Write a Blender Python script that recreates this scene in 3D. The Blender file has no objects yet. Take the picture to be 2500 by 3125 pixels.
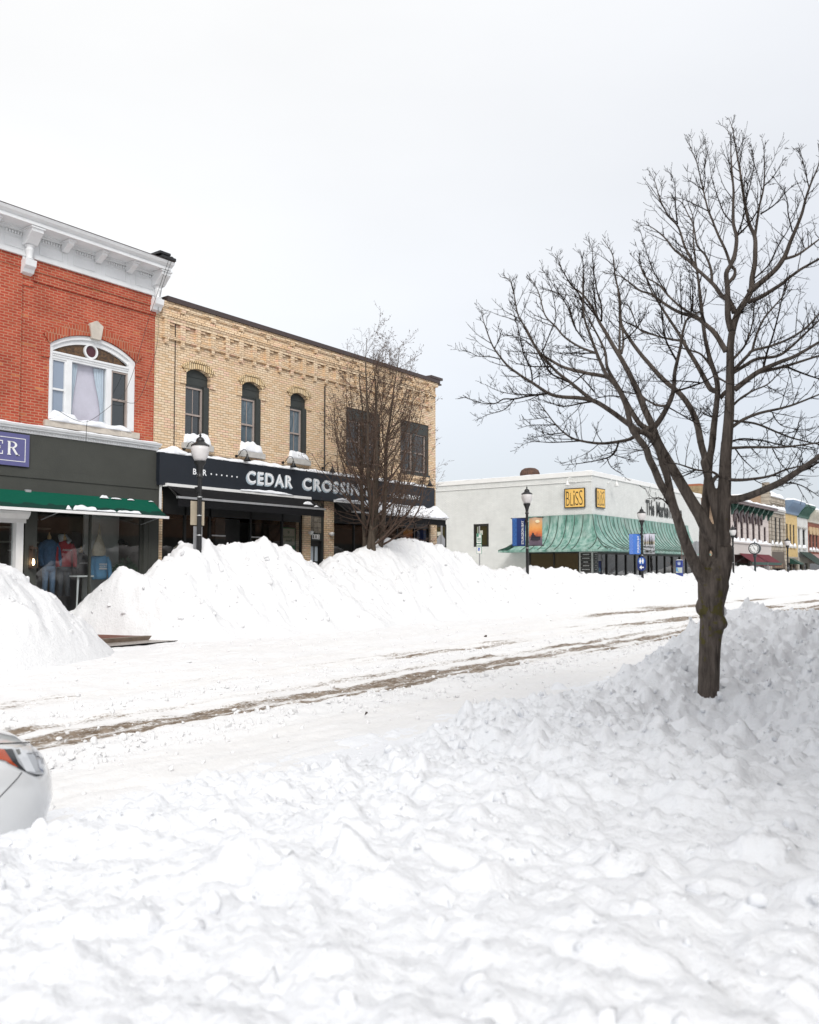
import bpy, bmesh, math, random
import numpy as np
from mathutils import Vector, Matrix, noise as mnoise
R = math.radians
scene = bpy.context.scene
col = scene.collection

# ---------------------------------------------------------------- camera
PITCH = R(3.0); FPX = 2600.0; CX, CY = 1250.0, 1562.5 + 41.2
EYE = np.array([0.0, 0.0, 1.6])
FWD = np.array([.8 * math.cos(PITCH), .6 * math.cos(PITCH), math.sin(PITCH)])
RGT = np.array([.6, -.8, 0.0])
UPV = np.array([-.8 * math.sin(PITCH), -.6 * math.sin(PITCH), math.cos(PITCH)])
cam_d = bpy.data.cameras.new('camera')
cam = bpy.data.objects.new('camera', cam_d); col.objects.link(cam)
cam_d.sensor_fit = 'HORIZONTAL'; cam_d.sensor_width = 36.0
cam_d.lens = 36.0 * FPX / 2500.0
cam_d.shift_y = 41.2 / 2500.0
cam_d.clip_start = .05; cam_d.clip_end = 3000
cam.matrix_world = Matrix(((RGT[0], UPV[0], -FWD[0], EYE[0]), (RGT[1], UPV[1], -FWD[1], EYE[1]),
                           (RGT[2], UPV[2], -FWD[2], EYE[2]), (0, 0, 0, 1)))
cam_d.dof.use_dof = True; cam_d.dof.focus_distance = 26.0; cam_d.dof.aperture_fstop = 4.0
scene.camera = cam

# ---------------------------------------------------------------- sky, sun, exposure
SUN_AZ, SUN_EL = R(228), R(40)
SUN = Vector((math.cos(SUN_AZ) * math.cos(SUN_EL), math.sin(SUN_AZ) * math.cos(SUN_EL), math.sin(SUN_EL)))
world = bpy.data.worlds.new('World'); scene.world = world; world.use_nodes = True
wn, wl = world.node_tree.nodes, world.node_tree.links
wn.clear()
w_out = wn.new('ShaderNodeOutputWorld')
sky = wn.new('ShaderNodeTexSky'); sky.sky_type = 'NISHITA'; sky.sun_disc = False
sky.sun_elevation = SUN_EL; sky.sun_rotation = R(90) - SUN_AZ
bg1 = wn.new('ShaderNodeBackground'); bg1.inputs['Strength'].default_value = .05
hs_ = wn.new('ShaderNodeHueSaturation'); hs_.inputs['Saturation'].default_value = .35
wl.new(sky.outputs[0], hs_.inputs['Color']); wl.new(hs_.outputs[0], bg1.inputs['Color'])
tcw = wn.new('ShaderNodeTexCoord')
sepw = wn.new('ShaderNodeSeparateXYZ'); wl.new(tcw.outputs['Generated'], sepw.inputs[0])
# a layer of overcast cloud: grey blue low down, white overhead, brightest round the hidden sun
ramp = wn.new('ShaderNodeValToRGB'); wl.new(sepw.outputs['Z'], ramp.inputs[0])
els = ramp.color_ramp.elements
els[0].position = 0.0; els[0].color = (.17, .185, .215, 1)
els[1].position = .85; els[1].color = (.80, .805, .82, 1)
for p_, c_ in ((.10, (.215, .23, .26, 1)), (.22, (.31, .325, .355, 1)), (.42, (.42, .43, .45, 1))):
    e_ = els.new(p_); e_.color = c_
dotn = wn.new('ShaderNodeVectorMath'); dotn.operation = 'DOT_PRODUCT'
GLOW = Vector((math.cos(R(122)) * .85, math.sin(R(122)) * .85, .53))      # where the cloud is thinnest
wl.new(tcw.outputs['Generated'], dotn.inputs[0]); dotn.inputs[1].default_value = GLOW
sunr = wn.new('ShaderNodeMapRange'); sunr.interpolation_type = 'SMOOTHSTEP'
sunr.inputs['From Min'].default_value = -.30; sunr.inputs['From Max'].default_value = .72
wl.new(dotn.outputs['Value'], sunr.inputs['Value'])
nz = wn.new('ShaderNodeTexNoise'); nz.inputs['Scale'].default_value = 2.2; nz.inputs['Detail'].default_value = 4
mapw = wn.new('ShaderNodeMapping'); mapw.inputs['Scale'].default_value = (1, 1, 3.0)
wl.new(tcw.outputs['Generated'], mapw.inputs[0]); wl.new(mapw.outputs[0], nz.inputs['Vector'])
nzr = wn.new('ShaderNodeMapRange'); nzr.inputs['From Min'].default_value = .3; nzr.inputs['From Max'].default_value = .7
nzr.inputs['To Min'].default_value = .965; nzr.inputs['To Max'].default_value = 1.035
wl.new(nz.outputs[0], nzr.inputs['Value'])
mixw = wn.new('ShaderNodeMix'); mixw.data_type = 'RGBA'
elv = wn.new('ShaderNodeMapRange'); elv.interpolation_type = 'SMOOTHSTEP'; elv.inputs['From Min'].default_value = .04; elv.inputs['From Max'].default_value = .36; elv.inputs['To Min'].default_value = .12
wl.new(sepw.outputs['Z'], elv.inputs['Value'])
mel = wn.new('ShaderNodeMath'); mel.operation = 'MULTIPLY'; wl.new(sunr.outputs[0], mel.inputs[0]); wl.new(elv.outputs[0], mel.inputs[1])
wl.new(mel.outputs[0], mixw.inputs[0]); wl.new(ramp.outputs[0], mixw.inputs[6])
mixw.inputs[7].default_value = (.575, .567, .548, 1)
mulw = wn.new('ShaderNodeVectorMath'); mulw.operation = 'SCALE'
wl.new(mixw.outputs[2], mulw.inputs[0]); wl.new(nzr.outputs[0], mulw.inputs['Scale'])
bg2 = wn.new('ShaderNodeBackground'); bg2.inputs['Strength'].default_value = 1.0
wl.new(mulw.outputs[0], bg2.inputs['Color'])
addw = wn.new('ShaderNodeAddShader'); wl.new(bg1.outputs[0], addw.inputs[0]); wl.new(bg2.outputs[0], addw.inputs[1])
wl.new(addw.outputs[0], w_out.inputs['Surface'])
sun_d = bpy.data.lights.new('sun', 'SUN'); sun_d.energy = 1.5; sun_d.angle = R(24); sun_d.color = (1, .965, .91)
sun_o = bpy.data.objects.new('sun', sun_d); col.objects.link(sun_o)
sun_o.rotation_euler = (-SUN).to_track_quat('-Z', 'Y').to_euler()
scene.view_settings.view_transform = 'Standard'; scene.view_settings.look = 'None'
scene.view_settings.exposure = .5; scene.view_settings.gamma = 1
scene.cycles.max_bounces = 8; scene.cycles.transparent_max_bounces = 12
scene.cycles.use_denoising = True

# ---------------------------------------------------------------- helpers
def at(px, py, X=None, Y=None, Z=None, d=None):
    r = FWD + (px - CX) / FPX * RGT + (CY - py) / FPX * UPV
    if X is not None: t = (X - EYE[0]) / r[0]
    elif Y is not None: t = (Y - EYE[1]) / r[1]
    elif Z is not None: t = (Z - EYE[2]) / r[2]
    else: t = d
    return EYE + t * r

def tag(o, label=None, cat=None, group=None, kind=None):
    if label: o['label'] = label
    if cat: o['category'] = cat
    if group: o['group'] = group
    if kind: o['kind'] = kind
    return o

def thing(name, loc, label, cat, group=None):
    o = bpy.data.objects.new(name, None); o.empty_display_size = .2
    o.location = loc; col.objects.link(o)
    bpy.context.view_layer.update()
    return tag(o, label, cat, group)

def adopt(o, parent):
    o.parent = parent
    r = parent
    while r.parent: r = r.parent
    if parent is r and r.type == 'EMPTY':
        o.matrix_parent_inverse = r.matrix_basis.inverted()

def mesh_obj(name, me, m, parent=None, smooth=False):
    if m: me.materials.append(m)
    if smooth: me.polygons.foreach_set('use_smooth', [True] * len(me.polygons))
    o = bpy.data.objects.new(name, me); col.objects.link(o)
    if parent: adopt(o, parent)
    return o

class MB:
    def __init__(s): s.v = []; s.f = []
    def add(s, vs, fs):
        n = len(s.v); s.v += [tuple(v) for v in vs]; s.f += [tuple(i + n for i in f) for f in fs]; return s
    def box(s, x0, x1, y0, y1, z0, z1):
        return s.add([(x0, y0, z0), (x1, y0, z0), (x1, y1, z0), (x0, y1, z0), (x0, y0, z1), (x1, y0, z1), (x1, y1, z1), (x0, y1, z1)],
                     [(0, 3, 2, 1), (4, 5, 6, 7), (0, 1, 5, 4), (1, 2, 6, 5), (2, 3, 7, 6), (3, 0, 4, 7)])
    def quad(s, a, b, c, d): return s.add([a, b, c, d], [(0, 1, 2, 3)])
    def prism(s, poly, fn0, fn1):          # polygon (2-D) mapped by fn0 and fn1 into two parallel rings
        n = len(poly)
        return s.add([fn0(*p) for p in poly] + [fn1(*p) for p in poly],
                     [tuple(range(n)), tuple(range(2 * n - 1, n - 1, -1))] + [(i, i + n, (i + 1) % n + n, (i + 1) % n) for i in range(n)])
    def prism_xz(s, poly, y0, y1): return s.prism(poly, lambda x, z: (x, y0, z), lambda x, z: (x, y1, z))
    def prism_yz(s, poly, x0, x1): return s.prism(poly, lambda y, z: (x0, y, z), lambda y, z: (x1, y, z))
    def prism_xy(s, poly, z0, z1): return s.prism(poly, lambda x, y: (x, y, z0), lambda x, y: (x, y, z1))
    def tube(s, pts, rad, n=8, cap=True):
        pts = [Vector(p) for p in pts]; m = len(pts)
        if not hasattr(rad, '__len__'): rad = [rad] * m
        ref = None; vs = []; fs = []
        for i, p in enumerate(pts):
            t = (pts[min(i + 1, m - 1)] - pts[max(i - 1, 0)])
            t = t.normalized() if t.length > 1e-9 else Vector((0, 0, 1))
            if ref is None: ref = Vector((1, 0, 0)) if abs(t.x) < .8 else Vector((0, 1, 0))
            a = (ref - t * ref.dot(t)).normalized(); b = t.cross(a); ref = a
            for k in range(n):
                w = 2 * math.pi * k / n
                vs.append(p + (a * math.cos(w) + b * math.sin(w)) * rad[i])
        for i in range(m - 1):
            for k in range(n):
                fs.append((i * n + k, i * n + (k + 1) % n, (i + 1) * n + (k + 1) % n, (i + 1) * n + k))
        if cap: fs += [tuple(range(n - 1, -1, -1)), tuple((m - 1) * n + k for k in range(n))]
        return s.add(vs, fs)
    def lathe(s, prof, n=20, c=(0, 0, 0)):
        vs = [(c[0] + r * math.cos(2 * math.pi * k / n), c[1] + r * math.sin(2 * math.pi * k / n), c[2] + z) for r, z in prof for k in range(n)]
        fs = [(i * n + k, i * n + (k + 1) % n, (i + 1) * n + (k + 1) % n, (i + 1) * n + k) for i in range(len(prof) - 1) for k in range(n)]
        fs += [tuple(range(n - 1, -1, -1)), tuple((len(prof) - 1) * n + k for k in range(n))]
        return s.add(vs, fs)
    def build(s, name, m, parent=None, smooth=False, angle=None):
        me = bpy.data.meshes.new(name); me.from_pydata(s.v, [], s.f)
        bm = bmesh.new(); bm.from_mesh(me); bmesh.ops.recalc_face_normals(bm, faces=bm.faces); bm.to_mesh(me); bm.free()
        o = mesh_obj(name, me, m, parent, smooth)
        if angle is not None:
            me.polygons.foreach_set('use_smooth', [True] * len(me.polygons))
            sharp_by_angle(me, R(angle))
        return o

def sharp_by_angle(me, ang):
    bm = bmesh.new(); bm.from_mesh(me)
    for e in bm.edges:
        if len(e.link_faces) == 2 and e.calc_face_angle(0) > ang: e.smooth = False
    bm.to_mesh(me); bm.free()

def bevel(o, w, seg=2):
    bm = bmesh.new(); bm.from_mesh(o.data)
    bmesh.ops.remove_doubles(bm, verts=bm.verts, dist=1e-5)
    es = [e for e in bm.edges if len(e.link_faces) == 2 and e.calc_face_angle(0) > R(30)]
    bmesh.ops.bevel(bm, geom=es, offset=w, segments=seg, profile=.6, affect='EDGES', clamp_overlap=True)
    bm.to_mesh(o.data); bm.free(); return o

# ---- materials
def nt(name):
    m = bpy.data.materials.new(name); m.use_nodes = True
    return m, m.node_tree.nodes, m.node_tree.links, m.node_tree.nodes['Principled BSDF']

def pm(name, c, rough=.6, var=.12, scale=6., bump=0., bscale=40., metal=0., spec=.5, c2=None, stretch=(1, 1, 1)):
    """plain surface: a base colour that varies with noise, optional fine bump"""
    m, n, l, b = nt(name)
    b.inputs['Roughness'].default_value = rough; b.inputs['Metallic'].default_value = metal
    b.inputs['Specular IOR Level'].default_value = spec
    tc = n.new('ShaderNodeTexCoord'); mp = n.new('ShaderNodeMapping'); mp.inputs['Scale'].default_value = stretch
    l.new(tc.outputs['Object'], mp.inputs[0])
    t = n.new('ShaderNodeTexNoise'); t.inputs['Scale'].default_value = scale; t.inputs['Detail'].default_value = 6; t.inputs['Roughness'].default_value = .65
    l.new(mp.outputs[0], t.inputs['Vector'])
    rp = n.new('ShaderNodeValToRGB'); e = rp.color_ramp.elements
    e[0].position = .3; e[1].position = .7
    e[0].color = tuple(max(0, x * (1 - var)) for x in c[:3]) + (1,)
    cc = c2 if c2 else tuple(min(1, x * (1 + var)) for x in c[:3])
    e[1].color = tuple(cc[:3]) + (1,)
    l.new(t.outputs[0], rp.inputs[0]); l.new(rp.outputs[0], b.inputs['Base Color'])
    if bump:
        t2 = n.new('ShaderNodeTexNoise'); t2.inputs['Scale'].default_value = bscale; t2.inputs['Detail'].default_value = 5
        l.new(mp.outputs[0], t2.inputs['Vector'])
        bp = n.new('ShaderNodeBump'); bp.inputs['Strength'].default_value = min(1, bump); bp.inputs['Distance'].default_value = .02
        l.new(t2.outputs[0], bp.inputs['Height']); l.new(bp.outputs[0], b.inputs['Normal'])
    return m

def brick_mat(name, c1, c2, mortar, axis='x', bw=.215, bh=.07, ms=.011, patch=None, dirt=.25, bias=0., bumpd=.012, rough=.85):
    m, n, l, b = nt(name)
    b.inputs['Roughness'].default_value = rough; b.inputs['Specular IOR Level'].default_value = .25
    tc = n.new('ShaderNodeTexCoord'); sp = n.new('ShaderNodeSeparateXYZ'); cb = n.new('ShaderNodeCombineXYZ')
    l.new(tc.outputs['Object'], sp.inputs[0])
    l.new(sp.outputs['X' if axis == 'x' else 'Y'], cb.inputs[0]); l.new(sp.outputs['Z'], cb.inputs[1])
    wv = n.new('ShaderNodeTexNoise'); wv.inputs['Scale'].default_value = 3.; l.new(tc.outputs['Object'], wv.inputs['Vector'])
    wa = n.new('ShaderNodeVectorMath'); wa.operation = 'SCALE'; wa.inputs['Scale'].default_value = .012
    l.new(wv.outputs['Color'], wa.inputs[0])
    wad = n.new('ShaderNodeVectorMath'); l.new(cb.outputs[0], wad.inputs[0]); l.new(wa.outputs[0], wad.inputs[1])
    br = n.new('ShaderNodeTexBrick'); l.new(wad.outputs[0], br.inputs['Vector'])
    br.inputs['Color1'].default_value = c1 + (1,); br.inputs['Color2'].default_value = c2 + (1,); br.inputs['Mortar'].default_value = mortar + (1,)
    br.inputs['Scale'].default_value = 1; br.inputs['Mortar Size'].default_value = ms; br.inputs['Mortar Smooth'].default_value = .15
    br.inputs['Brick Width'].default_value = bw; br.inputs['Row Height'].default_value = bh; br.inputs['Bias'].default_value = bias
    out = br.outputs['Color']
    if patch:                                # scattered odd bricks: snap coordinates to whole bricks, then threshold
        sn = n.new('ShaderNodeVectorMath'); sn.operation = 'SNAP'; sn.inputs[1].default_value = (bw * 1.0, bh, 1)
        l.new(wad.outputs[0], sn.inputs[0])
        wh = n.new('ShaderNodeTexWhiteNoise'); wh.noise_dimensions = '2D'; l.new(sn.outputs[0], wh.inputs['Vector'])
        th = n.new('ShaderNodeMapRange'); th.inputs['From Min'].default_value = patch[1]; th.inputs['From Max'].default_value = 1.0
        th.inputs['To Max'].default_value = .9
        l.new(wh.outputs['Value'], th.inputs['Value'])
        inv = n.new('ShaderNodeMath'); inv.operation = 'SUBTRACT'; inv.inputs[0].default_value = 1; l.new(br.outputs['Fac'], inv.inputs[1])
        ml = n.new('ShaderNodeMath'); ml.operation = 'MULTIPLY'; l.new(th.outputs[0], ml.inputs[0]); l.new(inv.outputs[0], ml.inputs[1])
        mx = n.new('ShaderNodeMix'); mx.data_type = 'RGBA'; l.new(ml.outputs[0], mx.inputs[0]); l.new(out, mx.inputs[6]); mx.inputs[7].default_value = patch[0] + (1,)
        out = mx.outputs[2]
    ns = n.new('ShaderNodeTexNoise'); ns.inputs['Scale'].default_value = 1.3; ns.inputs['Detail'].default_value = 8; ns.inputs['Roughness'].default_value = .7
    l.new(tc.outputs['Object'], ns.inputs['Vector'])
    mr = n.new('ShaderNodeMapRange'); mr.inputs['From Min'].default_value = .3; mr.inputs['From Max'].default_value = .7
    mr.inputs['To Min'].default_value = 1 - dirt; mr.inputs['To Max'].default_value = 1 + dirt * .5
    l.new(ns.outputs[0], mr.inputs['Value'])
    sc = n.new('ShaderNodeVectorMath'); sc.operation = 'SCALE'; l.new(out, sc.inputs[0]); l.new(mr.outputs[0], sc.inputs['Scale'])
    l.new(sc.outputs[0], b.inputs['Base Color'])
    bp = n.new('ShaderNodeBump'); bp.invert = True; bp.inputs['Distance'].default_value = bumpd; bp.inputs['Strength'].default_value = .8
    l.new(br.outputs['Fac'], bp.inputs['Height']); l.new(bp.outputs[0], b.inputs['Normal'])
    return m

def glass_mat(name, tint=(.02, .024, .026), ior=1.9, rough=.02, wob=.0):
    """opaque dark glazing that mirrors the street"""
    m, n, l, b = nt(name)
    b.inputs['Base Color'].default_value = tint + (1,); b.inputs['Roughness'].default_value = rough; b.inputs['IOR'].default_value = ior
    tc = n.new('ShaderNodeTexCoord'); t = n.new('ShaderNodeTexNoise'); t.inputs['Scale'].default_value = 1.5
    l.new(tc.outputs['Object'], t.inputs['Vector'])
    bp = n.new('ShaderNodeBump'); bp.inputs['Strength'].default_value = .06; bp.inputs['Distance'].default_value = .05
    l.new(t.outputs[0], bp.inputs['Height']); l.new(bp.outputs[0], b.inputs['Normal'])
    return m

def clear_glass(name, tint=(.86, .9, .9), ior=1.6):
    m, n, l, b = nt(name); n.remove(b)
    out = n['Material Output']
    tr = n.new('ShaderNodeBsdfTransparent'); tr.inputs[0].default_value = tint + (1,)
    gl = n.new('ShaderNodeBsdfGlossy'); gl.inputs['Roughness'].default_value = .01
    ge = n.new('ShaderNodeNewGeometry'); dt = n.new('ShaderNodeVectorMath'); dt.operation = 'DOT_PRODUCT'; l.new(ge.outputs['Normal'], dt.inputs[0]); l.new(ge.outputs['Incoming'], dt.inputs[1])
    ab = n.new('ShaderNodeMath'); ab.operation = 'ABSOLUTE'; l.new(dt.outputs['Value'], ab.inputs[0])      # Schlick reflectance, the same from both faces
    om = n.new('ShaderNodeMath'); om.operation = 'SUBTRACT'; om.inputs[0].default_value = 1; l.new(ab.outputs[0], om.inputs[1])
    pw_ = n.new('ShaderNodeMath'); pw_.operation = 'POWER'; pw_.inputs[1].default_value = 5; l.new(om.outputs[0], pw_.inputs[0])
    f0 = 2 * ((ior - 1) / (ior + 1)) ** 2
    fr = n.new('ShaderNodeMath'); fr.operation = 'MULTIPLY_ADD'; fr.inputs[1].default_value = 1 - f0; fr.inputs[2].default_value = f0; l.new(pw_.outputs[0], fr.inputs[0])
    mx = n.new('ShaderNodeMixShader'); l.new(fr.outputs[0], mx.inputs[0]); l.new(tr.outputs[0], mx.inputs[1]); l.new(gl.outputs[0], mx.inputs[2])
    l.new(mx.outputs[0], out.inputs['Surface'])
    return m

def emis(name, c, s):
    m, n, l, b = nt(name)
    b.inputs['Base Color'].default_value = c + (1,); b.inputs['Emission Color'].default_value = c + (1,); b.inputs['Emission Strength'].default_value = s
    return m

M = {}
M['white'] = pm('white_paint', (.78, .78, .77), .45, .05, 3, .15, 60)
M['white_trim'] = pm('white_trim_paint', (.74, .75, .76), .5, .07, 2, .2, 30)
M['black'] = pm('black_metal', (.012, .012, .013), .4, .2)
M['dark_fabric'] = pm('black_awning_fabric', (.006, .006, .007), .85, .3, 2, .3, 20, spec=.2)
M['silver'] = pm('silver_metal', (.55, .56, .57), .35, .1, metal=.7)
M['grey_metal'] = pm('grey_sign_back', (.34, .345, .36), .5, .08, metal=.2)
M['beige_metal'] = pm('tan_sign_back', (.42, .36, .27), .6, .1)
M['charcoal'] = pm('charcoal_panel', (.035, .04, .038), .55, .1)
M['stone'] = pm('pale_stone', (.52, .47, .41), .8, .15, 4, .3, 25)
M['grey_stone'] = pm('grey_stone', (.45, .44, .42), .85, .12, 5, .3, 25)
M['glass'] = glass_mat('window_glass')
M['glass_blue'] = glass_mat('bluish_window_glass', (.10, .135, .16))
M['glass_curtain'] = glass_mat('curtained_glass', (.24, .29, .37))
M['shop_glass'] = clear_glass('shop_glass')
M['interior'] = pm('dark_interior', (.035, .032, .03), .9, .25, 1.2)

# ---- numpy noise
def _h(ix, iy, seed):
    h = (ix.astype(np.int64) * 374761393 + iy.astype(np.int64) * 668265263 + seed * 1442695041) & 0xffffffff
    h = ((h ^ (h >> 13)) * 1274126177) & 0xffffffff
    return (h ^ (h >> 16)) & 0xffffffff
def perlin(x, y, seed=0):
    x0 = np.floor(x); y0 = np.floor(y); fx = x - x0; fy = y - y0
    u = fx * fx * fx * (fx * (fx * 6 - 15) + 10); v = fy * fy * fy * (fy * (fy * 6 - 15) + 10)
    def g(ix, iy, dx, dy):
        a = _h(ix, iy, seed) * (2 * math.pi / 4294967296.0)
        return np.cos(a) * dx + np.sin(a) * dy
    n00 = g(x0, y0, fx, fy); n10 = g(x0 + 1, y0, fx - 1, fy); n01 = g(x0, y0 + 1, fx, fy - 1); n11 = g(x0 + 1, y0 + 1, fx - 1, fy - 1)
    return 1.5 * ((n00 * (1 - u) + n10 * u) * (1 - v) + (n01 * (1 - u) + n11 * u) * v)
def fbm(x, y, octv=5, gain=.5, seed=0, mode=0):
    s = 0; a = 1.
    for o in range(octv):
        p = perlin(x * 2 ** o + o * 17.3, y * 2 ** o - o * 9.1, seed + o)
        if mode == 1: p = np.abs(p) * 2 - .5          # billow: rounded lumps with creases
        s = s + a * p; a *= gain
    return s
def sstep(a, b, x):
    t = np.clip((x - a) / (b - a), 0, 1); return t * t * (3 - 2 * t)

# ---- lettering
def text_mesh(s, bold=0., res=3, sp=1.):
    cu = bpy.data.curves.new('t', 'FONT'); cu.body = s; cu.size = 1; cu.space_character = sp; cu.offset = bold; cu.resolution_u = res; cu.fill_mode = 'BOTH'
    o = bpy.data.objects.new('t', cu); col.objects.link(o)
    dg = bpy.context.evaluated_depsgraph_get(); dg.update()
    me = bpy.data.meshes.new_from_object(o.evaluated_get(dg))
    vs = np.array([v.co[:] for v in me.vertices]) if len(me.vertices) else np.zeros((0, 3))
    fs = [tuple(p.vertices) for p in me.polygons]
    bpy.data.objects.remove(o); bpy.data.curves.remove(cu); bpy.data.meshes.remove(me)
    return vs, fs
def letter(mb, s, org, u, v, w, h, bold=0., mirror=False, shear=0., sp=1.):
    """fit string s into a w x h box whose lower-left corner is org, along unit axes u and v"""
    vs, fs = text_mesh(s, bold, 3, sp)
    if not len(vs): return mb
    lo = vs.min(0); hi = vs.max(0); sx = w / (hi[0] - lo[0]); sy = (h / (hi[1] - lo[1])) if h else sx
    o = np.array(org); u = np.array(u, float); v = np.array(v, float)
    pts = []
    for p in vs:
        a = (p[0] - lo[0]) * sx; b = (p[1] - lo[1]) * sy
        if mirror: a = w - a
        pts.append(o + u * (a + shear * b) + v * b)
    return mb.add(pts, fs)
UX, UZ = (1, 0, 0), (0, 0, 1)
# ================================================================ SNOW AND ROAD
def snow_mat(name, c=(.78, .797, .83), bscale=(9., 45.), bd=(.03, .012), dirt=None, road=False):
    m, n, l, b = nt(name)
    b.inputs['Roughness'].default_value = .75; b.inputs['Specular IOR Level'].default_value = .25
    tc = n.new('ShaderNodeTexCoord')
    prev = None
    for sc_, d_ in zip(bscale, bd):
        t = n.new('ShaderNodeTexNoise'); t.inputs['Scale'].default_value = sc_; t.inputs['Detail'].default_value = 6; t.inputs['Roughness'].default_value = .6
        l.new(tc.outputs['Object'], t.inputs['Vector'])
        bp = n.new('ShaderNodeBump'); bp.inputs['Strength'].default_value = .6; bp.inputs['Distance'].default_value = d_
        l.new(t.outputs[0], bp.inputs['Height'])
        if prev: l.new(prev.outputs[0], bp.inputs['Normal'])
        prev = bp
    l.new(prev.outputs[0], b.inputs['Normal'])
    t = n.new('ShaderNodeTexNoise'); t.inputs['Scale'].default_value = .9; t.inputs['Detail'].default_value = 5
    l.new(tc.outputs['Object'], t.inputs['Vector'])
    rp = n.new('ShaderNodeValToRGB'); e = rp.color_ramp.elements
    e[0].position = .35; e[0].color = tuple(x * .975 for x in c) + (1,); e[1].position = .65; e[1].color = c + (1,)
    l.new(t.outputs[0], rp.inputs[0])
    out = rp.outputs[0]
    if dirt:
        # gritty brown slush: the attribute says where traffic wore the snow thin, stretched noise breaks it up
        at_ = n.new('ShaderNodeAttribute'); at_.attribute_name = 'dirt'
        mp = n.new('ShaderNodeMapping'); mp.inputs['Scale'].default_value = dirt
        l.new(tc.outputs['Object'], mp.inputs[0])
        t2 = n.new('ShaderNodeTexNoise'); t2.inputs['Scale'].default_value = 1.; t2.inputs['Detail'].default_value = 9; t2.inputs['Roughness'].default_value = .72
        l.new(mp.outputs[0], t2.inputs['Vector'])
        t4 = n.new('ShaderNodeTexNoise'); t4.inputs['Scale'].default_value = 26.; t4.inputs['Detail'].default_value = 5; t4.inputs['Roughness'].default_value = .7; l.new(tc.outputs['Object'], t4.inputs['Vector'])
        mxn = n.new('ShaderNodeMix'); mxn.inputs[0].default_value = .45; l.new(t2.outputs[0], mxn.inputs[2]); l.new(t4.outputs[0], mxn.inputs[3])
        ad = n.new('ShaderNodeMath'); ad.operation = 'ADD'; l.new(mxn.outputs[0], ad.inputs[0]); l.new(at_.outputs['Fac'], ad.inputs[1])
        th = n.new('ShaderNodeMapRange'); th.inputs['From Min'].default_value = .955; th.inputs['From Max'].default_value = 1.07
        l.new(ad.outputs[0], th.inputs['Value'])
        t3 = n.new('ShaderNodeTexNoise'); t3.inputs['Scale'].default_value = 7.; t3.inputs['Detail'].default_value = 4
        l.new(tc.outputs['Object'], t3.inputs['Vector'])
        rp3 = n.new('ShaderNodeValToRGB'); e3 = rp3.color_ramp.elements
        e3[0].position = .35; e3[0].color = (.12, .085, .055, 1); e3[1].position = .65; e3[1].color = (.27, .215, .165, 1)
        l.new(t3.outputs[0], rp3.inputs[0])
        mx = n.new('ShaderNodeMix'); mx.data_type = 'RGBA'
        l.new(th.outputs[0], mx.inputs[0]); l.new(out, mx.inputs[6]); l.new(rp3.outputs[0], mx.inputs[7]); out = mx.outputs[2]
        # faint sandy tint around it
        th2 = n.new('ShaderNodeMapRange'); th2.inputs['From Min'].default_value = .55; th2.inputs['From Max'].default_value = 1.05; th2.inputs['To Max'].default_value = .42
        l.new(ad.outputs[0], th2.inputs['Value'])
        mx2 = n.new('ShaderNodeMix'); mx2.data_type = 'RGBA'; mx2.inputs[7].default_value = (.71, .685, .655, 1)
        l.new(th2.outputs[0], mx2.inputs[0]); l.new(rp.outputs[0], mx2.inputs[6]); l.new(mx2.outputs[2], mx.inputs[6])
    l.new(out, b.inputs['Base Color'])
    return m
M['snow'] = snow_mat('fresh_snow')
M['snow_far'] = snow_mat('plowed_snow', (.735, .74, .75), bscale=(5., 22.), bd=(.05, .025))
M['snow_cap'] = snow_mat('ledge_snow', bscale=(12., 50.), bd=(.02, .008))
M['road'] = snow_mat('packed_road_snow', (.76, .762, .77), bscale=(8., 40.), bd=(.025, .01), dirt=(4.5, 15., 8.))

def grow(a, b, s0, f, smax):
    xs = [a]
    s = s0
    while xs[-1] < b:
        xs.append(xs[-1] + s); s = min(smax, s * f)
    return xs
def grid_mesh(name, xs, ys, Z, m, dirt=None, extra=None):
    nx, ny = len(xs), len(ys)
    Xg, Yg = np.meshgrid(xs, ys, indexing='ij')
    V = np.stack([Xg, Yg, Z], -1).reshape(-1, 3)
    idx = np.arange(nx * ny).reshape(nx, ny)
    Q = np.stack([idx[:-1, :-1], idx[1:, :-1], idx[1:, 1:], idx[:-1, 1:]], -1).reshape(-1, 4)
    tris = np.zeros((0, 3), int)
    if extra is not None and len(extra[0]):
        tris = extra[1] + len(V); V = np.concatenate([V, extra[0]])
    me = bpy.data.meshes.new(name)
    me.vertices.add(len(V)); me.vertices.foreach_set('co', V.astype(np.float32).ravel())
    nl = Q.size + tris.size
    me.loops.add(nl); me.loops.foreach_set('vertex_index', np.concatenate([Q.ravel(), tris.ravel()]).astype(np.int32))
    me.polygons.add(len(Q) + len(tris))
    st = np.concatenate([np.arange(len(Q)) * 4, Q.size + np.arange(len(tris)) * 3])
    me.polygons.foreach_set('loop_start', st.astype(np.int32))
    me.polygons.foreach_set('use_smooth', np.ones(len(Q) + len(tris), bool))
    me.update(calc_edges=True); me.validate()
    if dirt is not None:
        a = me.attributes.new('dirt', 'FLOAT', 'POINT')
        dd = np.zeros(len(V), np.float32); dd[:nx * ny] = dirt.ravel(); a.data.foreach_set('value', dd)
    return mesh_obj(name, me, m)

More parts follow.
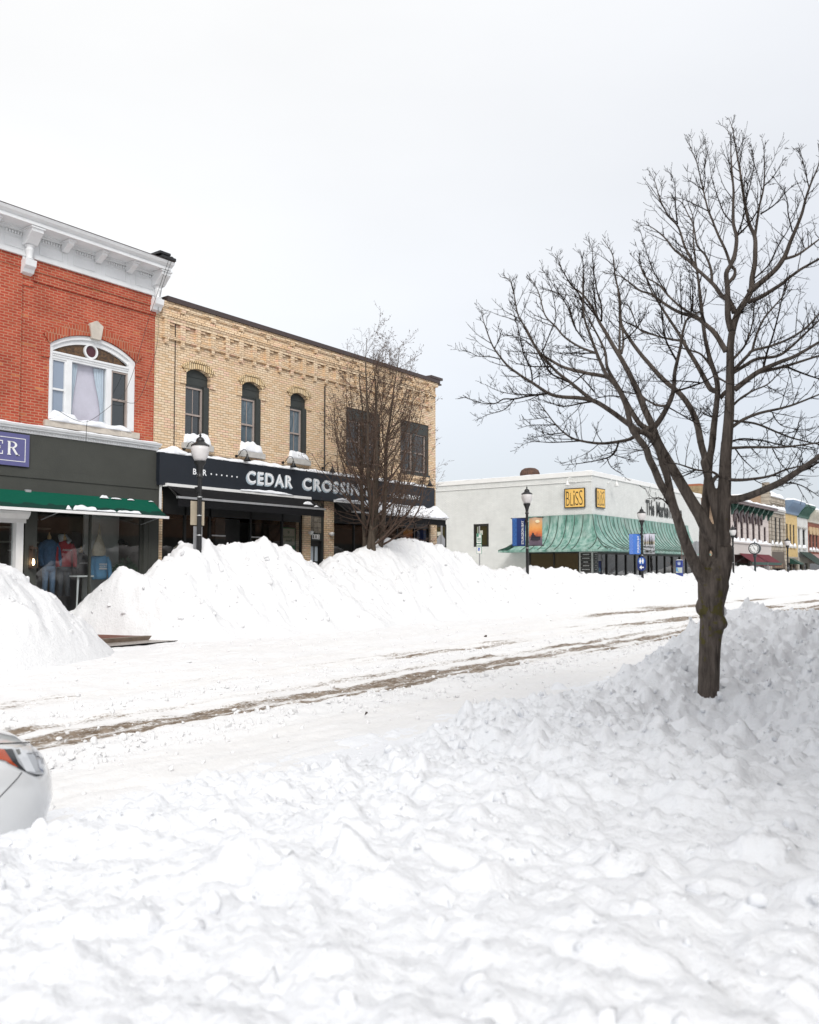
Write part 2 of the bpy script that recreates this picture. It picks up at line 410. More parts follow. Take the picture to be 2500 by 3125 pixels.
def clods(Z, xs, ys, n, rng, rmin, rmax, pw, where, hk=(.25, .7)):
    xs = np.asarray(xs); ys = np.asarray(ys)
    cx = rng.uniform(xs[0], xs[-1], n); cy = rng.uniform(ys[0], ys[-1], n)
    r = rmin + (rmax - rmin) * rng.uniform(0, 1, n) ** pw
    keep = rng.uniform(0, 1, n) < where(cx, cy)
    for x, y, q in zip(cx[keep], cy[keep], r[keep]):
        i0, i1 = np.searchsorted(xs, [x - q * 1.3, x + q * 1.3]); j0, j1 = np.searchsorted(ys, [y - q * 1.3, y + q * 1.3])
        if i1 - i0 < 2 or j1 - j0 < 2: continue
        a = rng.uniform(0, 6.28); ca, sa = math.cos(a), math.sin(a); asp = rng.uniform(.7, 1.2)
        dx = (xs[i0:i1] - x)[:, None] / q; dy = (ys[j0:j1] - y)[None, :] / q
        u = np.abs(dx * ca + dy * sa) * asp; v = np.abs(-dx * sa + dy * ca) / asp
        p = rng.uniform(2., 4.); qq = (u ** p + v ** p) ** (1 / p)
        bump = np.clip(1 - qq ** 3, 0, 1) ** .6
        Z[i0:i1, j0:j1] += q * rng.uniform(*hk) * bump * (1 + rng.uniform(-.5, .5) * dx + rng.uniform(-.5, .5) * dy)
    return Z

_ico = None
def chunks(pts, rad, rng):
    """loose lumps of broken snow (part of the snow mesh itself)"""
    global _ico
    if _ico is None:
        bm = bmesh.new(); bmesh.ops.create_icosphere(bm, subdivisions=2, radius=1)
        _ico = (np.array([v.co[:] for v in bm.verts]), np.array([[v.index for v in f.verts] for f in bm.faces])); bm.free()
    V = []; T = []; n = 0
    for p, r in zip(pts, rad):
        v = _ico[0].copy()
        for k in range(11):                              # flatten random sides into facets
            d = rng.normal(size=3); d /= np.linalg.norm(d); c = rng.uniform(.38, .72)
            t = np.clip(v @ d - c, 0, None); v -= t[:, None] * d
        v += rng.normal(size=v.shape) * .035
        v *= rng.uniform(.7, 1.25, 3) * r
        a = rng.uniform(0, 6.28); ca, sa = math.cos(a), math.sin(a)
        v = v @ np.array([[ca, sa, 0], [-sa, ca, 0], [0, 0, 1]])
        V.append(v + p); T.append(_ico[1] + n); n += len(v)
    return (np.concatenate(V), np.concatenate(T)) if V else (np.zeros((0, 3)), np.zeros((0, 3), int))

rng = np.random.default_rng(11)
# ---- near snow bank (camera side kerb)
CRX = [-4, 0, 2, 4, 6, 7.5, 9, 10.3, 11.7, 14, 17, 22, 30, 45]
CRH = [.48, .54, .54, .44, .44, .50, .66, .84, .96, .92, .8, .6, .45, .35]
INH = [.66, .66, .66, .58, .50, .44, .48, .60, .70, .66, .55, .45, .35, .3]     # height of the sidewalk side
def near_base(x, y):
    cr = np.interp(x, CRX, CRH); inn = np.interp(x, CRX, INH)
    foot = 4.75 + .35 * perlin(x * .5, y * 0 + 3.1, 5) + .15 * perlin(x * 1.7, y * 0 + 1.1, 6)
    crest_y = 3.3 + .25 * perlin(x * .4, y * 0 + 7.7, 8)
    road = sstep(0, 1, (foot - y) / (foot - crest_y))
    h = cr * road ** 1.15
    side = sstep(0, 1, (crest_y - y) / 1.6)
    h = h * (1 - side) + inn * side
    # hollow round the tree
    h = h - .32 * np.exp(-((x - 7.5) ** 2 / 1.6 + (y - 2.3) ** 2 / .8))
    return h + .02
def near_h(x, y, fine=True):
    b = near_base(x, y)
    k = sstep(.05, .35, b)
    am = .42 + .62 * sstep(3.2, 7.5, x + .4 * y)
    k = k * am
    z = b + k * (.12 * fbm(x * .55, y * .55, 3, .5, 20) + .050 * fbm(x * 1.5, y * 1.5, 3, .5, 31, 1))
    z = z + (k * .85 + .15) * (.040 * fbm(x * 5.5, y * 5.5, 4, .6, 40, 1) + .016 * fbm(x * 15, y * 15, 3, .6, 50, 1))
    return z
xs = np.array(grow(.25, 4.0, .022, 1.0, .03) + grow(4.03, 46, .024, 1.006, .35))
ys = np.array(grow(-3.2, .2, .05, 1, .05) + grow(.23, 6.0, .026, 1.0, .03))
Xg, Yg = np.meshgrid(xs, ys, indexing='ij')
Zn = near_h(Xg, Yg)
wn_ = lambda x, y: (sstep(.03, .3, near_base(x, y)) * .9 + .12) * (.35 + .65 * sstep(3, 7, x + .4 * y))
Zn = clods(Zn, xs, ys, 230, rng, .10, .30, 2.2, lambda x, y: (x < 16) * wn_(x, y), (.10, .32))
Zn = clods(Zn, xs[xs < 16], ys, 8000, rng, .02, .13, 2.5, wn_, (.15, .5))
Zn = clods(Zn, xs[xs < 6], ys, 2000, rng, .012, .05, 2., wn_, (.2, .6))
# sink the far edge of the patch under the road sheet
edge = sstep(5.2, 5.7, Yg); Zn = Zn * (1 - edge) - .06 * edge
cpx = 1.2 + 13 * rng.uniform(0, 1, 4200); cpy = rng.uniform(-.5, 5.0, 4200)
crr = .008 + .042 * rng.uniform(0, 1, 4200) ** 3.6
ix = np.clip(np.searchsorted(xs, cpx), 0, len(xs) - 1); iy = np.clip(np.searchsorted(ys, cpy), 0, len(ys) - 1)
cz = Zn[ix, iy] - crr * .22
near_bank = grid_mesh('near_snow_bank', xs, ys, Zn, M['snow'], extra=chunks(np.stack([cpx, cpy, cz], -1), crr, rng))
tag(near_bank, 'broad lumpy bank of shovelled snow filling the foreground round the bare tree', 'snow bank', kind='structure')

# ---- road with wheel ruts, packed snow and brown grit
def road_h(x, y):
    z = .02 + .03 * fbm(x * .5, y * .8, 3, .5, 60) + .018 * fbm(x * 1.6, y * 4., 3, .55, 66, 1)
    z = z + .03 * np.exp(-((y - 6.75) / .28) ** 2) * (1 + .9 * fbm(x * 2.5, y * 5, 3, .6, 70, 1))       # ridge of crumbs beside the ruts
    z = z + .022 * np.exp(-((y - 8.6) / .25) ** 2) * (1 + 1.0 * fbm(x * 2.5, y * 5, 3, .6, 71, 1))
    z = z - .025 * np.exp(-((y - 7.65 - .12 * np.sin(x * .12)) / .42) ** 2) - .015 * np.exp(-((y - 9.55) / .3) ** 2)
    return z
xr = np.array(grow(-6, 90, .045, 1.0035, .5)); yr = np.array(grow(4.2, 17.2, .035, 1.0012, .06))
Xg, Yg = np.meshgrid(xr, yr, indexing='ij')
Zr = road_h(Xg, Yg) - .14 * sstep(5.0, 4.5, Yg)
Zr = clods(Zr, xr[xr < 25], yr, 16000, rng, .012, .055, 2.6, lambda x, y: .12 + .7 * np.exp(-((y - 6.75) / .3) ** 2) + .5 * np.exp(-((y - 8.6) / .3) ** 2), (.3, .7))
wob = .10 * perlin(Xg * .25, Yg * 0 + 2.2, 80) + .05 * perlin(Xg * .9, Yg * .4, 81)
Yw = Yg + wob - .06 * Xg * 0
bandf = lambda c, w_: np.exp(-np.abs((Yw - c) / w_) ** 3)
dirt = .36 * bandf(7.2, .18) + .41 * bandf(7.68, .26) + .35 * bandf(8.2, .17) + .19 * bandf(7.7, 1.0)
dirt += .45 * bandf(9.55, .28) + .34 * bandf(9.95, .15) + .16 * bandf(10.8, .3) + .28 * bandf(6.0, .25) + .24 * bandf(5.5, .2) + .08
dirt += .30 * bandf(12.6, .5) * sstep(14, 22, Xg) + .34 * sstep(22, 34, Xg) * bandf(13.3, 1.3) + .3 * sstep(20, 34, Xg) * bandf(9.0, 1.6)
dirt += .22 * bandf(11.8, 2.5) * (.5 + perlin(Xg * .2, Yg * .5, 83))
dirt += .75 * np.exp(-((Xg - 7.75) / .32) ** 2 - ((Yg - 4.98) / .2) ** 2)
dirt *= .86 + .30 * perlin(Xg * .35, Yg * .9, 82) + .12 * perlin(Xg * 1.3, Yg * 3, 84)
dirt *= 1 - .35 * sstep(30, 60, Xg)
ncr = 5200; rxx = 1.5 + 40 * rng.uniform(0, 1, ncr) ** 1.8; rsel = rng.uniform(0, 1, ncr)
ryy = np.where(rsel < .45, 6.62 + .22 * rng.normal(size=ncr), np.where(rsel < .7, 8.75 + .25 * rng.normal(size=ncr), rng.uniform(5., 15, ncr)))
rrr = .008 + .038 * rng.uniform(0, 1, ncr) ** 3
rzz = road_h(rxx, ryy) + rrr * .3
crumbs = chunks(np.stack([rxx, ryy, rzz], -1), rrr, rng)
road = grid_mesh('road', xr, yr, Zr, M['road'], dirt=np.clip(dirt, 0, .58).astype(np.float32), extra=crumbs)
tag(road, 'snow packed street with brown gritty wheel tracks', 'road', kind='structure')

# ---- far banks of plowed snow, ridge heights read along the kerb
SKY = [(330, 1738), (380, 1745), (440, 1748), (475, 1732), (490, 1712), (520, 1708), (540, 1712), (548, 1682), (565, 1668), (600, 1664), (630, 1652),
       (655, 1664), (700, 1657), (760, 1664), (805, 1650), (850, 1664), (900, 1690), (950, 1722), (975, 1736), (1000, 1722), (1030, 1710), (1060, 1690),
       (1110, 1670), (1150, 1656), (1190, 1645), (1240, 1650), (1270, 1662), (1300, 1656), (1350, 1670), (1380, 1690), (1392, 1680), (1420, 1690), (1440, 1728),
       (1500, 1747), (1570, 1741), (1620, 1738), (1680, 1736), (1720, 1739), (1760, 1750), (1830, 1759), (1900, 1760), (2000, 1756), (2100, 1758), (2200, 1760),
       (2230, 1742), (2260, 1728), (2300, 1727), (2340, 1741), (2400, 1744), (2500, 1742)]
RX = []; RH = []
for px_, py_ in SKY:
    q = at(px_, py_, Y=17.5); RX.append(q[0]); RH.append(q[2])
RX = np.array(RX); RH = np.array(RH)
def far_base(x, y):
    rid = np.interp(x, RX, RH)
    # main ridge starts with a steep end beside the cleared gap
    rid = rid * sstep(11.35, 12.3, x + .25 * (y - 17.))
    foot = 14.85 + .45 * perlin(x * .3, y * .3 + 1.7, 90) + .30 * perlin(x * .9, y * .9 + .7, 91)
    s = np.clip((y - foot) / (17.5 - foot), 0, 1)
    up = rid * (.35 * sstep(0, 1, s) + .65 * s ** 1.1)
    low = .25
    dn = low + (rid - low) * (1 - sstep(17.6, 19.5, y)) if True else 0
    h = np.where(y < 17.5, up, np.where(rid > low, dn, rid))
    # the separate pile on the left of the gap, nearer the camera
    e = ((x - 6.75) / 3.5) ** 2 + ((y - 15.75) / 2.75) ** 2
    e2 = np.clip(1 - e, 0, 1)
    lp = 2.05 * (e2 ** .9) * (1 - .25 * sstep(7.5, 10, x))
    lp = np.maximum(lp, 1.6 * sstep(8.5, 5, x) * np.clip(1 - ((y - 15.9) / 2.7) ** 2, 0, 1) ** .95)
    return np.maximum(np.maximum(h, lp), 0)
def far_h(x, y):
    b = far_base(x, y); k = sstep(.05, .6, b) * (1 - .45 * sstep(11.5, 10.0, x))
    z = b + k * (.13 * fbm(x * .7, y * .7, 3, .5, 100) + .085 * fbm(x * 1.5, y * 1.0, 3, .5, 110, 1))
    z = z + (k * .9 + .04) * (.032 * fbm(x * 4.5, y * 3, 3, .55, 120, 1))
    return z - .02 + .03 * k
xf = np.array(grow(-3, 31, .05, 1.0, .05) + grow(31.06, 125, .06, 1.008, .45)); yf = np.array(grow(12.8, 20.0, .05, 1.0, .05))
Xg, Yg = np.meshgrid(xf, yf, indexing='ij')
Zf = far_h(Xg, Yg)
wf_ = lambda x, y: sstep(.1, .7, far_base(x, y))
Zf = clods(Zf, xf, yf, 500, rng, .15, .42, 2., lambda x, y: wf_(x, y) * .8, (.12, .34))
Zf = clods(Zf, xf, yf, 8000, rng, .05, .2, 2.2, wf_, (.15, .5))
Bf = far_base(Xg, Yg)
Zf = np.where(Bf < .02, -.05, Zf)
fr_ = rng.uniform(4, 60, 2000); fy_ = rng.uniform(13.5, 18.2, 2000); fr2 = .02 + .085 * rng.uniform(0, 1, 2000) ** 3
okm = far_base(fr_, fy_) > .25
fr_, fy_, fr2 = fr_[okm], fy_[okm], fr2[okm]
fz = Zf[np.clip(np.searchsorted(xf, fr_), 0, len(xf) - 1), np.clip(np.searchsorted(yf, fy_), 0, len(yf) - 1)] + -fr2 * .35
far_bank = grid_mesh('far_snow_bank', xf, yf, Zf, M['snow_far'], extra=chunks(np.stack([fr_, fy_, fz], -1), fr2, rng))
tag(far_bank, 'long high ridge of plowed snow along the far kerb before the shops', 'snow bank', kind='structure')

# ---- ground under everything, out to the horizon
g = MB(); g.quad((-400, -300, -.09), (900, -300, -.09), (900, 900, -.09), (-400, 900, -.09))
gr = g.build('ground', M['snow_far']); tag(gr, 'snow covered ground', 'ground', kind='structure')
# far sidewalk: a kerb step and red brick pavers, bare in the cleared gap
M['paver'] = brick_mat('red_paver', (.16, .06, .045), (.20, .085, .06), (.09, .06, .05), bw=.2, bh=.1, dirt=.3)
M['kerb'] = pm('wet_concrete_kerb', (.13, .095, .07), .5, .3, 6, .4, 30)
g = MB(); g.box(9.0, 12.6, 16.25, 17.6, -.05, .13); sw = g.build('sidewalk', M['paver']); tag(sw, 'bare wet red brick sidewalk in the cleared gap', 'sidewalk', kind='structure')
g = MB(); g.box(8.9, 12.7, 16.08, 16.247, -.05, .14); kb = g.build('kerb', M['kerb']); bevel(kb, .015); tag(kb, 'wet brown concrete kerb in the cleared gap', 'kerb', kind='structure')
M['wet'] = pm('wet_bare_road', (.16, .13, .105), .3, .35, 3, .3, 20, c2=(.42, .38, .35), stretch=(1, 4, 1))
g = MB(); g.add([(9.9, 15.3, .052), (12.4, 15.45, .052), (13.2, 15.2, .052), (12.9, 16.06, .052), (9.6, 16.06, .052)], [(0, 1, 2, 3, 4)])
wp = g.build('bare_road', M['wet']); tag(wp, 'thin wet patch of bare road by the kerb', 'road', kind='structure')

# ---- snow lying on ledges
def snow_cap(x0, x1, y0, y1, z, h, seed=0, axis='x', ends=.12, parent=None, rag=.5, dx=.05, drop=0., name='snow_cap'):
    """lumpy strip of snow lying on a ledge; axis 'x' runs along X, 'y' along Y.  z may be a function of run position"""
    L0, L1, W0, W1 = (x0, x1, y0, y1) if axis == 'x' else (y0, y1, x0, x1)
    n = max(6, int((L1 - L0) / dx)); m = 7
    ls = np.linspace(L0, L1, n); ws = np.linspace(0, 1, m)
    Lg, Wg = np.meshgrid(ls, ws, indexing='ij')
    prof = np.sin(np.pi * np.clip(Wg * .94 + .03, 0, 1)) ** .55
    endf = np.clip(np.minimum(Lg - L0, L1 - Lg) / ends, 0, 1) ** .6
    hh = h * (1 + .8 * rag * fbm(Lg * 2.3 + seed * 7.7, Wg * 1.3 + seed, 3, .4, seed, 0)) * prof * endf
    hh = np.clip(hh, 0, None)
    zz = z(Lg, Wg) if callable(z) else z
    wob = .15 * (W1 - W0) * perlin(Lg * 4 + seed, Lg * 0 + 3.3, seed + 3) * (Wg < .2)
    Ws = W0 + (W1 - W0) * Wg + wob
    vs = []; fs = []
    for i in range(n):
        for j in range(m):
            a, b_, c = Lg[i, j], Ws[i, j], (zz[i, j] if hasattr(zz, 'shape') else zz) + hh[i, j]
            vs.append((a, b_, c) if axis == 'x' else (b_, a, c))
    N = n * m
    for i in range(n):
        for j in range(m):
            a, b_, c = Lg[i, j], Ws[i, j], (zz[i, j] if hasattr(zz, 'shape') else zz) - .004
            vs.append((a, b_, c) if axis == 'x' else (b_, a, c))
    for i in range(n - 1):
        for j in range(m - 1):
            q = (i * m + j, (i + 1) * m + j, (i + 1) * m + j + 1, i * m + j + 1)
            fs.append(q); fs.append(tuple(N + k for k in reversed(q)))
    b = MB(); b.add(vs, fs)
    for i in range(n - 1):
        for j in (0, m - 1): b.f.append((i * m + j, (i + 1) * m + j, N + (i + 1) * m + j, N + i * m + j))
    return b.build(name, M['snow_cap'], parent, smooth=True)
# ================================================================ NEAR SHOP BUILDINGS (facade plane Y = 20)
FY = 20.0
M['red_brick'] = brick_mat('red_brick', (.375, .052, .030), (.48, .092, .050), (.48, .235, .15), patch=((.56, .20, .08), .955), dirt=.3)
M['red_brick_side'] = brick_mat('red_brick_side', (.34, .058, .032), (.46, .10, .050), (.42, .20, .13), axis='y', dirt=.3)
M['tan_brick'] = brick_mat('cream_brick', (.69, .49, .30), (.80, .65, .47), (.40, .285, .19), patch=((.76, .50, .38), .84), dirt=.12, ms=.009, bh=.0725)
M['tan_brick_side'] = brick_mat('cream_brick_side', (.66, .47, .27), (.80, .64, .43), (.30, .20, .12), axis='y', dirt=.2, ms=.009, bh=.0725)
M['arch_brick'] = brick_mat('cream_brick_on_edge', (.70, .52, .29), (.80, .64, .42), (.20, .13, .07), bw=.075, bh=.22, ms=.012)
M['arch_red'] = brick_mat('red_brick_on_edge', (.36, .062, .034), (.46, .11, .055), (.45, .22, .14), bw=.08, bh=.23, ms=.012)
M['brown_metal'] = pm('brown_coping', (.055, .038, .036), .45, .15)
M['fascia'] = pm('dark_grey_fascia', (.047, .049, .042), .65, .12, 1.5, .15, 30)
M['green_cloth'] = None
M['navy_sign'] = pm('blue_black_signboard', (.010, .014, .021), .5, .1)
M['sash'] = pm('taupe_sash', (.36, .30, .27), .5, .1)
M['dark_sash'] = pm('dark_sash', (.05, .05, .05), .5, .1)
M['bulb'] = emis('warm_bulb', (1, .72, .38), 9.)
M['curtain'] = pm('pale_curtain', (.62, .68, .78), .8, .1, 8, .4, 9, stretch=(6, 6, .3))

def wall_holes(mb, x0, x1, z0, z1, holes, y, rev=.22, P=None):
    """brick skin with real openings; hole = (x0, x1, z0, z1, rise).  P maps (s, d, z) to world"""
    P = P or (lambda s, d, z: (s, y + d, z))
    X = sorted(set([x0, x1] + [h[0] for h in holes] + [h[1] for h in holes])); X = [x for x in X if x0 <= x <= x1]
    Z = sorted(set([z0, z1] + [h[2] for h in holes] + [h[3] for h in holes])); Z = [z for z in Z if z0 <= z <= z1]
    for a, b in zip(X[:-1], X[1:]):
        for c, d in zip(Z[:-1], Z[1:]):
            mx, mz = (a + b) / 2, (c + d) / 2
            if any(h[0] < mx < h[1] and h[2] < mz < h[3] for h in holes): continue
            mb.quad(P(a, 0, c), P(b, 0, c), P(b, 0, d), P(a, 0, d))
    for h in holes:
        a, b, c, d, rise = h
        if rise:
            pts = arch_pts(a, b, d, rise)
            for p, q in zip(pts[:-1], pts[1:]):
                mb.quad(P(p[0], 0, p[1]), P(q[0], 0, q[1]), P(q[0], 0, d), P(p[0], 0, d))
                mb.quad(P(p[0], 0, p[1]), P(q[0], 0, q[1]), P(q[0], rev, q[1]), P(p[0], rev, p[1]))
            zs = d - rise
        else:
            mb.quad(P(a, 0, d), P(b, 0, d), P(b, rev, d), P(a, rev, d)); zs = d
        mb.quad(P(a, 0, c), P(a, 0, zs), P(a, rev, zs), P(a, rev, c))
        mb.quad(P(b, 0, c), P(b, 0, zs), P(b, rev, zs), P(b, rev, c))
        mb.quad(P(a, 0, c), P(b, 0, c), P(b, rev, c), P(a, rev, c))
    return mb
def arch_pts(a, b, top, rise, n=16):
    """segmental arch from springing to springing"""
    w = (b - a) / 2; r = (w * w + rise * rise) / (2 * rise); cz = top - r; m = (a + b) / 2; th = math.asin(min(1, w / r))
    return [(m + r * math.sin(-th + 2 * th * i / n), cz + r * math.cos(-th + 2 * th * i / n)) for i in range(n + 1)]
def arch_band(mb, a, b, top, rise, t, y0, y1, n=24, over=0.):
    """voussoir ring of thickness t round the arch"""
    w = (b - a) / 2; r = (w * w + rise * rise) / (2 * rise); cz = top - r; m = (a + b) / 2; th = math.asin(min(1, w / r)) * (1 + over)
    for i in range(n):
        t0 = -th + 2 * th * (i + .015) / n; t1 = -th + 2 * th * (i + .985) / n
        poly = [(m + r * math.sin(t0), cz + r * math.cos(t0)), (m + r * math.sin(t1), cz + r * math.cos(t1)),
                (m + (r + t) * math.sin(t1), cz + (r + t) * math.cos(t1)), (m + (r + t) * math.sin(t0), cz + (r + t) * math.cos(t0))]
        mb.prism_xz(poly, y0, y1)

def sash(parent, x0, x1, z0, z1, y, fm, pmid=.5, fw=.05, gm=None, muntin=True, mid=True):
    """double hung sash: frame with meeting rail + two panes"""
    f = MB()
    f.box(x0, x0 + fw, y, y + .07, z0, z1); f.box(x1 - fw, x1, y, y + .07, z0, z1)
    f.box(x0 + fw, x1 - fw, y, y + .07, z1 - fw, z1); f.box(x0 + fw, x1 - fw, y, y + .07, z0, z0 + fw * 1.2)
    zm = z0 + (z1 - z0) * pmid
    if mid: f.box(x0 + fw, x1 - fw, y + .005, y + .075, zm - .025, zm + .025)
    fr = f.build('frame', fm, parent)
    if muntin:
        mu = MB(); xm = (x0 + x1) / 2
        mu.box(xm - .008, xm + .008, y + .03, y + .05, z0 + fw, z1 - fw); mu.build('muntin', fm, parent)
    for a, b, dy in (((z0 + fw, zm, .045), (zm, z1 - fw, .03)) if mid else ((z0 + fw, z1 - fw, .03),)):
        p = MB(); p.quad((x0 + fw, y + dy + .012, a), (x1 - fw, y + dy + .012, a), (x1 - fw, y + dy + .012, b), (x0 + fw, y + dy + .012, b))
        p.build('pane', gm or M['glass'], parent)

# ---------------------------------------------------------------- red brick shop
rb = thing('brick_shop', (9.3, 20, 0), 'red brick shop with heavy white bracketed cornice and arched white window', 'building')
RX0, RX1 = 4.0, 14.68
RW = [(11.53, 14.05, 5.40, 7.74, .42), (6.75, 9.27, 5.40, 7.74, .42)]
w = MB(); wall_holes(w, RX0, RX1, 5.0, 9.4, RW, FY, .16)
# brick pilasters and the corbel lines that frame the recessed panel
for a, b in ((10.0, 10.75), (RX0, RX0 + .75)): w.box(a, b, FY - .06, FY + .01, 5.0, 9.06)
w.box(RX0, RX1, FY - .075, FY + .01, 9.02, 9.34); w.box(11.05, RX1, FY - .045, FY + .01, 8.78, 9.02); w.box(10.75, 11.05, FY - .03, FY + .01, 8.62, 9.02)
for (a, b, c, d, r) in RW:                      # flat drops either side of the arch
    w.box(a - .22, a - .004, FY - .035, FY + .01, 6.95, 7.32); w.box(b + .004, b + .22, FY - .035, FY + .01, 6.95, 7.32)
w.build('wall', M['red_brick'], rb)
s = MB(); s.box(RX0, RX1 - .003, FY + 1.4, 34, 3.45, 9.9); s.build('shell', M['red_brick_side'], rb)
for (a, b, c, d, r) in RW:
    ab = MB(); arch_band(ab, a - .02, b + .02, d + .005, r + .01, .27, FY - .05, FY + .12, 34); ab.build('arch', M['arch_red'], rb)
    ks = MB(); m_ = (a + b) / 2 - .0
    ks.prism_xz([(m_ - .13, d - .06), (m_ + .13, d - .06), (m_ + .2, d + .32), (m_, d + .44), (m_ - .2, d + .32)], FY - .10, FY + .02)
    bevel(ks.build('keystone', M['stone'], rb), .008)
    win = MB()                                   # white arched frame
    pts = arch_pts(a + .005, b - .005, d - .005, r)
    for p, q in zip(pts[:-1], pts[1:]):          # arch casing, stepped
        for t0, t1, yy in ((0, .10, .0), (.10, .22, .05)):
            win.prism_xz([(p[0], p[1] - t0), (q[0], q[1] - t0), (q[0], q[1] - t1), (p[0], p[1] - t1)], FY + yy, FY + .14)
    win.box(a + .003, a + .09, FY + .01, FY + .14, c, d - r); win.box(b - .20, b - .003, FY + .01, FY + .14, c, d - r)
    win.box(a + .09, b - .20, FY + .03, FY + .14, 6.98, 7.16); win.box(a + .09, b - .2, FY + .0, FY + .03, 7.10, 7.15)
    xm1, xm2 = a + .50, a + 1.66
    for k in (xm1, xm2): win.box(k, k + .15, FY + .03, FY + .14, c, 6.98)
    for k in range(44): win.box(a + .10 + k * .0515, a + .13 + k * .0515, FY + .005, FY + .03, 7.04, 7.075)     # dentils
    wo = win.build('window', M['white_trim'], rb)
    ty = MB(); tp = [p for p in arch_pts(a + .1, b - .2, d - .2, r - .01) if p[1] > 7.16]
    ty.add([(p[0], FY + .10, p[1]) for p in tp] + [(b - .2, FY + .10, 7.16), (a + .1, FY + .10, 7.16)], [tuple(range(len(tp) + 2))])
    M.setdefault('leaded', pm('patterned_leaded_glass', (.02, .02, .02), .25, .5, 14, .4, 20, c2=(.16, .085, .035)))
    ty.build('fanlight', M['leaded'], wo)
    ring = MB(); mx_ = (a + b) / 2 - .06
    for k in range(28):
        t0, t1 = 2 * math.pi * k / 28, 2 * math.pi * (k + 1) / 28
        ring.prism_xz([(mx_ + rr * math.sin(t), 7.36 + rr * math.cos(t)) for rr, t in ((.155, t0), (.155, t1), (.20, t1), (.20, t0))], FY + .04, FY + .12)
    ring.build('roundel', M['white_trim'], wo)
    ds = MB(); ds.prism_xz([(mx_ + .156 * math.sin(t), 7.36 + .156 * math.cos(t)) for t in np.linspace(0, 6.28, 25)[:-1]], FY + .085, FY + .099)
    ds.build('pane', pm('maroon_glass', (.07, .018, .025), .2, .1), wo)
    # left and right sashes, middle light with curtains
    sash(wo, a + .09, xm1, c + .02, 6.98, FY + .05, M['white_trim'], .5, .045, M['glass_curtain'], False)
    sash(wo, xm2 + .15, b - .2, c + .02, 6.98, FY + .05, M['sash'], .5, .045, M['glass'], False)
    p = MB(); p.quad((xm1 + .15, FY + .09, c), (xm2, FY + .09, c), (xm2, FY + .09, 6.98), (xm1 + .15, FY + .09, 6.98)); p.build('pane', M['shop_glass'], wo)
    bk = MB(); bk.quad((xm1 + .1, FY + .2, c - .2), (xm2 + .05, FY + .2, c - .2), (xm2 + .05, FY + .2, 7.1), (xm1 + .1, FY + .2, 7.1)); bk.build('sky_reflection_panel', pm('lilac_sky_reflection', (.74, .66, .76), .8, .1, 2), wo)  # backing panel, coloured lilac to imitate sky mirrored in the middle pane
    for sx, e in ((xm1 + .17, .22), (xm2 - .34, .34)):          # tied back curtains
        cu = MB(); n = 14
        vs = []
        for i in range(n + 1):
            for zz, ww in ((6.96, 1.), (6.6, .8), (6.1, .45), (5.8, .3), (5.42, .42)):
                vs.append((sx + (e * (1 - ww) if sx > xm1 + .5 else 0) + e * ww * i / n, FY + .15 + .02 * math.sin(i * 1.9), zz))
        cu.add(vs, [(i * 5 + j, i * 5 + j + 1, (i + 1) * 5 + j + 1, (i + 1) * 5 + j) for i in range(n) for j in range(4)])
        cu.build('curtain', M['curtain'], wo, True)
    si = MB(); si.box(a - .12, a + 1.0, FY - .10, FY + .03, 5.20, 5.36); si.box(a + 1.005, a + 2.02, FY - .10, FY + .03, 5.20, 5.36); si.box(a + 2.025, b + .12, FY - .10, FY + .03, 5.20, 5.36)
    so = si.build('sill', M['stone'], rb); bevel(so, .01)
    snow_cap(a, b - .15, FY - .13, FY + .12, 5.355, .13, 3, parent=so, rag=.7)
    snow_cap(a + .02, a + .85, FY - .09, FY + .12, 5.40, .20, 5, parent=so, rag=.5)
# cornice
c_ = MB()
c_.box(RX0, RX1 + .05, FY - .14, FY - .0, 9.30, 9.40)
c_.box(RX0, RX1 + .05, FY - .10, FY + .2, 9.40, 9.86)
c_.box(RX0, RX1 + .05, FY - .16, FY + .2, 9.862, 9.92)
c_.box(RX0, RX1 + .05, FY - .62, FY + .2, 9.95, 10.03)
c_.prism_yz([(FY - .60, 10.032), (FY - .70, 10.10), (FY - .74, 10.17), (FY + .2, 10.17), (FY + .2, 10.032)], RX0, RX1 + .09)
c_.box(RX0, RX1 + .05, FY - .2, FY + .2, 9.922, 9.949)
nd = int((RX1 - RX0) / .072)
for k in range(nd):
    x = RX0 + k * .072
    if (x - 11.0) % .95 < .16: continue
    c_.box(x, x + .04, FY - .155, FY - .10, 9.78, 9.845)
co = c_.build('cornice', M['white_trim'], rb)
for k in range(-7, 4):                                  # recessed panel mouldings
    x = 10.95 + k * .93
    f = MB(); a, b, cc, d, t = x + .2, x + .84, 9.46, 9.72, .022
    f.box(a, b, FY - .118, FY - .098, d - t, d); f.box(a, b, FY - .118, FY - .098, cc, cc + t); f.box(a, a + t, FY - .118, FY - .098, cc + t, d - t); f.box(b - t, b, FY - .118, FY - .098, cc + t, d - t)
    f.box(x + .03, x + .055, FY - .115, FY - .098, 9.4, 9.78)
    f.build('panel', M['white_trim'], co)
for x in [10.84 + k * .95 for k in range(-6, 4) if k not in (0, -4)]:
    b = MB(); b.prism_yz([(FY - .15, 9.70), (FY - .22, 9.70), (FY - .30, 9.76), (FY - .46, 9.84), (FY - .50, 9.945), (FY - .15, 9.945)], x - .08, x + .08)
    b.box(x - .10, x + .10, FY - .53, FY - .15, 9.90, 9.943)
    b.build('bracket', M['white_trim'], co)
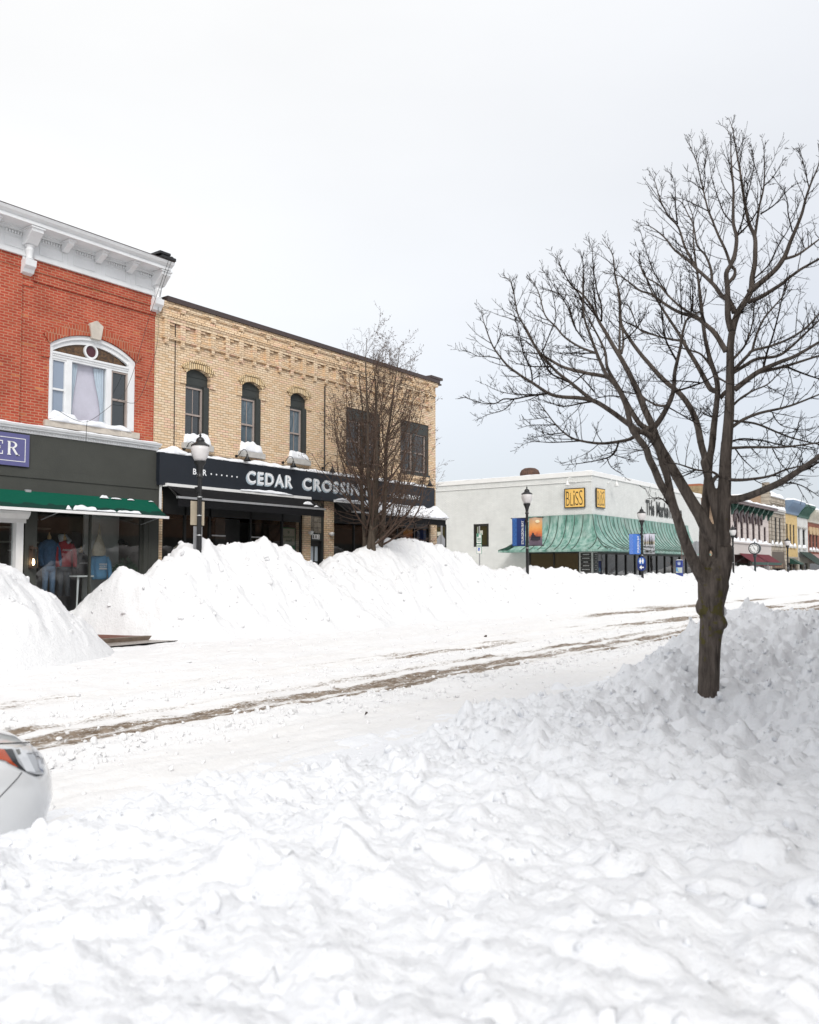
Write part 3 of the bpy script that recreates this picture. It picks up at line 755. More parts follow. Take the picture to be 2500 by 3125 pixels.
for x in (10.84, 14.62, 7.04):
    b = MB()
    b.prism_yz([(FY - .1, 9.56), (FY - .30, 9.58), (FY - .44, 9.72), (FY - .56, 9.82), (FY - .58, 9.945), (FY - .1, 9.945)], x - .15, x + .15)
    b.box(x - .18, x + .18, FY - .6, FY - .1, 9.90, 9.942)
    b.lathe([(.09, 0), (.11, .03), (.075, .06), (.08, .15), (.10, .25), (.085, .31), (.12, .36)], 14, (x, FY - .2, 9.20))
    b.prism_yz([(FY - .0, 8.86), (FY - .16, 8.90), (FY - .2, 8.98), (FY - .28, 9.05), (FY - .3, 9.20), (FY - .0, 9.20)], x - .14, x + .14)
    b.box(x - .12, x + .12, FY - .12, FY, 9.20, 9.56)
    b.build('large_bracket', M['white_trim'], co)
ln = MB(); ln.box(RX0, RX1 + .08, FY - .745, FY + .2, 10.172, 10.19); ln.build('coping', M['brown_metal'], rb)
# belt cornice over the shopfront
b_ = MB(); b_.box(RX0, RX1 + .1, FY - .12, FY - .0, 4.94, 5.03); b_.box(RX0, RX1 + .12, FY - .2, FY, 5.03, 5.08); b_.prism_yz([(FY - .24, 5.08), (FY - .26, 5.13), (FY - .02, 5.19), (FY, 5.08)], RX0, RX1 + .12)
for k in range(150): b_.box(RX0 + k * .071, RX0 + k * .071 + .035, FY - .135, FY - .12, 4.955, 5.02)
bo = b_.build('belt_cornice', M['white_trim'], rb)
snow_cap(RX0, RX1 + .1, FY - .22, FY - .01, 5.12, .06, 9, parent=bo, rag=.4)
# dark fascia and shopfront frame
f = MB(); f.box(RX0, 14.84, FY - .10, FY + .1, 3.45, 4.935); f.box(RX0, 14.86, FY - .125, FY - .10, 3.86, 4.08)
f.box(14.36, 14.84, FY - .10, FY + .12, .0, 3.45); f.box(14.50, 14.56, FY - .115, FY - .10, .1, 3.2); f.box(10.96, 11.27, FY - .08, FY + .12, 0, 3.45)
f.box(14.30, 14.36, FY - .02, FY + .06, 0, 3.45); f.box(11.27, 14.30, FY - .03, FY + .06, 0, .42); f.box(11.27, 14.30, FY - .02, FY + .06, 3.05, 3.45); f.box(12.755, 12.80, FY - .02, FY + .06, .42, 3.05)
f.box(RX0, 8.6, FY - .08, FY + .12, 0, 3.45)
f.build('shopfront', M['fascia'], rb)
for a, b in ((11.27, 12.755), (12.80, 14.30)):
    p = MB(); p.quad((a, FY + .02, .42), (b, FY + .02, .42), (b, FY + .02, 3.05), (a, FY + .02, 3.05)); p.build('shop_window', M['shop_glass'], rb)
# white door surround, left
d = MB(); d.box(10.72, 10.90, FY - .12, FY + .1, 0, 2.74); d.box(9.25, 9.43, FY - .12, FY + .1, 0, 2.74); d.box(9.2, 10.95, FY - .14, FY + .1, 2.74, 2.84)
d.prism_yz([(FY - .14, 2.84), (FY - .24, 2.95), (FY - .26, 3.02), (FY, 3.02), (FY, 2.84)], 9.15, 11.0)
do = d.build('door', M['white'], rb)
p = MB(); p.quad((9.43, FY + .04, 0), (10.72, FY + .04, 0), (10.72, FY + .04, 2.74), (9.43, FY + .04, 2.74)); p.build('pane', M['shop_glass'], do)
# room behind the glass
i = MB()
i.quad((8.6, FY + 3.2, 0), (14.84, FY + 3.2, 0), (14.84, FY + 3.2, 3.4), (8.6, FY + 3.2, 3.4)); i.quad((8.6, FY + .13, 0.1), (14.84, FY + .13, .1), (14.84, FY + 3.2, .1), (8.6, FY + 3.2, .1))
i.quad((8.6, FY + .13, 3.4), (14.84, FY + .13, 3.4), (14.84, FY + 3.2, 3.4), (8.6, FY + 3.2, 3.4)); i.quad((14.6, FY + .13, 0), (14.6, FY + 3.2, 0), (14.6, FY + 3.2, 3.4), (14.6, FY + .13, 3.4))
i.quad((8.62, FY + .13, 0), (8.62, FY + 3.2, 0), (8.62, FY + 3.2, 3.4), (8.62, FY + .13, 3.4))
i.build('interior', pm('shop_interior', (.13, .115, .10), .9, .4, 1.2), rb)
p = MB(); p.box(13.35, 14.45, FY + 1.2, FY + 1.26, .1, 3.2); p.build('partition', pm('pale_partition', (.55, .55, .53), .8, .05), rb)
p = MB()
for z in (2.35, 2.75): p.box(10.9, 13.2, FY + 2.6, FY + 3.0, z, z + .04)
p.box(11.4, 13.1, FY + 1.55, FY + 1.58, 2.1, 2.13); p.build('shelf', pm('pale_shelf', (.4, .38, .34), .7), rb)
# green awning
def cloth_mat(name, c, cwet, z0):
    m, n, l, b = nt(name); b.inputs['Roughness'].default_value = .85; b.inputs['Specular IOR Level'].default_value = .2
    tc = n.new('ShaderNodeTexCoord'); sp = n.new('ShaderNodeSeparateXYZ'); l.new(tc.outputs['Object'], sp.inputs[0])
    t = n.new('ShaderNodeTexNoise'); t.noise_dimensions = '1D'; t.inputs['Scale'].default_value = 1.6; t.inputs['Detail'].default_value = 5; l.new(sp.outputs['X'], t.inputs['W'])
    ma = n.new('ShaderNodeMath'); ma.operation = 'MULTIPLY_ADD'; ma.inputs[1].default_value = .22; ma.inputs[2].default_value = z0 - .11; l.new(t.outputs[0], ma.inputs[0])
    lt = n.new('ShaderNodeMapRange'); sb = n.new('ShaderNodeMath'); sb.operation = 'SUBTRACT'; l.new(sp.outputs['Z'], sb.inputs[0]); l.new(ma.outputs[0], sb.inputs[1])
    l.new(sb.outputs[0], lt.inputs['Value']); lt.inputs['From Min'].default_value = -.01; lt.inputs['From Max'].default_value = .015
    mx = n.new('ShaderNodeMix'); mx.data_type = 'RGBA'; l.new(lt.outputs[0], mx.inputs[0]); mx.inputs[6].default_value = cwet + (1,); mx.inputs[7].default_value = c + (1,)
    l.new(mx.outputs[2], b.inputs['Base Color'])
    t2 = n.new('ShaderNodeTexNoise'); t2.inputs['Scale'].default_value = 3; l.new(tc.outputs['Object'], t2.inputs['Vector'])
    bp = n.new('ShaderNodeBump'); bp.inputs['Distance'].default_value = .06; bp.inputs['Strength'].default_value = .4; l.new(t2.outputs[0], bp.inputs['Height']); l.new(bp.outputs[0], b.inputs['Normal'])
    return m
M['green_cloth'] = cloth_mat('green_awning_cloth', (.0, .078, .047), (.006, .038, .028), 3.20)
def slope_cloth(x0, x1, ya, za, yb, zb, th=.02, skew=0., n=24, sag=.02):
    mb = MB(); vs = []; k = 8
    for i in range(n + 1):
        for j in range(k + 1):
            t = j / k; x = x0 + (x1 - x0) * i / n
            vs.append((x - skew * t * (1 if i == 0 else 0) + skew * t * (1 if i == n else 0), ya + (yb - ya) * t, za + (zb - za) * t - sag * math.sin(math.pi * t) * (1 + .4 * math.sin(i * .9))))
    N = len(vs); vs += [(v[0], v[1] + .008, v[2] - th) for v in vs]
    fs = []
    for i in range(n):
        for j in range(k):
            q = (i * (k + 1) + j, (i + 1) * (k + 1) + j, (i + 1) * (k + 1) + j + 1, i * (k + 1) + j + 1); fs += [q, tuple(N + a for a in reversed(q))]
    mb.add(vs, fs); return mb
aw = slope_cloth(8.7, 14.6, FY - .12, 3.53, FY - .80, 3.06).build('awning', M['green_cloth'], rb, True)
b = MB(); b.box(8.6, 14.62, FY - .84, FY - .78, 2.995, 3.065); b.build('front_bar', M['white'], aw)
for x in (14.3, 11.4): b = MB(); b.tube([(x, FY - .02, 2.85), (x, FY - .78, 3.0)], .015, 6); b.build('arm', M['silver'], aw)
za = lambda L, W: 3.53 - (W) * 0 - .0
for k, (a, b, h) in enumerate(((12.92, 13.18, .055), (13.25, 13.55, .03), (13.75, 13.95, .04), (14.42, 14.58, .03))): snow_cap(a, b, FY - .22, FY - .11, 3.49, h, 20 + k, parent=aw, rag=1., ends=.06, dx=.025)
for k, (a, b, h) in enumerate(((11.62, 11.74, .09), (11.80, 12.45, .08), (12.3, 13.0, .04), (13.05, 13.75, .05))): snow_cap(a, b, FY - .83, FY - .72, 3.09, h, 30 + k, parent=aw, rag=1.2, ends=.06, dx=.025)
for x in (10.9, 9.3): b = MB(); b.box(x, x + .15, FY - .16, FY - .10, 3.50, 3.56); b.build('awning_bracket', M['silver'], aw)
# snow on the roof edge and the black tarp box on the cornice end
rc = MB(); rc.box(RX0, RX1 + .02, FY + .2, 34, 9.9, 10.12); rc.build('roof', M['snow_cap'], rb)
bx = MB(); bx.box(14.30, 14.78, FY - .78, FY - .3, 10.192, 10.28); bx.box(14.22, 14.58, FY - .80, FY - .34, 10.282, 10.36); bx.box(14.62, 14.70, FY - .76, FY - .6, 10.282, 10.31)
bo = bx.build('junction_box', M['black']); bevel(bo, .02); tag(bo, 'black flat box sitting on the right end of the white cornice', 'box')
# cables hanging down the facade
for k, (pts, lab) in enumerate((
        ([(14.52, 19.2, 10.2), (14.45, 19.6, 9.3), (14.3, 19.85, 8.4), (13.95, 19.85, 7.2), (13.6, 19.8, 6.4), (13.2, 19.75, 6.0), (12.5, 19.7, 5.45), (12.1, 19.72, 5.42), (11.7, 19.8, 5.6)], 'thin black cable sagging from the cornice end across the arched window'),
        ([(14.62, 19.2, 10.2), (14.62, 19.75, 9.2), (14.66, 19.85, 8.0), (14.35, 19.85, 6.9), (14.0, 19.85, 6.2), (13.5, 19.8, 6.15)], 'thin black cable hanging down the seam of the red brick wall'),
        ([(12.45, 19.72, 5.45), (12.42, 19.7, 5.3), (12.42, 19.72, 4.9)], 'short black cable end dangling below the stone sill'))):
    P_ = [Vector(p) for p in pts]; Q = []
    for i in range(len(P_) - 1):
        p0, p1, p2, p3 = P_[max(i - 1, 0)], P_[i], P_[i + 1], P_[min(i + 2, len(P_) - 1)]
        for t in np.linspace(0, 1, 6)[:-1]:
            Q.append(.5 * ((2 * p1) + (p2 - p0) * t + (2 * p0 - 5 * p1 + 4 * p2 - p3) * t * t + (3 * p1 - p0 - 3 * p2 + p3) * t ** 3))
    Q.append(P_[-1]); c = MB(); c.tube(Q, .006, 5); tag(c.build('cable', M['black'], None, True), lab, 'cable', 'cables on the red brick shop')
# purple sign with the end of a name
sg = MB(); sg.box(7.6, 10.97, FY - .17, FY - .126, 4.11, 4.89); M['purple'] = pm('slate_purple_sign', (.105, .105, .25), .6, .06)
so = sg.build('shop_sign', M['purple']); tag(so, 'slate purple sign with white serif letters and thin white border', 'sign')
t = MB()
def serif(mb, ch, x, z, w, h, y):
    s_ = w * .2; e = .022
    def bar(a, b, c, d): mb.box(x + a, x + b, y - .012, y, z + c, z + d)
    bar(0, w * .32, 0, e); bar(0, w * .32, h - e, h); bar(.05 * w, .05 * w + s_, e, h - e)
    if ch == 'E':
        bar(w * .32, w * .92, 0, e); bar(w * .32, w * .9, h - e, h); bar(w * .25, w * .7, h * .5 - e / 2, h * .5 + e / 2)
        bar(w * .86, w * .92, e, h * .26); bar(w * .84, w * .9, h * .75, h - e); bar(w * .66, w * .7, h * .40, h * .60)
    if ch == 'R':
        n = 10
        for k in range(n):
            t0, t1 = -math.pi / 2 + math.pi * k / n, -math.pi / 2 + math.pi * (k + 1) / n
            cx_, cz_, ro, ri, rx = x + w * .42, z + h * .755, h * .245, h * .245 - .022, w * .45
            q = lambda t_, r_, f_: (cx_ + f_ * math.cos(t_), cz_ + r_ * math.sin(t_))
            mb.prism_xz([q(t0, ro, rx), q(t1, ro, rx), q(t1, ri, rx - s_), q(t0, ri, rx - s_)], y - .012, y)
        bar(w * .25, w * .45, h - e, h); bar(w * .25, w * .45, h * .51, h * .51 + e)
        mb.prism_xz([(x + w * .38, z + h * .52), (x + w * .60, z + h * .52), (x + w * 1.02, z), (x + w * .80, z)], y - .012, y)
        bar(w * .80, w * 1.12, 0, e * .8)
serif(t, 'E', 10.06, 4.36, .27, .33, FY - .171); serif(t, 'R', 10.42, 4.36, .27, .33, FY - .171)
t.build('lettering', M['white'], so)
t = MB(); t.box(7.7, 10.87, FY - .175, FY - .171, 4.77, 4.785); t.box(7.7, 10.87, FY - .175, FY - .171, 4.215, 4.23); t.box(10.855, 10.87, FY - .175, FY - .171, 4.23, 4.77); t.build('border', M['white'], so)
# wall lantern, lit
ltn = thing('wall_lantern', (11.12, FY - .2, 1.6), 'small lit glass lantern on the dark pier beside the shop window', 'lantern')
b = MB(); b.box(11.07, 11.17, FY - .10, FY - .08, 1.62, 2.2); b.box(11.05, 11.19, FY - .27, FY - .12, 2.12, 2.16); b.tube([(11.12, FY - .09, 2.05), (11.12, FY - .16, 2.2), (11.12, FY - .2, 2.14)], .012, 6)
for sx in (-.075, .065):
    for sy in (-.28, -.13): b.box(11.12 + sx, 11.13 + sx, FY + sy, FY + sy + .01, 1.68, 2.12)
b.box(11.04, 11.2, FY - .29, FY - .12, 1.66, 1.68); b.build('frame', pm('bronze', (.05, .03, .02), .5, .2), ltn)
b = MB(); b.lathe([(.01, 0), (.035, .05), (.03, .11), (.008, .16)], 10, (11.12, FY - .2, 1.72)); b.build('bulb', M['bulb'], ltn, True)
# brick strip and drain pipe between the two shops belong to the tan building

# ---------------------------------------------------------------- tan brick restaurant building
tb = thing('brick_building', (21.6, 20, 0), 'two storey cream brick corner building with dark arched windows and black sign band', 'building')
TX0, TX1 = 14.685, 28.45
TW = [(15.77, 16.66, 5.30, 7.54, .17), (17.92, 18.76, 5.30, 7.54, .17), (20.04, 20.86, 5.30, 7.54, .17)]
TF = [(22.88, 24.84, 5.42, 7.46, 0), (26.07, 27.98, 5.42, 7.46, 0)]
w = MB(); wall_holes(w, TX0, TX1, 4.85, 9.26, TW + TF, FY, .2)
w.box(14.86, TX1 - .3, FY - .10, FY + .01, 8.80, 9.10)
w.box(TX0 + .2, TX1, FY - .14, FY + .01, 9.102, 9.258)
for k in range(0, 25):                                   # corbel table: ribs and stepped drops
    x = 14.95 + k * .56
    if x > TX1 - .3: break
    w.box(x, x + .17, FY - .09, FY + .01, 8.30, 8.798); w.box(x + .03, x + .15, FY - .08, FY + .01, 8.08, 8.22); w.box(x + .17, x + .56, FY - .08, FY + .01, 8.70, 8.798)
    w.box(x + .17, x + .36, FY - .05, FY + .01, 8.62, 8.72)
w.box(14.9, TX1 - .25, FY - .08, FY + .01, 8.222, 8.298)
for k in range(12): w.box(15.2 + k * 1.12, 15.75 + k * 1.12, FY - .165, FY - .13, 9.14, 9.20); w.box(15.45 + k * 1.12, 15.62 + k * 1.12, FY - .165, FY - .095, 9.02, 9.138)
for (a, b, c, d, r) in TW:
    w.box(a - .2, a - .004, FY - .035, FY + .01, 7.02, 7.36); w.box(b + .004, b + .2, FY - .035, FY + .01, 7.02, 7.36)
# ground floor piers
for a, b in ((14.85, 15.01), (20.69, 21.03), (21.76, 22.20), (28.02, 28.45)): w.box(a, b, FY - .05 if a > 15 else FY - .03, FY + .3, 0, 3.98 if a > 15 else 3.85)
w.build('wall', M['tan_brick'], tb)
s = MB(); s.box(TX0 + .01, TX1 - .003, FY + .21, 46, 3.3, 9.24); s.quad((TX1, FY, 0), (TX1, 46, 0), (TX1, 46, 9.26), (TX1, FY, 9.26)); s.build('shell', M['tan_brick_side'], tb)
# dogtooth course
dt = MB()
for k in range(140):
    x = 15.0 + k * .093
    dt.prism_xy([(x, FY - .102), (x + .04, FY - .15), (x + .075, FY - .102)], 8.86, 8.99)
dt.build('dogtooth_course', M['tan_brick'], tb)
cp = MB(); cp.box(14.95, TX1 + .05, FY - .2, FY + .25, 9.26, 9.40); cp.box(TX1 - .6, TX1 + .22, FY - .22, FY + .5, 9.402, 9.50); cp.box(TX1 + .0, TX1 + .18, FY - .18, FY + .4, 9.2, 9.26); cp.box(TX1 - .1, TX1 + .15, FY + .25, 46, 9.26, 9.40)
cp.build('coping', M['brown_metal'], tb)
ch = MB(); ch.lathe([(.12, 0), (.12, .22), (.19, .34), (.2, .46), (.17, .48)], 16, (21.9, FY + 1.2, 9.25)); ch.build('roof_vent', M['white'], tb)
for k, (a, b, c, d, r) in enumerate(TW):
    ab = MB(); arch_band(ab, a - .01, b + .01, d + .003, r + .01, .16, FY - .045, FY + .1, 15); arch_band(ab, a - .13, b + .13, d + .165, r + .05, .07, FY - .055, FY + .01, 15)
    ab.build('arch', M['arch_brick'], tb)
    wi = MB(); pts = arch_pts(a + .004, b - .004, d - .004, r)
    wi.add([(p[0], FY + .10, p[1]) for p in pts] + [(b - .004, FY + .10, 7.06), (a + .004, FY + .10, 7.06)], [tuple(range(len(pts) + 2))])
    wi.box(a + .004, b - .004, FY + .085, FY + .1, 7.30, 7.325)
    wi.box(a + .003, a + .04, FY + .09, FY + .2, c, 7.06); wi.box(b - .19, b - .003, FY + .02, FY + .2, c, 7.06)
    wi.box(a + .04, b - .19, FY + .11, FY + .2, 6.99, 7.06)
    wo = wi.build('window', M['charcoal'], tb)
    sash(wo, a + .045, b - .195, c, 6.99, FY + .105, M['sash'], .52, .045, [M['glass'], M['glass_blue'], M['glass_blue']][k])
    si = MB(); si.box(a - .12, b + .1, FY - .12, FY + .1, 5.13, 5.30); so = si.build('sill', M['grey_stone'], tb); bevel(so, .01)
    snow_cap(a - .05, b + .02, FY - .1, FY + .1, 5.298, .26, 40 + k * 3, parent=so, rag=.7, ends=.05, dx=.03)
for (a, b, c, d, r) in TF:
    wi = MB(); wi.box(a + .003, b - .003, FY + .03, FY + .2, 7.02, d - .003); wi.box(a + .003, a + .07, FY + .03, FY + .2, c, 7.02); wi.box(b - .17, b - .003, FY + .03, FY + .2, c, 7.02)
    wi.box(a + .07, b - .17, FY + .03, FY + .2, c, c + .08); m_ = (a + b) / 2 - .05; wi.box(m_ - .07, m_ + .07, FY + .03, FY + .2, c + .08, 7.02)
    wi.box(a - .02, b + .02, FY - .05, FY + .03, c - .08, c)
    wo = wi.build('window', M['charcoal'], tb)
    sash(wo, a + .075, m_ - .075, c + .085, 7.015, FY + .08, M['sash'], .5, .04, None, False); sash(wo, m_ + .075, b - .175, c + .085, 7.015, FY + .08, M['sash'], .5, .04, None, False)
    st = MB(); st.box(a - .02, b + .02, FY - .06, FY + .01, 5.20, 5.335); st.build('sill', M['tan_brick'], tb)
# sign band and shopfront
f = MB(); f.box(14.72, 28.02, FY - .25, FY, 3.98, 4.90)
bd = f.build('sign_band', M['navy_sign'], tb); snow_cap(14.9, 27.6, FY - .26, FY - .0, 4.895, .11, 61, parent=bd, rag=.7, ends=.3)
snow_cap(14.7, 15.9, FY - .26, FY - .0, 4.9, .22, 66, parent=bd, rag=.4, ends=.5)
f = MB(); f.box(14.80, 14.845, FY - .2, FY - .14, 3.3, 4.0); f.box(14.86, 14.9, FY - .34, FY - .1, 3.94, 3.975); f.build('downpipe', M['white'], tb)
M['dark_frame'] = pm('dark_shop_frame', (.014, .015, .015), .4, .2)
f = MB()
for x in (15.01, 15.82, 16.73, 18.36, 19.74, 20.62): f.box(x, x + .06, FY + .02, FY + .1, 0, 3.98)
f.box(15.01, 20.68, FY + .02, FY + .1, 3.2, 3.98); f.box(15.01, 20.68, FY + .0, FY + .12, 0, .5)
for x in (22.20, 23.35, 24.6, 25.9, 27.0, 27.95): f.box(x, x + .06, FY + .02, FY + .1, 0, 3.98)
f.box(22.2, 28.0, FY + .02, FY + .1, 3.25, 3.98); f.box(22.2, 28.0, FY + .0, FY + .12, 0, .5)
f.build('shopfront', M['dark_frame'], tb)
for a, b in ((15.07, 15.82), (15.88, 16.73), (16.85, 17.38), (18.42, 18.9), (18.96, 19.74), (19.8, 20.62), (22.26, 23.35), (23.41, 24.6), (24.66, 25.9), (25.96, 27.0), (27.06, 27.95)):
    p = MB(); p.quad((a, FY + .06, .5), (b, FY + .06, .5), (b, FY + .06, 3.2), (a, FY + .06, 3.2)); p.build('shop_window', M['shop_glass'], tb)
p = MB(); p.box(17.38, 18.36, FY + .5, FY + .56, 0, 3.2); dk = p.build('door', M['dark_frame'], tb)
p = MB(); p.tube([(17.5, FY + .45, 1.95), (18.25, FY + .45, 1.95), (18.25, FY + .45, 1.2)], .018, 6); p.build('door_handle', M['silver'], dk)
for a, b in ((16.85, 17.38), (18.42, 18.9)): p = MB(); p.box(a, b, FY + .03, FY + .06, 2.62, 2.66); p.build('transom_bar', M['silver'], tb)
i = MB()
i.quad((14.95, FY + 3, 0), (28.3, FY + 3, 0), (28.3, FY + 3, 3.9), (14.95, FY + 3, 3.9)); i.quad((14.95, FY + .12, .1), (28.3, FY + .12, .1), (28.3, FY + 3, .1), (14.95, FY + 3, .1))
i.quad((14.95, FY + .2, 3.3), (28.3, FY + .2, 3.3), (28.3, FY + 3, 3.3), (14.95, FY + 3, 3.3))
i.quad((28.3, FY + .12, 0), (28.3, FY + 3, 0), (28.3, FY + 3, 3.9), (28.3, FY + .12, 3.9)); i.build('interior', M['interior'], tb)
# entrance 112 with glass block panel
e = MB(); e.box(21.03, 21.10, FY + .02, FY + .2, 0, 3.98); e.box(21.70, 21.76, FY + .02, FY + .2, 0, 3.98); e.box(21.10, 21.70, FY + .05, FY + .2, 2.60, 2.86); eo = e.build('entrance', M['charcoal'], tb)
dd = MB(); dd.box(21.10, 21.20, FY + .12, FY + .18, 0, 2.6); dd.box(21.6, 21.70, FY + .12, FY + .18, 0, 2.6); dd.box(21.2, 21.6, FY + .12, FY + .18, 2.42, 2.6); dd.box(21.2, 21.6, FY + .12, FY + .18, 0, .8)
dd.box(21.385, 21.415, FY + .125, FY + .175, .8, 2.42); dd.box(21.2, 21.6, FY + .125, FY + .175, 1.86, 1.90); dd.box(21.2, 21.6, FY + .125, FY + .175, 1.3, 1.34)
do = dd.build('door', M['black'], eo)
p = MB(); p.quad((21.2, FY + .16, .8), (21.6, FY + .16, .8), (21.6, FY + .16, 2.42), (21.2, FY + .16, 2.42)); p.build('door_pane', pm('frosted_door_pane', (.55, .62, .68), .3, .05), eo)
gb = MB()
for ix_ in range(3):
    for iz in range(6):
        x0, z0 = 21.105 + ix_ * .2, 2.87 + iz * .185
        gb.box(x0, x0 + .19, FY + .08, FY + .16, z0, z0 + .175)
go = gb.build('glass_block', pm('glass_block', (.20, .18, .15), .15, .4, 9, .6, 12), eo); bevel(go, .012)
t = MB()
for k, chx in enumerate('112'):
    t2 = MB(); t2.box(21.20 + k * .125, 21.31 + k * .125, FY + .035, FY + .05, 2.66, 2.82); t.add(t2.v, t2.f)
pl = t.build('number_plate', M['white'], eo)
t = MB(); [letter(t, chx, (21.23 + k * .125, FY + .033, 2.685), UX, UZ, .05, .11, .01) for k, chx in enumerate('112')]; t.build('house_number', M['black'], eo)
# black awnings
for (a, b, sn) in ((14.92, 20.75, 0), (21.95, 27.75, 1)):
    aw = slope_cloth(a + .05, b - .05, FY - .30, 3.98, FY - 1.1, 3.58, .02, .0).build('awning', M['dark_fabric'], tb, True)
    v = MB(); v.box(a - .25 if sn == 0 else a, b - .25, FY - 1.15, FY - 1.145, 3.33, 3.55); v.prism_yz([(FY - 1.12, 3.56), (FY - 1.12, 3.36), (FY - .9, 3.52)], b - .28, b - .26); v.build('valance', M['dark_fabric'], aw)
    v = MB(); v.box(a - .27 if sn == 0 else a - .02, b - .2, FY - 1.17, FY - 1.09, 3.55, 3.61); v.build('front_bar', M['silver'], aw)
    v = MB(); v.box(a, b, FY - .34, FY - .252, 3.95, 4.04); v.build('housing', M['white'], aw)
    v = MB(); v.tube([(b - .05, FY - .27, 3.98), (b - .25, FY - 1.1, 3.57)], .02, 6); v.build('arm', M['black'], aw); v = MB(); v.tube([(a + .05, FY - .27, 3.98), (a - .2, FY - 1.1, 3.57)], .02, 6); v.build('arm', M['black'], aw)
    if sn == 0:
        snow_cap(17.6, 19.9, FY - .36, FY - .25, 4.03, .07, 71, parent=aw, rag=.8, ends=.3)
        snow_cap(19.95, 20.42, FY - .75, FY - .6, lambda L, W: 3.735 + 0 * L, .07, 72, parent=aw, rag=1.2, ends=.1)
        snow_cap(20.3, 20.5, FY - .95, FY - .82, lambda L, W: 3.66 + 0 * L, .05, 73, parent=aw, rag=1.2, ends=.08)
    else:
        zf = lambda L, W: 3.58 + .4 * np.clip(W, 0, 1)
        snow_cap(23.2, 27.35, FY - 1.15, FY - .45, lambda L, W: 3.60 + .32 * W, .14, 75, parent=aw, rag=.9, ends=.25)
        snow_cap(26.2, 27.75, FY - 1.12, FY - .35, lambda L, W: 3.62 + .34 * W, .22, 76, parent=aw, rag=.8, ends=.3)
        snow_cap(22.0, 26.6, FY - .36, FY - .25, 4.03, .08, 77, parent=aw, rag=.9, ends=.25)
# side window with small lights toward the side street is out of view; conduit on the wall
cd = MB(); cd.tube([(15.37, FY - .02, 9.2), (15.37, FY - .03, 4.95)], .012, 6); cd.tube([(14.9, FY - .03, 5.02), (28.2, FY - .03, 5.02)], .012, 6); cd.tube([(21.72, FY - .03, 8.0), (21.72, FY - .03, 4.95)], .022, 6); cd.build('conduit', M['black'], tb)
# lettering on the band is a sign of its own
rs = thing('shop_sign', (21.3, FY - .25, 4.4), 'white painted lettering across the black band of the cream brick building', 'sign')
YB = FY - .252
M['sign_white'] = pm('sign_white', (.82, .84, .86), .6, .04); M['sign_shade'] = pm('sign_shade_blue', (.36, .44, .50), .6, .05)
t = MB(); letter(t, 'BAR', (15.88, YB - .004, 4.37), UX, UZ, .50, .175, .02, sp=1.25); letter(t, 'RESTAURANT', (25.28, YB - .004, 4.34), UX, UZ, 1.72, .17, .02, sp=1.2)
for k in range(6):
    for x0 in (16.55, 24.1):
        x = x0 + k * .2; t.prism_xz([(x + .025 * math.cos(q), 4.44 + .025 * math.sin(q)) for q in np.linspace(0, 6.28, 11)[:-1]], YB - .006, YB - .001)
t.build('lettering', M['sign_white'], rs)
def inline(s, x, z, w, h):
    sh = MB()
    for k in range(6): letter(sh, s, (x - .009 * k, YB - .003 - .0004 * (7 - k), z - .009 * k), UX, UZ, w, h, .022, sp=1.2)
    sh.build('letter_shade', M['sign_shade'], rs)
    a = MB(); letter(a, s, (x, YB - .008, z), UX, UZ, w, h, .03, sp=1.2); a.build('lettering', M['sign_white'], rs)
    a = MB(); letter(a, s, (x + .022, YB - .011, z + .022), UX, UZ, w - .044, h - .044, -.040, sp=1.22); a.build('letter_inline', M['navy_sign'], rs)
inline('CEDAR', 17.95, 4.285, 2.0, .40); inline('CROSSING', 20.42, 4.285, 3.42, .40)
# goose-neck lamps over the sign
def gooseneck(name, label, cat, group, x, z, y0, mt, dirx=0., sc=1., P=None):
    P = P or (lambda s, d, q: (x + s, y0 - d, z + q))
    g_ = thing(name, P(0, 0, 0), label, cat, group)
    b = MB(); b.tube([P(0, .0, 0), P(0, .04, 0)], .07 * sc, 12); b.build('wall_plate', mt, g_)
    b = MB(); pts = [P(dirx * t, d * sc, q * sc) for t, d, q in ((0, .02, 0), (.1, .12, .01), (.25, .2, .10), (.4, .27, .24), (.6, .38, .31), (.8, .5, .29), (.95, .56, .18), (1, .57, .06))]
    b.tube(pts, .018 * sc, 8); b.build('arm', mt, g_, True)
    b = MB(); o = P(dirx, .57 * sc, 0); b.lathe([(.03 * sc, .08 * sc), (.05 * sc, .06 * sc), (.055 * sc, -.02 * sc), (.19 * sc, -.26 * sc), (.185 * sc, -.265 * sc), (.05 * sc, -.03 * sc)], 16, o); b.build('lamp_shade', mt, g_, True)
    return g_
GL = [(15.72, 'above the word BAR, half behind the street lamp'), (17.72, 'above the first letter of CEDAR'), (19.72, 'above the gap between the two big words'), (21.62, 'beside the thin pipe above the middle of CROSSING'), (24.6, 'behind the bare tree stems'), (27.4, 'above the last letters of RESTAURANT')]
for x, where in GL:
    gooseneck('gooseneck_lamp', 'black gooseneck wall lamp ' + where, 'wall lamp', 'gooseneck lamps over the black sign band', x, 5.12, FY - .01, M['black'], .14, .62)
# cameras by the entrance
for x, lab in ((20.95, 'white round camera on the left brick pier of the numbered door'), (21.98, 'white round camera with dark lens right of the numbered door')):
    k = thing('security_camera', (x, FY - .05, 2.85), lab, 'camera', 'cameras by the entrance')
    b = MB(); b.lathe([(.02, -.07), (.07, -.05), (.09, 0), (.09, .04), (.03, .07)], 14, (x, FY - .16, 2.85)); b.box(x - .05, x + .05, FY - .12, FY - .05, 2.82, 2.9); b.build('housing', M['white'], k, True)
    b = MB(); b.tube([(x + .03, FY - .25, 2.85), (x + .03, FY - .2, 2.85)], .035, 10); b.build('lens', M['black'], k)
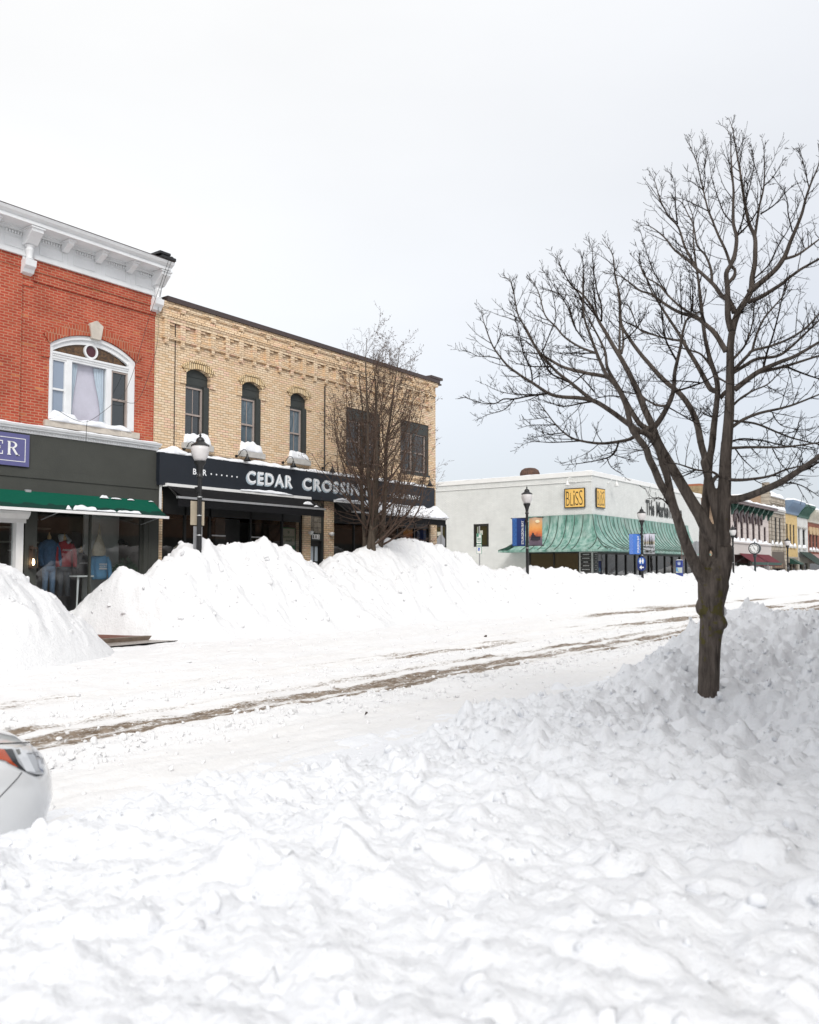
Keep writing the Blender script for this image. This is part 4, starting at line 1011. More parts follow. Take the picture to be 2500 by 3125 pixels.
# bank sign reflected in the restaurant glass, built as a sheet inside it
pb = thing('reflection', (20.2, FY + .2, 1.9), 'green and cream poster of a bank sign mirrored in the glass, built as a sheet left of the numbered door', 'reflection')
b = MB(); b.box(19.95, 20.52, FY + .20, FY + .22, 2.42, 2.98); b.build('sheet', pm('cream_sheet', (.26, .255, .20), .8, .05), pb)
b = MB(); b.box(19.92, 20.55, FY + .205, FY + .235, 2.20, 2.42); b.box(19.92, 19.95, FY + .2, FY + .22, 2.42, 3.0); b.box(20.52, 20.55, FY + .2, FY + .22, 2.42, 3.0); b.box(19.95, 20.52, FY + .2, FY + .22, 2.98, 3.01); b.build('band', pm('green_band', (.015, .16, .06), .8, .05), pb)
t = MB(); letter(t, 'sociated', (19.99, FY + .195, 2.66), UX, UZ, .49, .10, .01, True); letter(t, 'Bank', (20.08, FY + .195, 2.53), UX, UZ, .30, .10, .01, True)
t.prism_xz([(20.23, 2.86), (20.29, 2.92), (20.23, 2.89), (20.17, 2.92)], FY + .193, FY + .197); t.prism_xz([(20.23, 2.81), (20.29, 2.87), (20.23, 2.84), (20.17, 2.87)], FY + .193, FY + .197)
a2 = MB(); letter(a2, 'ATM', (20.1, FY + .2, 2.27), UX, UZ, .26, .08, .01, True); a2.build('lettering', M['sign_white'], pb)
t.build('lettering', pm('dark_green_ink', (.02, .06, .03), .8), pb)
# ================================================================ WHITE CORNER STORE with copper canopy
BX = 43.4
M['white_brick'] = brick_mat('white_painted_brick', (.69, .705, .69), (.74, .75, .735), (.55, .565, .555), dirt=.10, ms=.008, bumpd=.006)
M['white_brick_side'] = brick_mat('white_painted_brick_side', (.69, .705, .69), (.74, .75, .735), (.55, .565, .555), axis='y', dirt=.10, ms=.008, bumpd=.006)
def copper():
    m, n, l, b = nt('verdigris_copper'); b.inputs['Roughness'].default_value = .55; b.inputs['Metallic'].default_value = .15
    tc = n.new('ShaderNodeTexCoord')
    mp = n.new('ShaderNodeMapping'); mp.inputs['Scale'].default_value = (2.3, 2.3, .42); l.new(tc.outputs['Object'], mp.inputs[0])
    t = n.new('ShaderNodeTexNoise'); t.inputs['Scale'].default_value = 1.7; t.inputs['Detail'].default_value = 8; t.inputs['Roughness'].default_value = .68; l.new(mp.outputs[0], t.inputs['Vector'])
    rp = n.new('ShaderNodeValToRGB'); e = rp.color_ramp.elements
    e[0].position = .30; e[0].color = (.045, .085, .07, 1); e[1].position = .78; e[1].color = (.46, .58, .53, 1)
    for p_, c_ in ((.41, (.10, .25, .20, 1)), (.50, (.21, .355, .31, 1)), (.60, (.31, .455, .405, 1))): k = e.new(p_); k.color = c_
    l.new(t.outputs[0], rp.inputs[0])
    t2 = n.new('ShaderNodeTexNoise'); t2.inputs['Scale'].default_value = .8; t2.inputs['Detail'].default_value = 4; l.new(tc.outputs['Object'], t2.inputs['Vector'])
    mr = n.new('ShaderNodeMapRange'); mr.inputs['From Min'].default_value = .52; mr.inputs['From Max'].default_value = .72; mr.inputs['To Max'].default_value = .6; l.new(t2.outputs[0], mr.inputs['Value'])
    mx = n.new('ShaderNodeMix'); mx.data_type = 'RGBA'; l.new(mr.outputs[0], mx.inputs[0]); l.new(rp.outputs[0], mx.inputs[6]); mx.inputs[7].default_value = (.30, .33, .31, 1)
    l.new(mx.outputs[2], b.inputs['Base Color']); return m
M['copper'] = copper()
M['seam'] = pm('dark_copper_seam', (.05, .075, .06), .6, .3)
M['bronze_glass'] = glass_mat('bronze_glass', (.05, .038, .018), 1.6)
M['store_glass'] = glass_mat('dark_store_glass', (.03, .028, .026), 1.9)
bl = thing('corner_store', (BX, 20, 0), 'white painted brick corner store under a green copper canopy', 'building')
LX, LY = 61.8, 46.0
SW = [(26.65, 27.72, 3.0, 4.37, 0), (29.70, 31.0, 3.0, 4.42, 0)]
w = MB(); wall_holes(w, BX, LX, 2.62, 6.82, [], 20.0, .1)
w.box(LX - .5, LX, 20.0, 20.3, 0, 2.62); w.box(BX, BX + .62, 20.0, 20.35, 0, 2.62)
w.build('wall', M['white_brick'], bl)
w = MB(); wall_holes(w, 20.0, LY, 2.62, 6.82, SW, 0, .12, lambda s, d, z: (BX + d, s, z))
wall_holes(w, 23.95, LY, 0, 2.62, [], 0, .12, lambda s, d, z: (BX + d, s, z)); wall_holes(w, 20.004, 20.8, 0, 2.62, [], 0, .12, lambda s, d, z: (BX - .004 + d, s, z)); wall_holes(w, 20.8, 23.95, 0, .55, [], 0, .12, lambda s, d, z: (BX + d, s, z))
w.quad((LX, 20, 0), (LX, LY, 0), (LX, LY, 6.82), (LX, 20, 6.82)); w.box(BX + .3, LX - .3, 20.4, LY, 2.7, 6.7)
w.build('side_wall', M['white_brick_side'], bl)
c = MB(); c.box(BX - .06, LX + .06, 19.94, 20.3, 6.82, 7.07); c.box(BX - .06, BX + .3, 20.3, LY, 6.82, 7.07); c.box(BX - .05, BX, 20.0, LY, 6.50, 6.53)
c.build('parapet_band', M['white'], bl); r_ = MB(); r_.box(BX + .3, LX, 20.3, LY, 6.7, 6.98); r_.build('roof', M['snow_cap'], bl)
snow_cap(BX - .05, LX, 19.96, 20.28, 7.068, .05, 81, parent=bl, rag=.5, dx=.15); snow_cap(BX - .05, BX + .28, 20.0, LY, 7.068, .04, 82, axis='y', parent=bl, rag=.5, dx=.15)
for a, b, cc, d, _ in SW:
    f = MB(); fr = .13
    f.box(BX + .02, BX + .1, a + .002, a + fr, cc + .002, d - .002); f.box(BX + .02, BX + .1, b - fr, b - .002, cc + .002, d - .002); f.box(BX + .02, BX + .1, a + fr, b - fr, cc + .002, cc + fr * .8); f.box(BX + .02, BX + .1, a + fr, b - fr, d - fr, d - .002)
    wo = f.build('window', M['dark_frame'], bl)
    p = MB(); p.quad((BX + .07, a + fr, cc + fr * .8), (BX + .07, b - fr, cc + fr * .8), (BX + .07, b - fr, d - fr), (BX + .07, a + fr, d - fr)); p.build('pane', glass_mat('olive_dark_glass', (.035, .032, .014), 1.45), wo)
    p = MB(); p.box(BX + .055, BX + .066, b - .30, b - .22, cc + .12, d - .15); p.build('jamb', pm('pale_green_jamb', (.26, .30, .24), .6), wo)
    p = MB(); p.box(BX + .05, BX + .064, a + .45, a + .72, 3.72, 3.98); p.build('notice', pm('paper_notice', (.5, .5, .44), .8, .05), wo)
# canopy: a flared copper roof wrapping the corner
CP = [(.06, 4.62), (.09, 4.40), (.16, 4.08), (.30, 3.72), (.52, 3.38), (.82, 3.08), (1.18, 2.86), (1.60, 2.70)]
XE, YE = 58.8, 24.05
def canopy_pt(seg, t, k):
    o, z = CP[k]
    if seg == 0: return (BX - o + (XE - BX + o) * t, 20 - o, z)                  # front, mitred at the corner
    if seg == 1: return (BX - o, 20 - o + (YE - 20 + 2 * o * .62) * t, z)        # side
c = MB(); nk = len(CP)
for seg, n in ((0, 60), (1, 24)):
    vs = [canopy_pt(seg, i / n, k) for i in range(n + 1) for k in range(nk)]
    c.add(vs, [(i * nk + k, (i + 1) * nk + k, (i + 1) * nk + k + 1, i * nk + k + 1) for i in range(n) for k in range(nk - 1)])
c.add([(BX, YE + CP[k][0] * .62, CP[k][1]) for k in range(nk)] + [(BX - CP[k][0], YE + CP[k][0] * .62, CP[k][1]) for k in range(nk)], [(k, k + 1, nk + k + 1, nk + k) for k in range(nk - 1)])
c.add([(XE, 20, CP[k][1]) for k in range(nk)] + [(XE, 20 - CP[k][0], CP[k][1]) for k in range(nk)], [(k, k + 1, nk + k + 1, nk + k) for k in range(nk - 1)])
o = 1.6; e = YE + o * .62
c.box(BX - o - .005, XE, 20 - o - .01, 20 - o + .02, 2.60, 2.705); c.box(BX - o - .01, BX - o + .02, 20 - o, e, 2.60, 2.705); c.box(BX - o, BX, e - .02, e + .01, 2.60, 2.705)
c.quad((BX - o, 20 - o, 2.61), (XE, 20 - o, 2.61), (XE, 20.1, 2.61), (BX - o, 20.1, 2.61)); c.quad((BX - o, 20.1, 2.61), (BX + .1, 20.1, 2.61), (BX + .1, e, 2.61), (BX - o, e, 2.61))
c.box(BX - .02, XE, 19.93, 19.97, 4.58, 4.68); c.box(BX - .07, BX - .03, 19.93, YE, 4.58, 4.68)
co = c.build('canopy', M['copper'], bl, angle=35)
s = MB()
def seam_line(pts): s.tube([(p[0], p[1], p[2] + .02) for p in pts], .022, 5)
n = int((XE - BX) / .52)
for i in range(1, n):                             # standing seams stay square to the wall
    x = BX + i * (XE - BX) / n; seam_line([(x, 20 - CP[k][0], CP[k][1]) for k in range(nk)])
for i in (1, 2):
    x = BX - i * .52
    pts = [(x, 20 - CP[k][0], CP[k][1]) for k in range(nk) if CP[k][0] >= i * .52 - .1]; seam_line(pts)
n = 8
for i in range(1, n):
    y = 20 + i * (YE - 20) / n; seam_line([(BX - CP[k][0], y, CP[k][1]) for k in range(nk)])
for i in (1, 2):
    pts = [(BX - CP[k][0], 20 - i * .52, CP[k][1]) for k in range(nk) if CP[k][0] >= i * .52 - .1]; seam_line(pts)
seam_line([(BX - CP[k][0], 20 - CP[k][0], CP[k][1]) for k in range(nk)])
seam_line([(BX - CP[k][0], YE + CP[k][0] * .62, CP[k][1]) for k in range(nk)])
s.build('seam', M['seam'], co)
# glazing under the canopy
f = MB()
for y in (20.8, 22.33, 23.87): f.box(BX + .02, BX + .1, y, y + .08, .55, 2.62)
f.box(BX + .02, BX + .1, 20.88, 23.87, 2.54, 2.62); f.box(BX + .02, BX + .1, 20.88, 23.87, .55, .65)
xs_ = [44.05, 45.35, 46.75, 48.1, 49.5, 50.3, 51.7, 53.1, 54.5, 55.9, 57.3, 58.6, 59.9, 61.2]
for x in xs_: f.box(x, x + .13, 20.02, 20.14, 0, 2.62)
f.box(44.18, 61.3, 20.03, 20.13, 2.5, 2.62); f.box(44.18, 61.3, 20.03, 20.13, 0, .32)
f.build('shopfront', M['dark_frame'], bl)
for a, b in ((20.88, 22.33), (22.41, 23.87)):
    p = MB(); p.quad((BX + .06, a, .65), (BX + .06, b, .65), (BX + .06, b, 2.54), (BX + .06, a, 2.54)); p.build('shop_window', M['bronze_glass'], bl)
for a, b in zip(xs_[:-1], xs_[1:]):
    p = MB(); p.quad((a + .13, 20.08, .32), (b, 20.08, .32), (b, 20.08, 2.5), (a + .13, 20.08, 2.5)); p.build('shop_window', M['store_glass'], bl)
# directory boards on the corner pier
for k, (P, w_, lab) in enumerate(((lambda u, z: (BX - .03, 20.70 - u, z), .62, 'black directory board of small white lines on the side of the white corner pier'), (lambda u, z: (BX + .08 + u, 19.97, z), .42, 'narrow black directory board round the corner on the street face of the white pier'))):
    dv = thing('directory_board', P(w_ / 2, 1.6), lab, 'sign', 'directory boards on the corner pier')
    ax = Vector(P(1, 0)) - Vector(P(0, 0)); nn = Vector((-1, 0, 0)) if k == 0 else Vector((0, -1, 0))
    b = MB(); rows = 9; z = .72
    for r in range(rows):
        h = .19; z0 = .72 + r * .205
        pts = [Vector(P(a, z0 + q)) for a, q in ((0, 0), (w_, 0), (w_, h), (0, h))]; b.add(pts + [p + nn * .02 for p in pts], [(0, 1, 2, 3), (4, 5, 6, 7), (0, 1, 5, 4), (1, 2, 6, 5), (2, 3, 7, 6), (3, 0, 4, 7)])
    b.build('board', pm('directory_black', (.03, .03, .032), .5), dv)
    rr = random.Random(5 + k); sw_ = pm('soft_white', (.55, .55, .55), .7) if k == 0 else sw_
    for r in range(rows):
        t = MB(); z0 = .72 + r * .205
        L = w_ * rr.uniform(.4, .8); u0 = (w_ - L) / 2; u = u0                     # short strokes, too small to read
        while u < u0 + L:
            q = rr.uniform(.025, .05); pts = [Vector(P(a, z_)) + nn * .023 for a, z_ in ((u, z0 + .07), (u + q, z0 + .07), (u + q, z0 + .125), (u, z0 + .125))]; t.add(pts, [(0, 1, 2, 3)]); u += q + .016
        t.build('text_line', sw_, dv)
# yellow square signs
M['yellow_sign'] = pm('yellow_sign', (.80, .50, .13), .6, .05)
for k, (P, nn, w_, lab) in enumerate(((lambda u, z: (BX - .05, 21.62 - u, z), Vector((-1, 0, 0)), 1.25, 'yellow square sign with tall thin black letters on the side street wall'),
                                      (lambda u, z: (43.78 + u, 19.95, z), Vector((0, -1, 0)), 1.15, 'yellow square sign with tall thin black letters on the main street face'))):
    sg = thing('shop_sign', P(w_ / 2, 5.1), lab, 'sign', 'yellow square signs at the white corner')
    def slab(mb, u0, u1, z0, z1, d0, d1, P=P, nn=nn):
        pts = [Vector(P(a, q)) for a, q in ((u0, z0), (u1, z0), (u1, z1), (u0, z1))]
        mb.add([p + nn * d0 for p in pts] + [p + nn * d1 for p in pts], [(0, 1, 2, 3), (4, 5, 6, 7), (0, 1, 5, 4), (1, 2, 6, 5), (2, 3, 7, 6), (3, 0, 4, 7)])
    b = MB(); slab(b, 0, w_, 5.06, 6.16, 0, .05); b.build('frame', M['black'], sg)
    b = MB(); slab(b, .05, w_ - .05, 5.11, 6.11, .05, .056); b.build('panel', M['yellow_sign'], sg)
    t = MB(); ax = np.array(P(1, 0)) - np.array(P(0, 0))
    def put(ch, u, z, w2, h2, bold): letter(t, ch, np.array(Vector(P(u, z)) + nn * .06), ax, UZ, w2, h2, bold - .011)
    f_ = w_ / 1.25
    put('B', .12 * f_, 5.19, .20 * f_, .80, -.004); put('L', .37 * f_, 5.19, .15 * f_, .72, -.004); put('i', .56 * f_, 5.19, .07 * f_, .84, .012); put('S', .67 * f_, 5.20, .20 * f_, .76, -.004); put('S', .91 * f_, 5.20, .20 * f_, .82, -.004)
    t.build('lettering', M['black'], sg)
# big black wall letters
mk = thing('shop_sign', (54.4, 19.95, 5.5), 'large black hand drawn letters along the white street wall behind the tree', 'sign')
t = MB(); yy = 19.96
letter(t, 'THe', (51.15, yy, 5.02), UX, UZ, 1.42, .98, .03); letter(t, 'MarkeTPLace', (52.95, yy, 5.02), UX, UZ, 4.7, .96, .03)
t.build('lettering', pm('dark_letters', (.035, .038, .036), .6), mk)
for k, (x, lab) in enumerate(((45.5, 'right of the corner over the yellow sign'), (52.6, 'over the middle of the black wall letters'), (54.4, 'beside the leaning limb over the black wall letters'))):
    gooseneck('gooseneck_lamp', 'white gooseneck wall lamp ' + lab, 'wall lamp', 'white lamps on the corner store', x, 6.58, 19.99, M['white'], .2, .8)
gooseneck('gooseneck_lamp', 'white gooseneck wall lamp over the yellow sign on the side street wall', 'wall lamp', 'white lamps on the corner store', 0, 0, 0, M['white'], .3, .8, P=lambda s, d, q: (BX - d, 20.95 + s, 6.50 + q))
v = thing('roof_ventilator', (47.0, 25.83, 6.98), 'rusty round ribbed ventilator on the white corner store roof', 'vent')
b = MB(); N = 28
prof = [(.36, 0), (.36, .3), (.56, .34), (.60, .45), (.60, .68), (.52, .86), (.34, .98), (.08, 1.02)]
vs = []
for r, z in prof:
    for k in range(N * 2):
        a = math.pi * k / N; q = r * (1 + (.03 if k % 2 else -.015)); vs.append((47 + q * math.cos(a), 25.83 + q * math.sin(a), 6.98 + z))
b.add(vs, [(i * 2 * N + k, i * 2 * N + (k + 1) % (2 * N), (i + 1) * 2 * N + (k + 1) % (2 * N), (i + 1) * 2 * N + k) for i in range(len(prof) - 1) for k in range(2 * N)] + [tuple((len(prof) - 1) * 2 * N + k for k in range(2 * N))])
b.build('turbine', pm('rusty_metal', (.05, .026, .018), .7, .5, 5, .4, 30, c2=(.13, .06, .035)), v)
chm = at(2131, 1505, Y=27)
b = MB(); b.box(chm[0] - 1.1, chm[0] + 1.1, 26.3, 28.2, 6.9, chm[2] + .62); cho = b.build('chimney', brick_mat('weathered_chimney_brick', (.36, .26, .14), (.46, .36, .22), (.2, .16, .11), dirt=.5), bl)
b = MB(); b.box(chm[0] - .8, chm[0] + .8, 26.5, 28.0, chm[2] + .62, chm[2] + .85); b.build('chimney_cap', pm('terracotta_cap', (.35, .13, .07), .8), cho)

# ================================================================ FAR ROW ACROSS THE SIDE STREET
def fx(px, py, Y=20.0):
    q = at(px, py, Y=Y); return q[0], q[2]
M['pink_wall'] = brick_mat('pale_pink_block', (.52, .46, .44), (.56, .50, .47), (.42, .37, .35), bw=.6, bh=.42, ms=.015, dirt=.1)
M['beige_side'] = brick_mat('beige_side_brick', (.40, .28, .19), (.46, .34, .24), (.32, .23, .17), axis='y', dirt=.25, ms=.006)
M['rough_stone'] = brick_mat('rough_limestone', (.36, .31, .25), (.46, .41, .34), (.17, .145, .12), bw=.7, bh=.34, ms=.025, dirt=.4, bumpd=.05)
M['yellow_brick'] = brick_mat('yellow_brick', (.56, .40, .18), (.62, .46, .23), (.50, .36, .16), dirt=.15, ms=.005)
M['white_wash'] = brick_mat('whitewashed_brick', (.60, .60, .58), (.66, .66, .64), (.5, .5, .48), dirt=.15, ms=.005)
M['far_red'] = brick_mat('dull_red_brick', (.22, .08, .055), (.27, .105, .07), (.2, .09, .06), dirt=.3, ms=.005)
M['mauve'] = pm('dark_mauve_trim', (.065, .045, .048), .6, .15)
M['dk_green'] = pm('dark_green_trim', (.012, .055, .04), .55, .15)
M['blue_trim'] = pm('faded_blue_trim', (.16, .23, .33), .6, .15)
M['green_trim'] = pm('green_cornice_paint', (.03, .10, .075), .6, .15)
M['cream_trim'] = pm('cream_trim', (.52, .50, .43), .6, .12)
def facade(name, x0, x1, ztop, wall, side, label, windows, y1=36, zgf=2.9):
    r_ = thing(name, ((x0 + x1) / 2, 20, 0), label, 'building', None)
    w = MB(); wall_holes(w, x0, x1, zgf, ztop, [tuple(q[:4]) + (q[4] if len(q) > 4 else 0,) for q in windows], 20.0, .2); w.build('wall', wall, r_)
    s_ = MB(); s_.box(x0 + .005, x1 - .005, 20.25, y1, 0, ztop - .05); s_.build('side_wall', side, r_)
    return r_
def far_window(r_, a, b, c, d, rise=0, snow=1, fm=None, sill=None):
    f = MB(); f.box(a + .003, a + .08, 20.05, 20.2, c, d - rise); f.box(b - .08, b - .003, 20.05, 20.2, c, d - rise); f.box(a + .08, b - .08, 20.06, 20.2, (c + d) / 2 - .04, (c + d) / 2 + .04); f.box(a + .08, b - .08, 20.06, 20.2, d - rise - .1, d - rise)
    wo = f.build('window', fm or M['mauve'], r_)
    p = MB(); p.quad((a, 20.15, c), (b, 20.15, c), (b, 20.15, d), (a, 20.15, d)); p.build('pane', M['glass'], wo)
    s_ = MB(); s_.box(a - .12, b + .12, 19.86, 20.05, c - .16, c); so = s_.build('sill', sill or M['grey_stone'], r_)
    if snow: snow_cap(a - .1, b + .1, 19.87, 20.06, c - .002, .26, int(a * 10) % 97, parent=so, rag=.8, dx=.12)
# pale pink building with pointed mauve hoods
PX0, PX1 = 68.9, 80.45
zb_ = fx(2262, 1647)[1]; zt_ = fx(2262, 1566)[1]
wins = []
for pl_, pr_ in ((2240, 2252), (2260, 2269), (2278, 2286), (2296, 2304), (2314, 2321)):
    wins.append((fx(pl_, 1600)[0], fx(pr_, 1600)[0], 3.95, 6.1, .3))
wins.append((fx(2332, 1650)[0], fx(2339, 1650)[0], 3.9, 5.4, 0))
pk = facade('pink_building', PX0, PX1, 6.85, M['pink_wall'], M['beige_side'], 'pale pink building with five pointed mauve window hoods and green brackets', wins, 40)
for q in wins:
    far_window(pk, q[0], q[1], q[2], q[3], q[4], fm=M['mauve'])
    if q[4]:
        h_ = MB(); a, b = q[0] - .22, q[1] + .22; m_ = (a + b) / 2
        h_.prism_xz([(a, 5.5), (a - .04, 5.9), (a + .06, 6.2), (m_, 6.55), (b - .06, 6.2), (b + .04, 5.9), (b, 5.5), (b - .2, 5.5), (b - .2, 5.85), (m_, 6.2), (a + .2, 5.85), (a + .2, 5.5)], 19.86, 20.0); h_.build('window_hood', M['mauve'], pk)
c = MB(); c.box(PX0 - .7, PX1 + .5, 19.35, 20.5, 6.86, 7.0); c.box(PX0 - .75, PX1 + .55, 19.3, 20.5, 7.002, 7.1); c.box(PX0 - .7, PX0, 20.5, 40, 6.86, 7.1); c.build('cornice', pm('grey_mauve_cornice', (.17, .135, .135), .6), pk)
snow_cap(PX0 - .7, PX1 + .4, 19.32, 20.5, 7.09, .22, 91, parent=pk, rag=.5, dx=.3)
c = MB(); c.box(PX0, PX1, 19.97, 20.0, 6.2, 6.86) if False else None
for k in range(8):
    x = PX0 + .3 + k * 1.55
    b = MB(); b.prism_yz([(20.0, 6.0), (19.9, 6.05), (19.82, 6.3), (19.6, 6.5), (19.45, 6.84), (20.0, 6.84)], x - .13, x + .13); b.prism_xz([(x + .13, 6.84), (x + .6, 6.84), (x + .35, 6.62), (x + .13, 6.45)], 19.7, 19.85)
    b.prism_xz([(x - .13, 6.84), (x - .5, 6.84), (x - .3, 6.6), (x - .13, 6.5)], 19.7, 19.85); b.build('bracket', M['dk_green'], pk)
s = MB(); s.box(PX0, PX1, 19.85, 20.2, 2.85, 3.75); s.box(PX0, PX1, 19.75, 20.2, 3.752, 3.86); s.box(PX0, PX0 + .5, 19.9, 20.2, 0, 2.85); s.box(PX1 - 2.2, PX1, 19.93, 20.2, 0, 2.85); s.box(74.6, 74.75, 19.95, 20.2, 0, 2.85); so = s.build('shopfront', pm('pale_trim', (.50, .46, .44), .6), pk)
snow_cap(PX0, PX1, 19.76, 20.0, 3.855, .14, 93, parent=so, rag=1., dx=.2)
for a, b in ((PX0 + .5, 74.6), (74.75, PX1 - 2.2)):
    p = MB(); p.quad((a, 20.1, .3), (b, 20.1, .3), (b, 20.1, 2.85), (a, 20.1, 2.85)); p.build('shop_window', M['store_glass'] if a < 72 else glass_mat('pale_glass', (.22, .24, .2)), pk)
aw = slope_cloth(70.4, 74.9, 19.8, 2.95, 18.8, 2.25, .03).build('awning', pm('deep_red_cloth', (.11, .007, .016), .8, .2), pk, True)
aw2 = slope_cloth(75.2, 79.5, 19.8, 2.95, 18.8, 2.25, .03).build('awning', M['navy_sign'] if False else bpy.data.materials['deep_red_cloth'], pk, True)
for a_, x0, x1 in ((aw, 70.35, 74.95), (aw2, 75.15, 79.55)):
    v_ = MB(); v_.box(x0, x1, 18.78, 18.80, 2.02, 2.25); v_.build('valance', M['dk_green'], a_)
    v_ = MB(); zz = [(x0, 2.018)] + [(x0 + k * .125, 1.93 if (k // 1) % 2 else 1.99) for k in range(int((x1 - x0) / .125) + 1)] + [(x1, 2.018)]; v_.prism_xz(zz, 18.785, 18.795)
    v_.build('fringe', bpy.data.materials['deep_red_cloth'], a_)
b = MB()
for k in range(7): b.lathe([(.01, 0), (.045, .045), (.01, .09)], 8, (71.2 + k * .28, 19.95, 1.75 + .03 * (k % 3)))
tag(b.build('string_lights', M['bulb']), 'string of tiny warm lights in the window under the red awning', 'lights')
for k, (z0, z1, mm, nm) in enumerate(((1.45, 1.95, 'white', 'window_notice'), (.95, 1.3, 'black', 'window_notice'))):
    b = MB(); b.box(69.0, 69.9, 19.86, 19.90, z0, z1); tag(b.build(nm, M[mm]), ['white printed notice beside the red awning shop window', 'black notice under the white one beside the red awning shop window'][k], 'sign')
# rough stone building
SX0, SX1 = 80.5, 86.0
wins = [(fx(a, 1600)[0], fx(b, 1600)[0], 3.95, 6.45) for a, b in ((2352, 2357.5), (2365, 2371), (2377.5, 2383))]
st = facade('stone_building', SX0, SX1, 7.7, M['rough_stone'], M['beige_side'], 'rough grey limestone building with a stepped parapet', wins, 44)
for q in wins: far_window(st, *q, fm=M['dark_sash'])
s = MB(); s.box(80.3, 80.9, 19.9, 20.6, 0, 8.6); s.box(85.5, 86.1, 19.9, 20.6, 0, 8.3); s.box(80.35, 80.85, 19.95, 20.5, 8.6, 9.5); s.box(80.5, 86, 19.85, 20.3, 7.7, 7.85); s.box(80.9, 85.5, 19.95, 20.3, 7.85, 8.3); s.build('pier', M['rough_stone'], st)
s = MB(); s.box(80.9, 85.5, 19.7, 20, 7.0, 7.16)
for k in range(16): s.box(81 + k * .28, 81.14 + k * .28, 19.78, 20, 6.82, 7.0)
co = s.build('cornice', M['grey_stone'], st); snow_cap(80.9, 85.5, 19.7, 20.02, 7.158, .3, 95, parent=co, rag=.5, dx=.2); snow_cap(80.9, 85.6, 19.85, 20.3, 8.29, .4, 96, parent=st, rag=.5, dx=.2)
sb_ = MB(); sb_.box(80.305, 80.50, 20.6, 44, 0, 8.45); sb_.build('gable_wall', M['beige_side'], st); snow_cap(80.2, 80.9, 20.5, 44, 8.45, .14, 97, axis='y', parent=st, rag=.4, dx=.4)
s = MB(); s.box(80.9, 85.5, 19.95, 20.2, 2.6, 3.3); s.box(80.9, 85.5, 19.9, 20.2, 1.9, 2.598); s.build('shopfront', pm('brown_boarded_front', (.09, .07, .055), .7, .2, 8, stretch=(8, 1, .5)), st)
b = MB(); b.box(80.9, 85.5, 19.85, 19.95, 1.75, 2.25); sgn = b.build('shop_sign', pm('dark_brown_board', (.10, .065, .04), .6)); tag(sgn, 'dark brown board with four gold letters over the stone building doorway', 'sign')
t = MB()
for k, chx in enumerate('CURI'): letter(t, chx, (81.7 + k * .8, 19.845, 1.85), UX, UZ, .5 if chx != 'I' else .16, .32, .03)
t.build('lettering', pm('gold_letters', (.42, .26, .12), .6), sgn)
p = MB(); p.quad((80.95, 20.1, 0), (85.5, 20.1, 0), (85.5, 20.1, 1.9), (80.95, 20.1, 1.9)); dz = p.build('door', M['store_glass'], st)
p = MB(); [p.box(x, x + .12, 20.0, 20.12, 0, 1.75) for x in (81.7, 82.6, 83.5, 84.4)]; p.build('door_frame', M['dark_sash'], st)
# yellow, white and red buildings at the right edge
YX1, WX1, RX2 = 91.2, 95.85, 112
wins = [(fx(a, 1600)[0], fx(b, 1600)[0], 3.9, 6.05) for a, b in ((2399.5, 2405), (2410, 2415), (2420, 2425))]
yb = facade('yellow_building', 86.1, YX1, 7.6, M['yellow_brick'], M['beige_side'], 'narrow yellow brick building with faded blue cornice', wins)
for q in wins: far_window(yb, *q, fm=M['dark_sash'])
wins = [(fx(a, 1600)[0], fx(b, 1600)[0], 3.85, 5.75) for a, b in ((2436, 2440.5), (2449, 2456.5))]
wb = facade('white_building', YX1 + .005, WX1, 7.5, M['white_wash'], M['beige_side'], 'narrow whitewashed building with dark green cornice and awning', wins)
for q in wins:
    far_window(wb, *q, fm=M['dark_sash']); b = MB(); b.box(q[0] - .3, q[1] + .3, 19.8, 20, 5.85, 5.98); b.box(q[0] - .2, q[1] + .2, 19.88, 20, 5.76, 5.848); b.build('lintel', M['grey_stone'], wb)
wins = [(fx(a, 1640)[0], fx(a + 5, 1640)[0], 3.7, 5.35) for a in (2470, 2480, 2490)] + [(106.5, 107.6, 3.7, 5.35)]
rd = facade('red_building', WX1 + .005, RX2, 7.2, M['far_red'], M['beige_side'], 'dull red brick building with cream cornice at the right edge', wins)
for q in wins:
    far_window(rd, *q, fm=M['dark_sash']); b = MB(); b.prism_xz([(q[0] - .35, 5.75), (q[0] - .1, 5.36), (q[1] + .1, 5.36), (q[1] + .35, 5.75), (q[1] + .1, 6.15), (q[0] - .1, 6.15)], 19.88, 20); b.build('lintel', pm('tan_lintel', (.42, .30, .17), .8) if 'tan_lintel' not in bpy.data.materials else bpy.data.materials['tan_lintel'], rd)
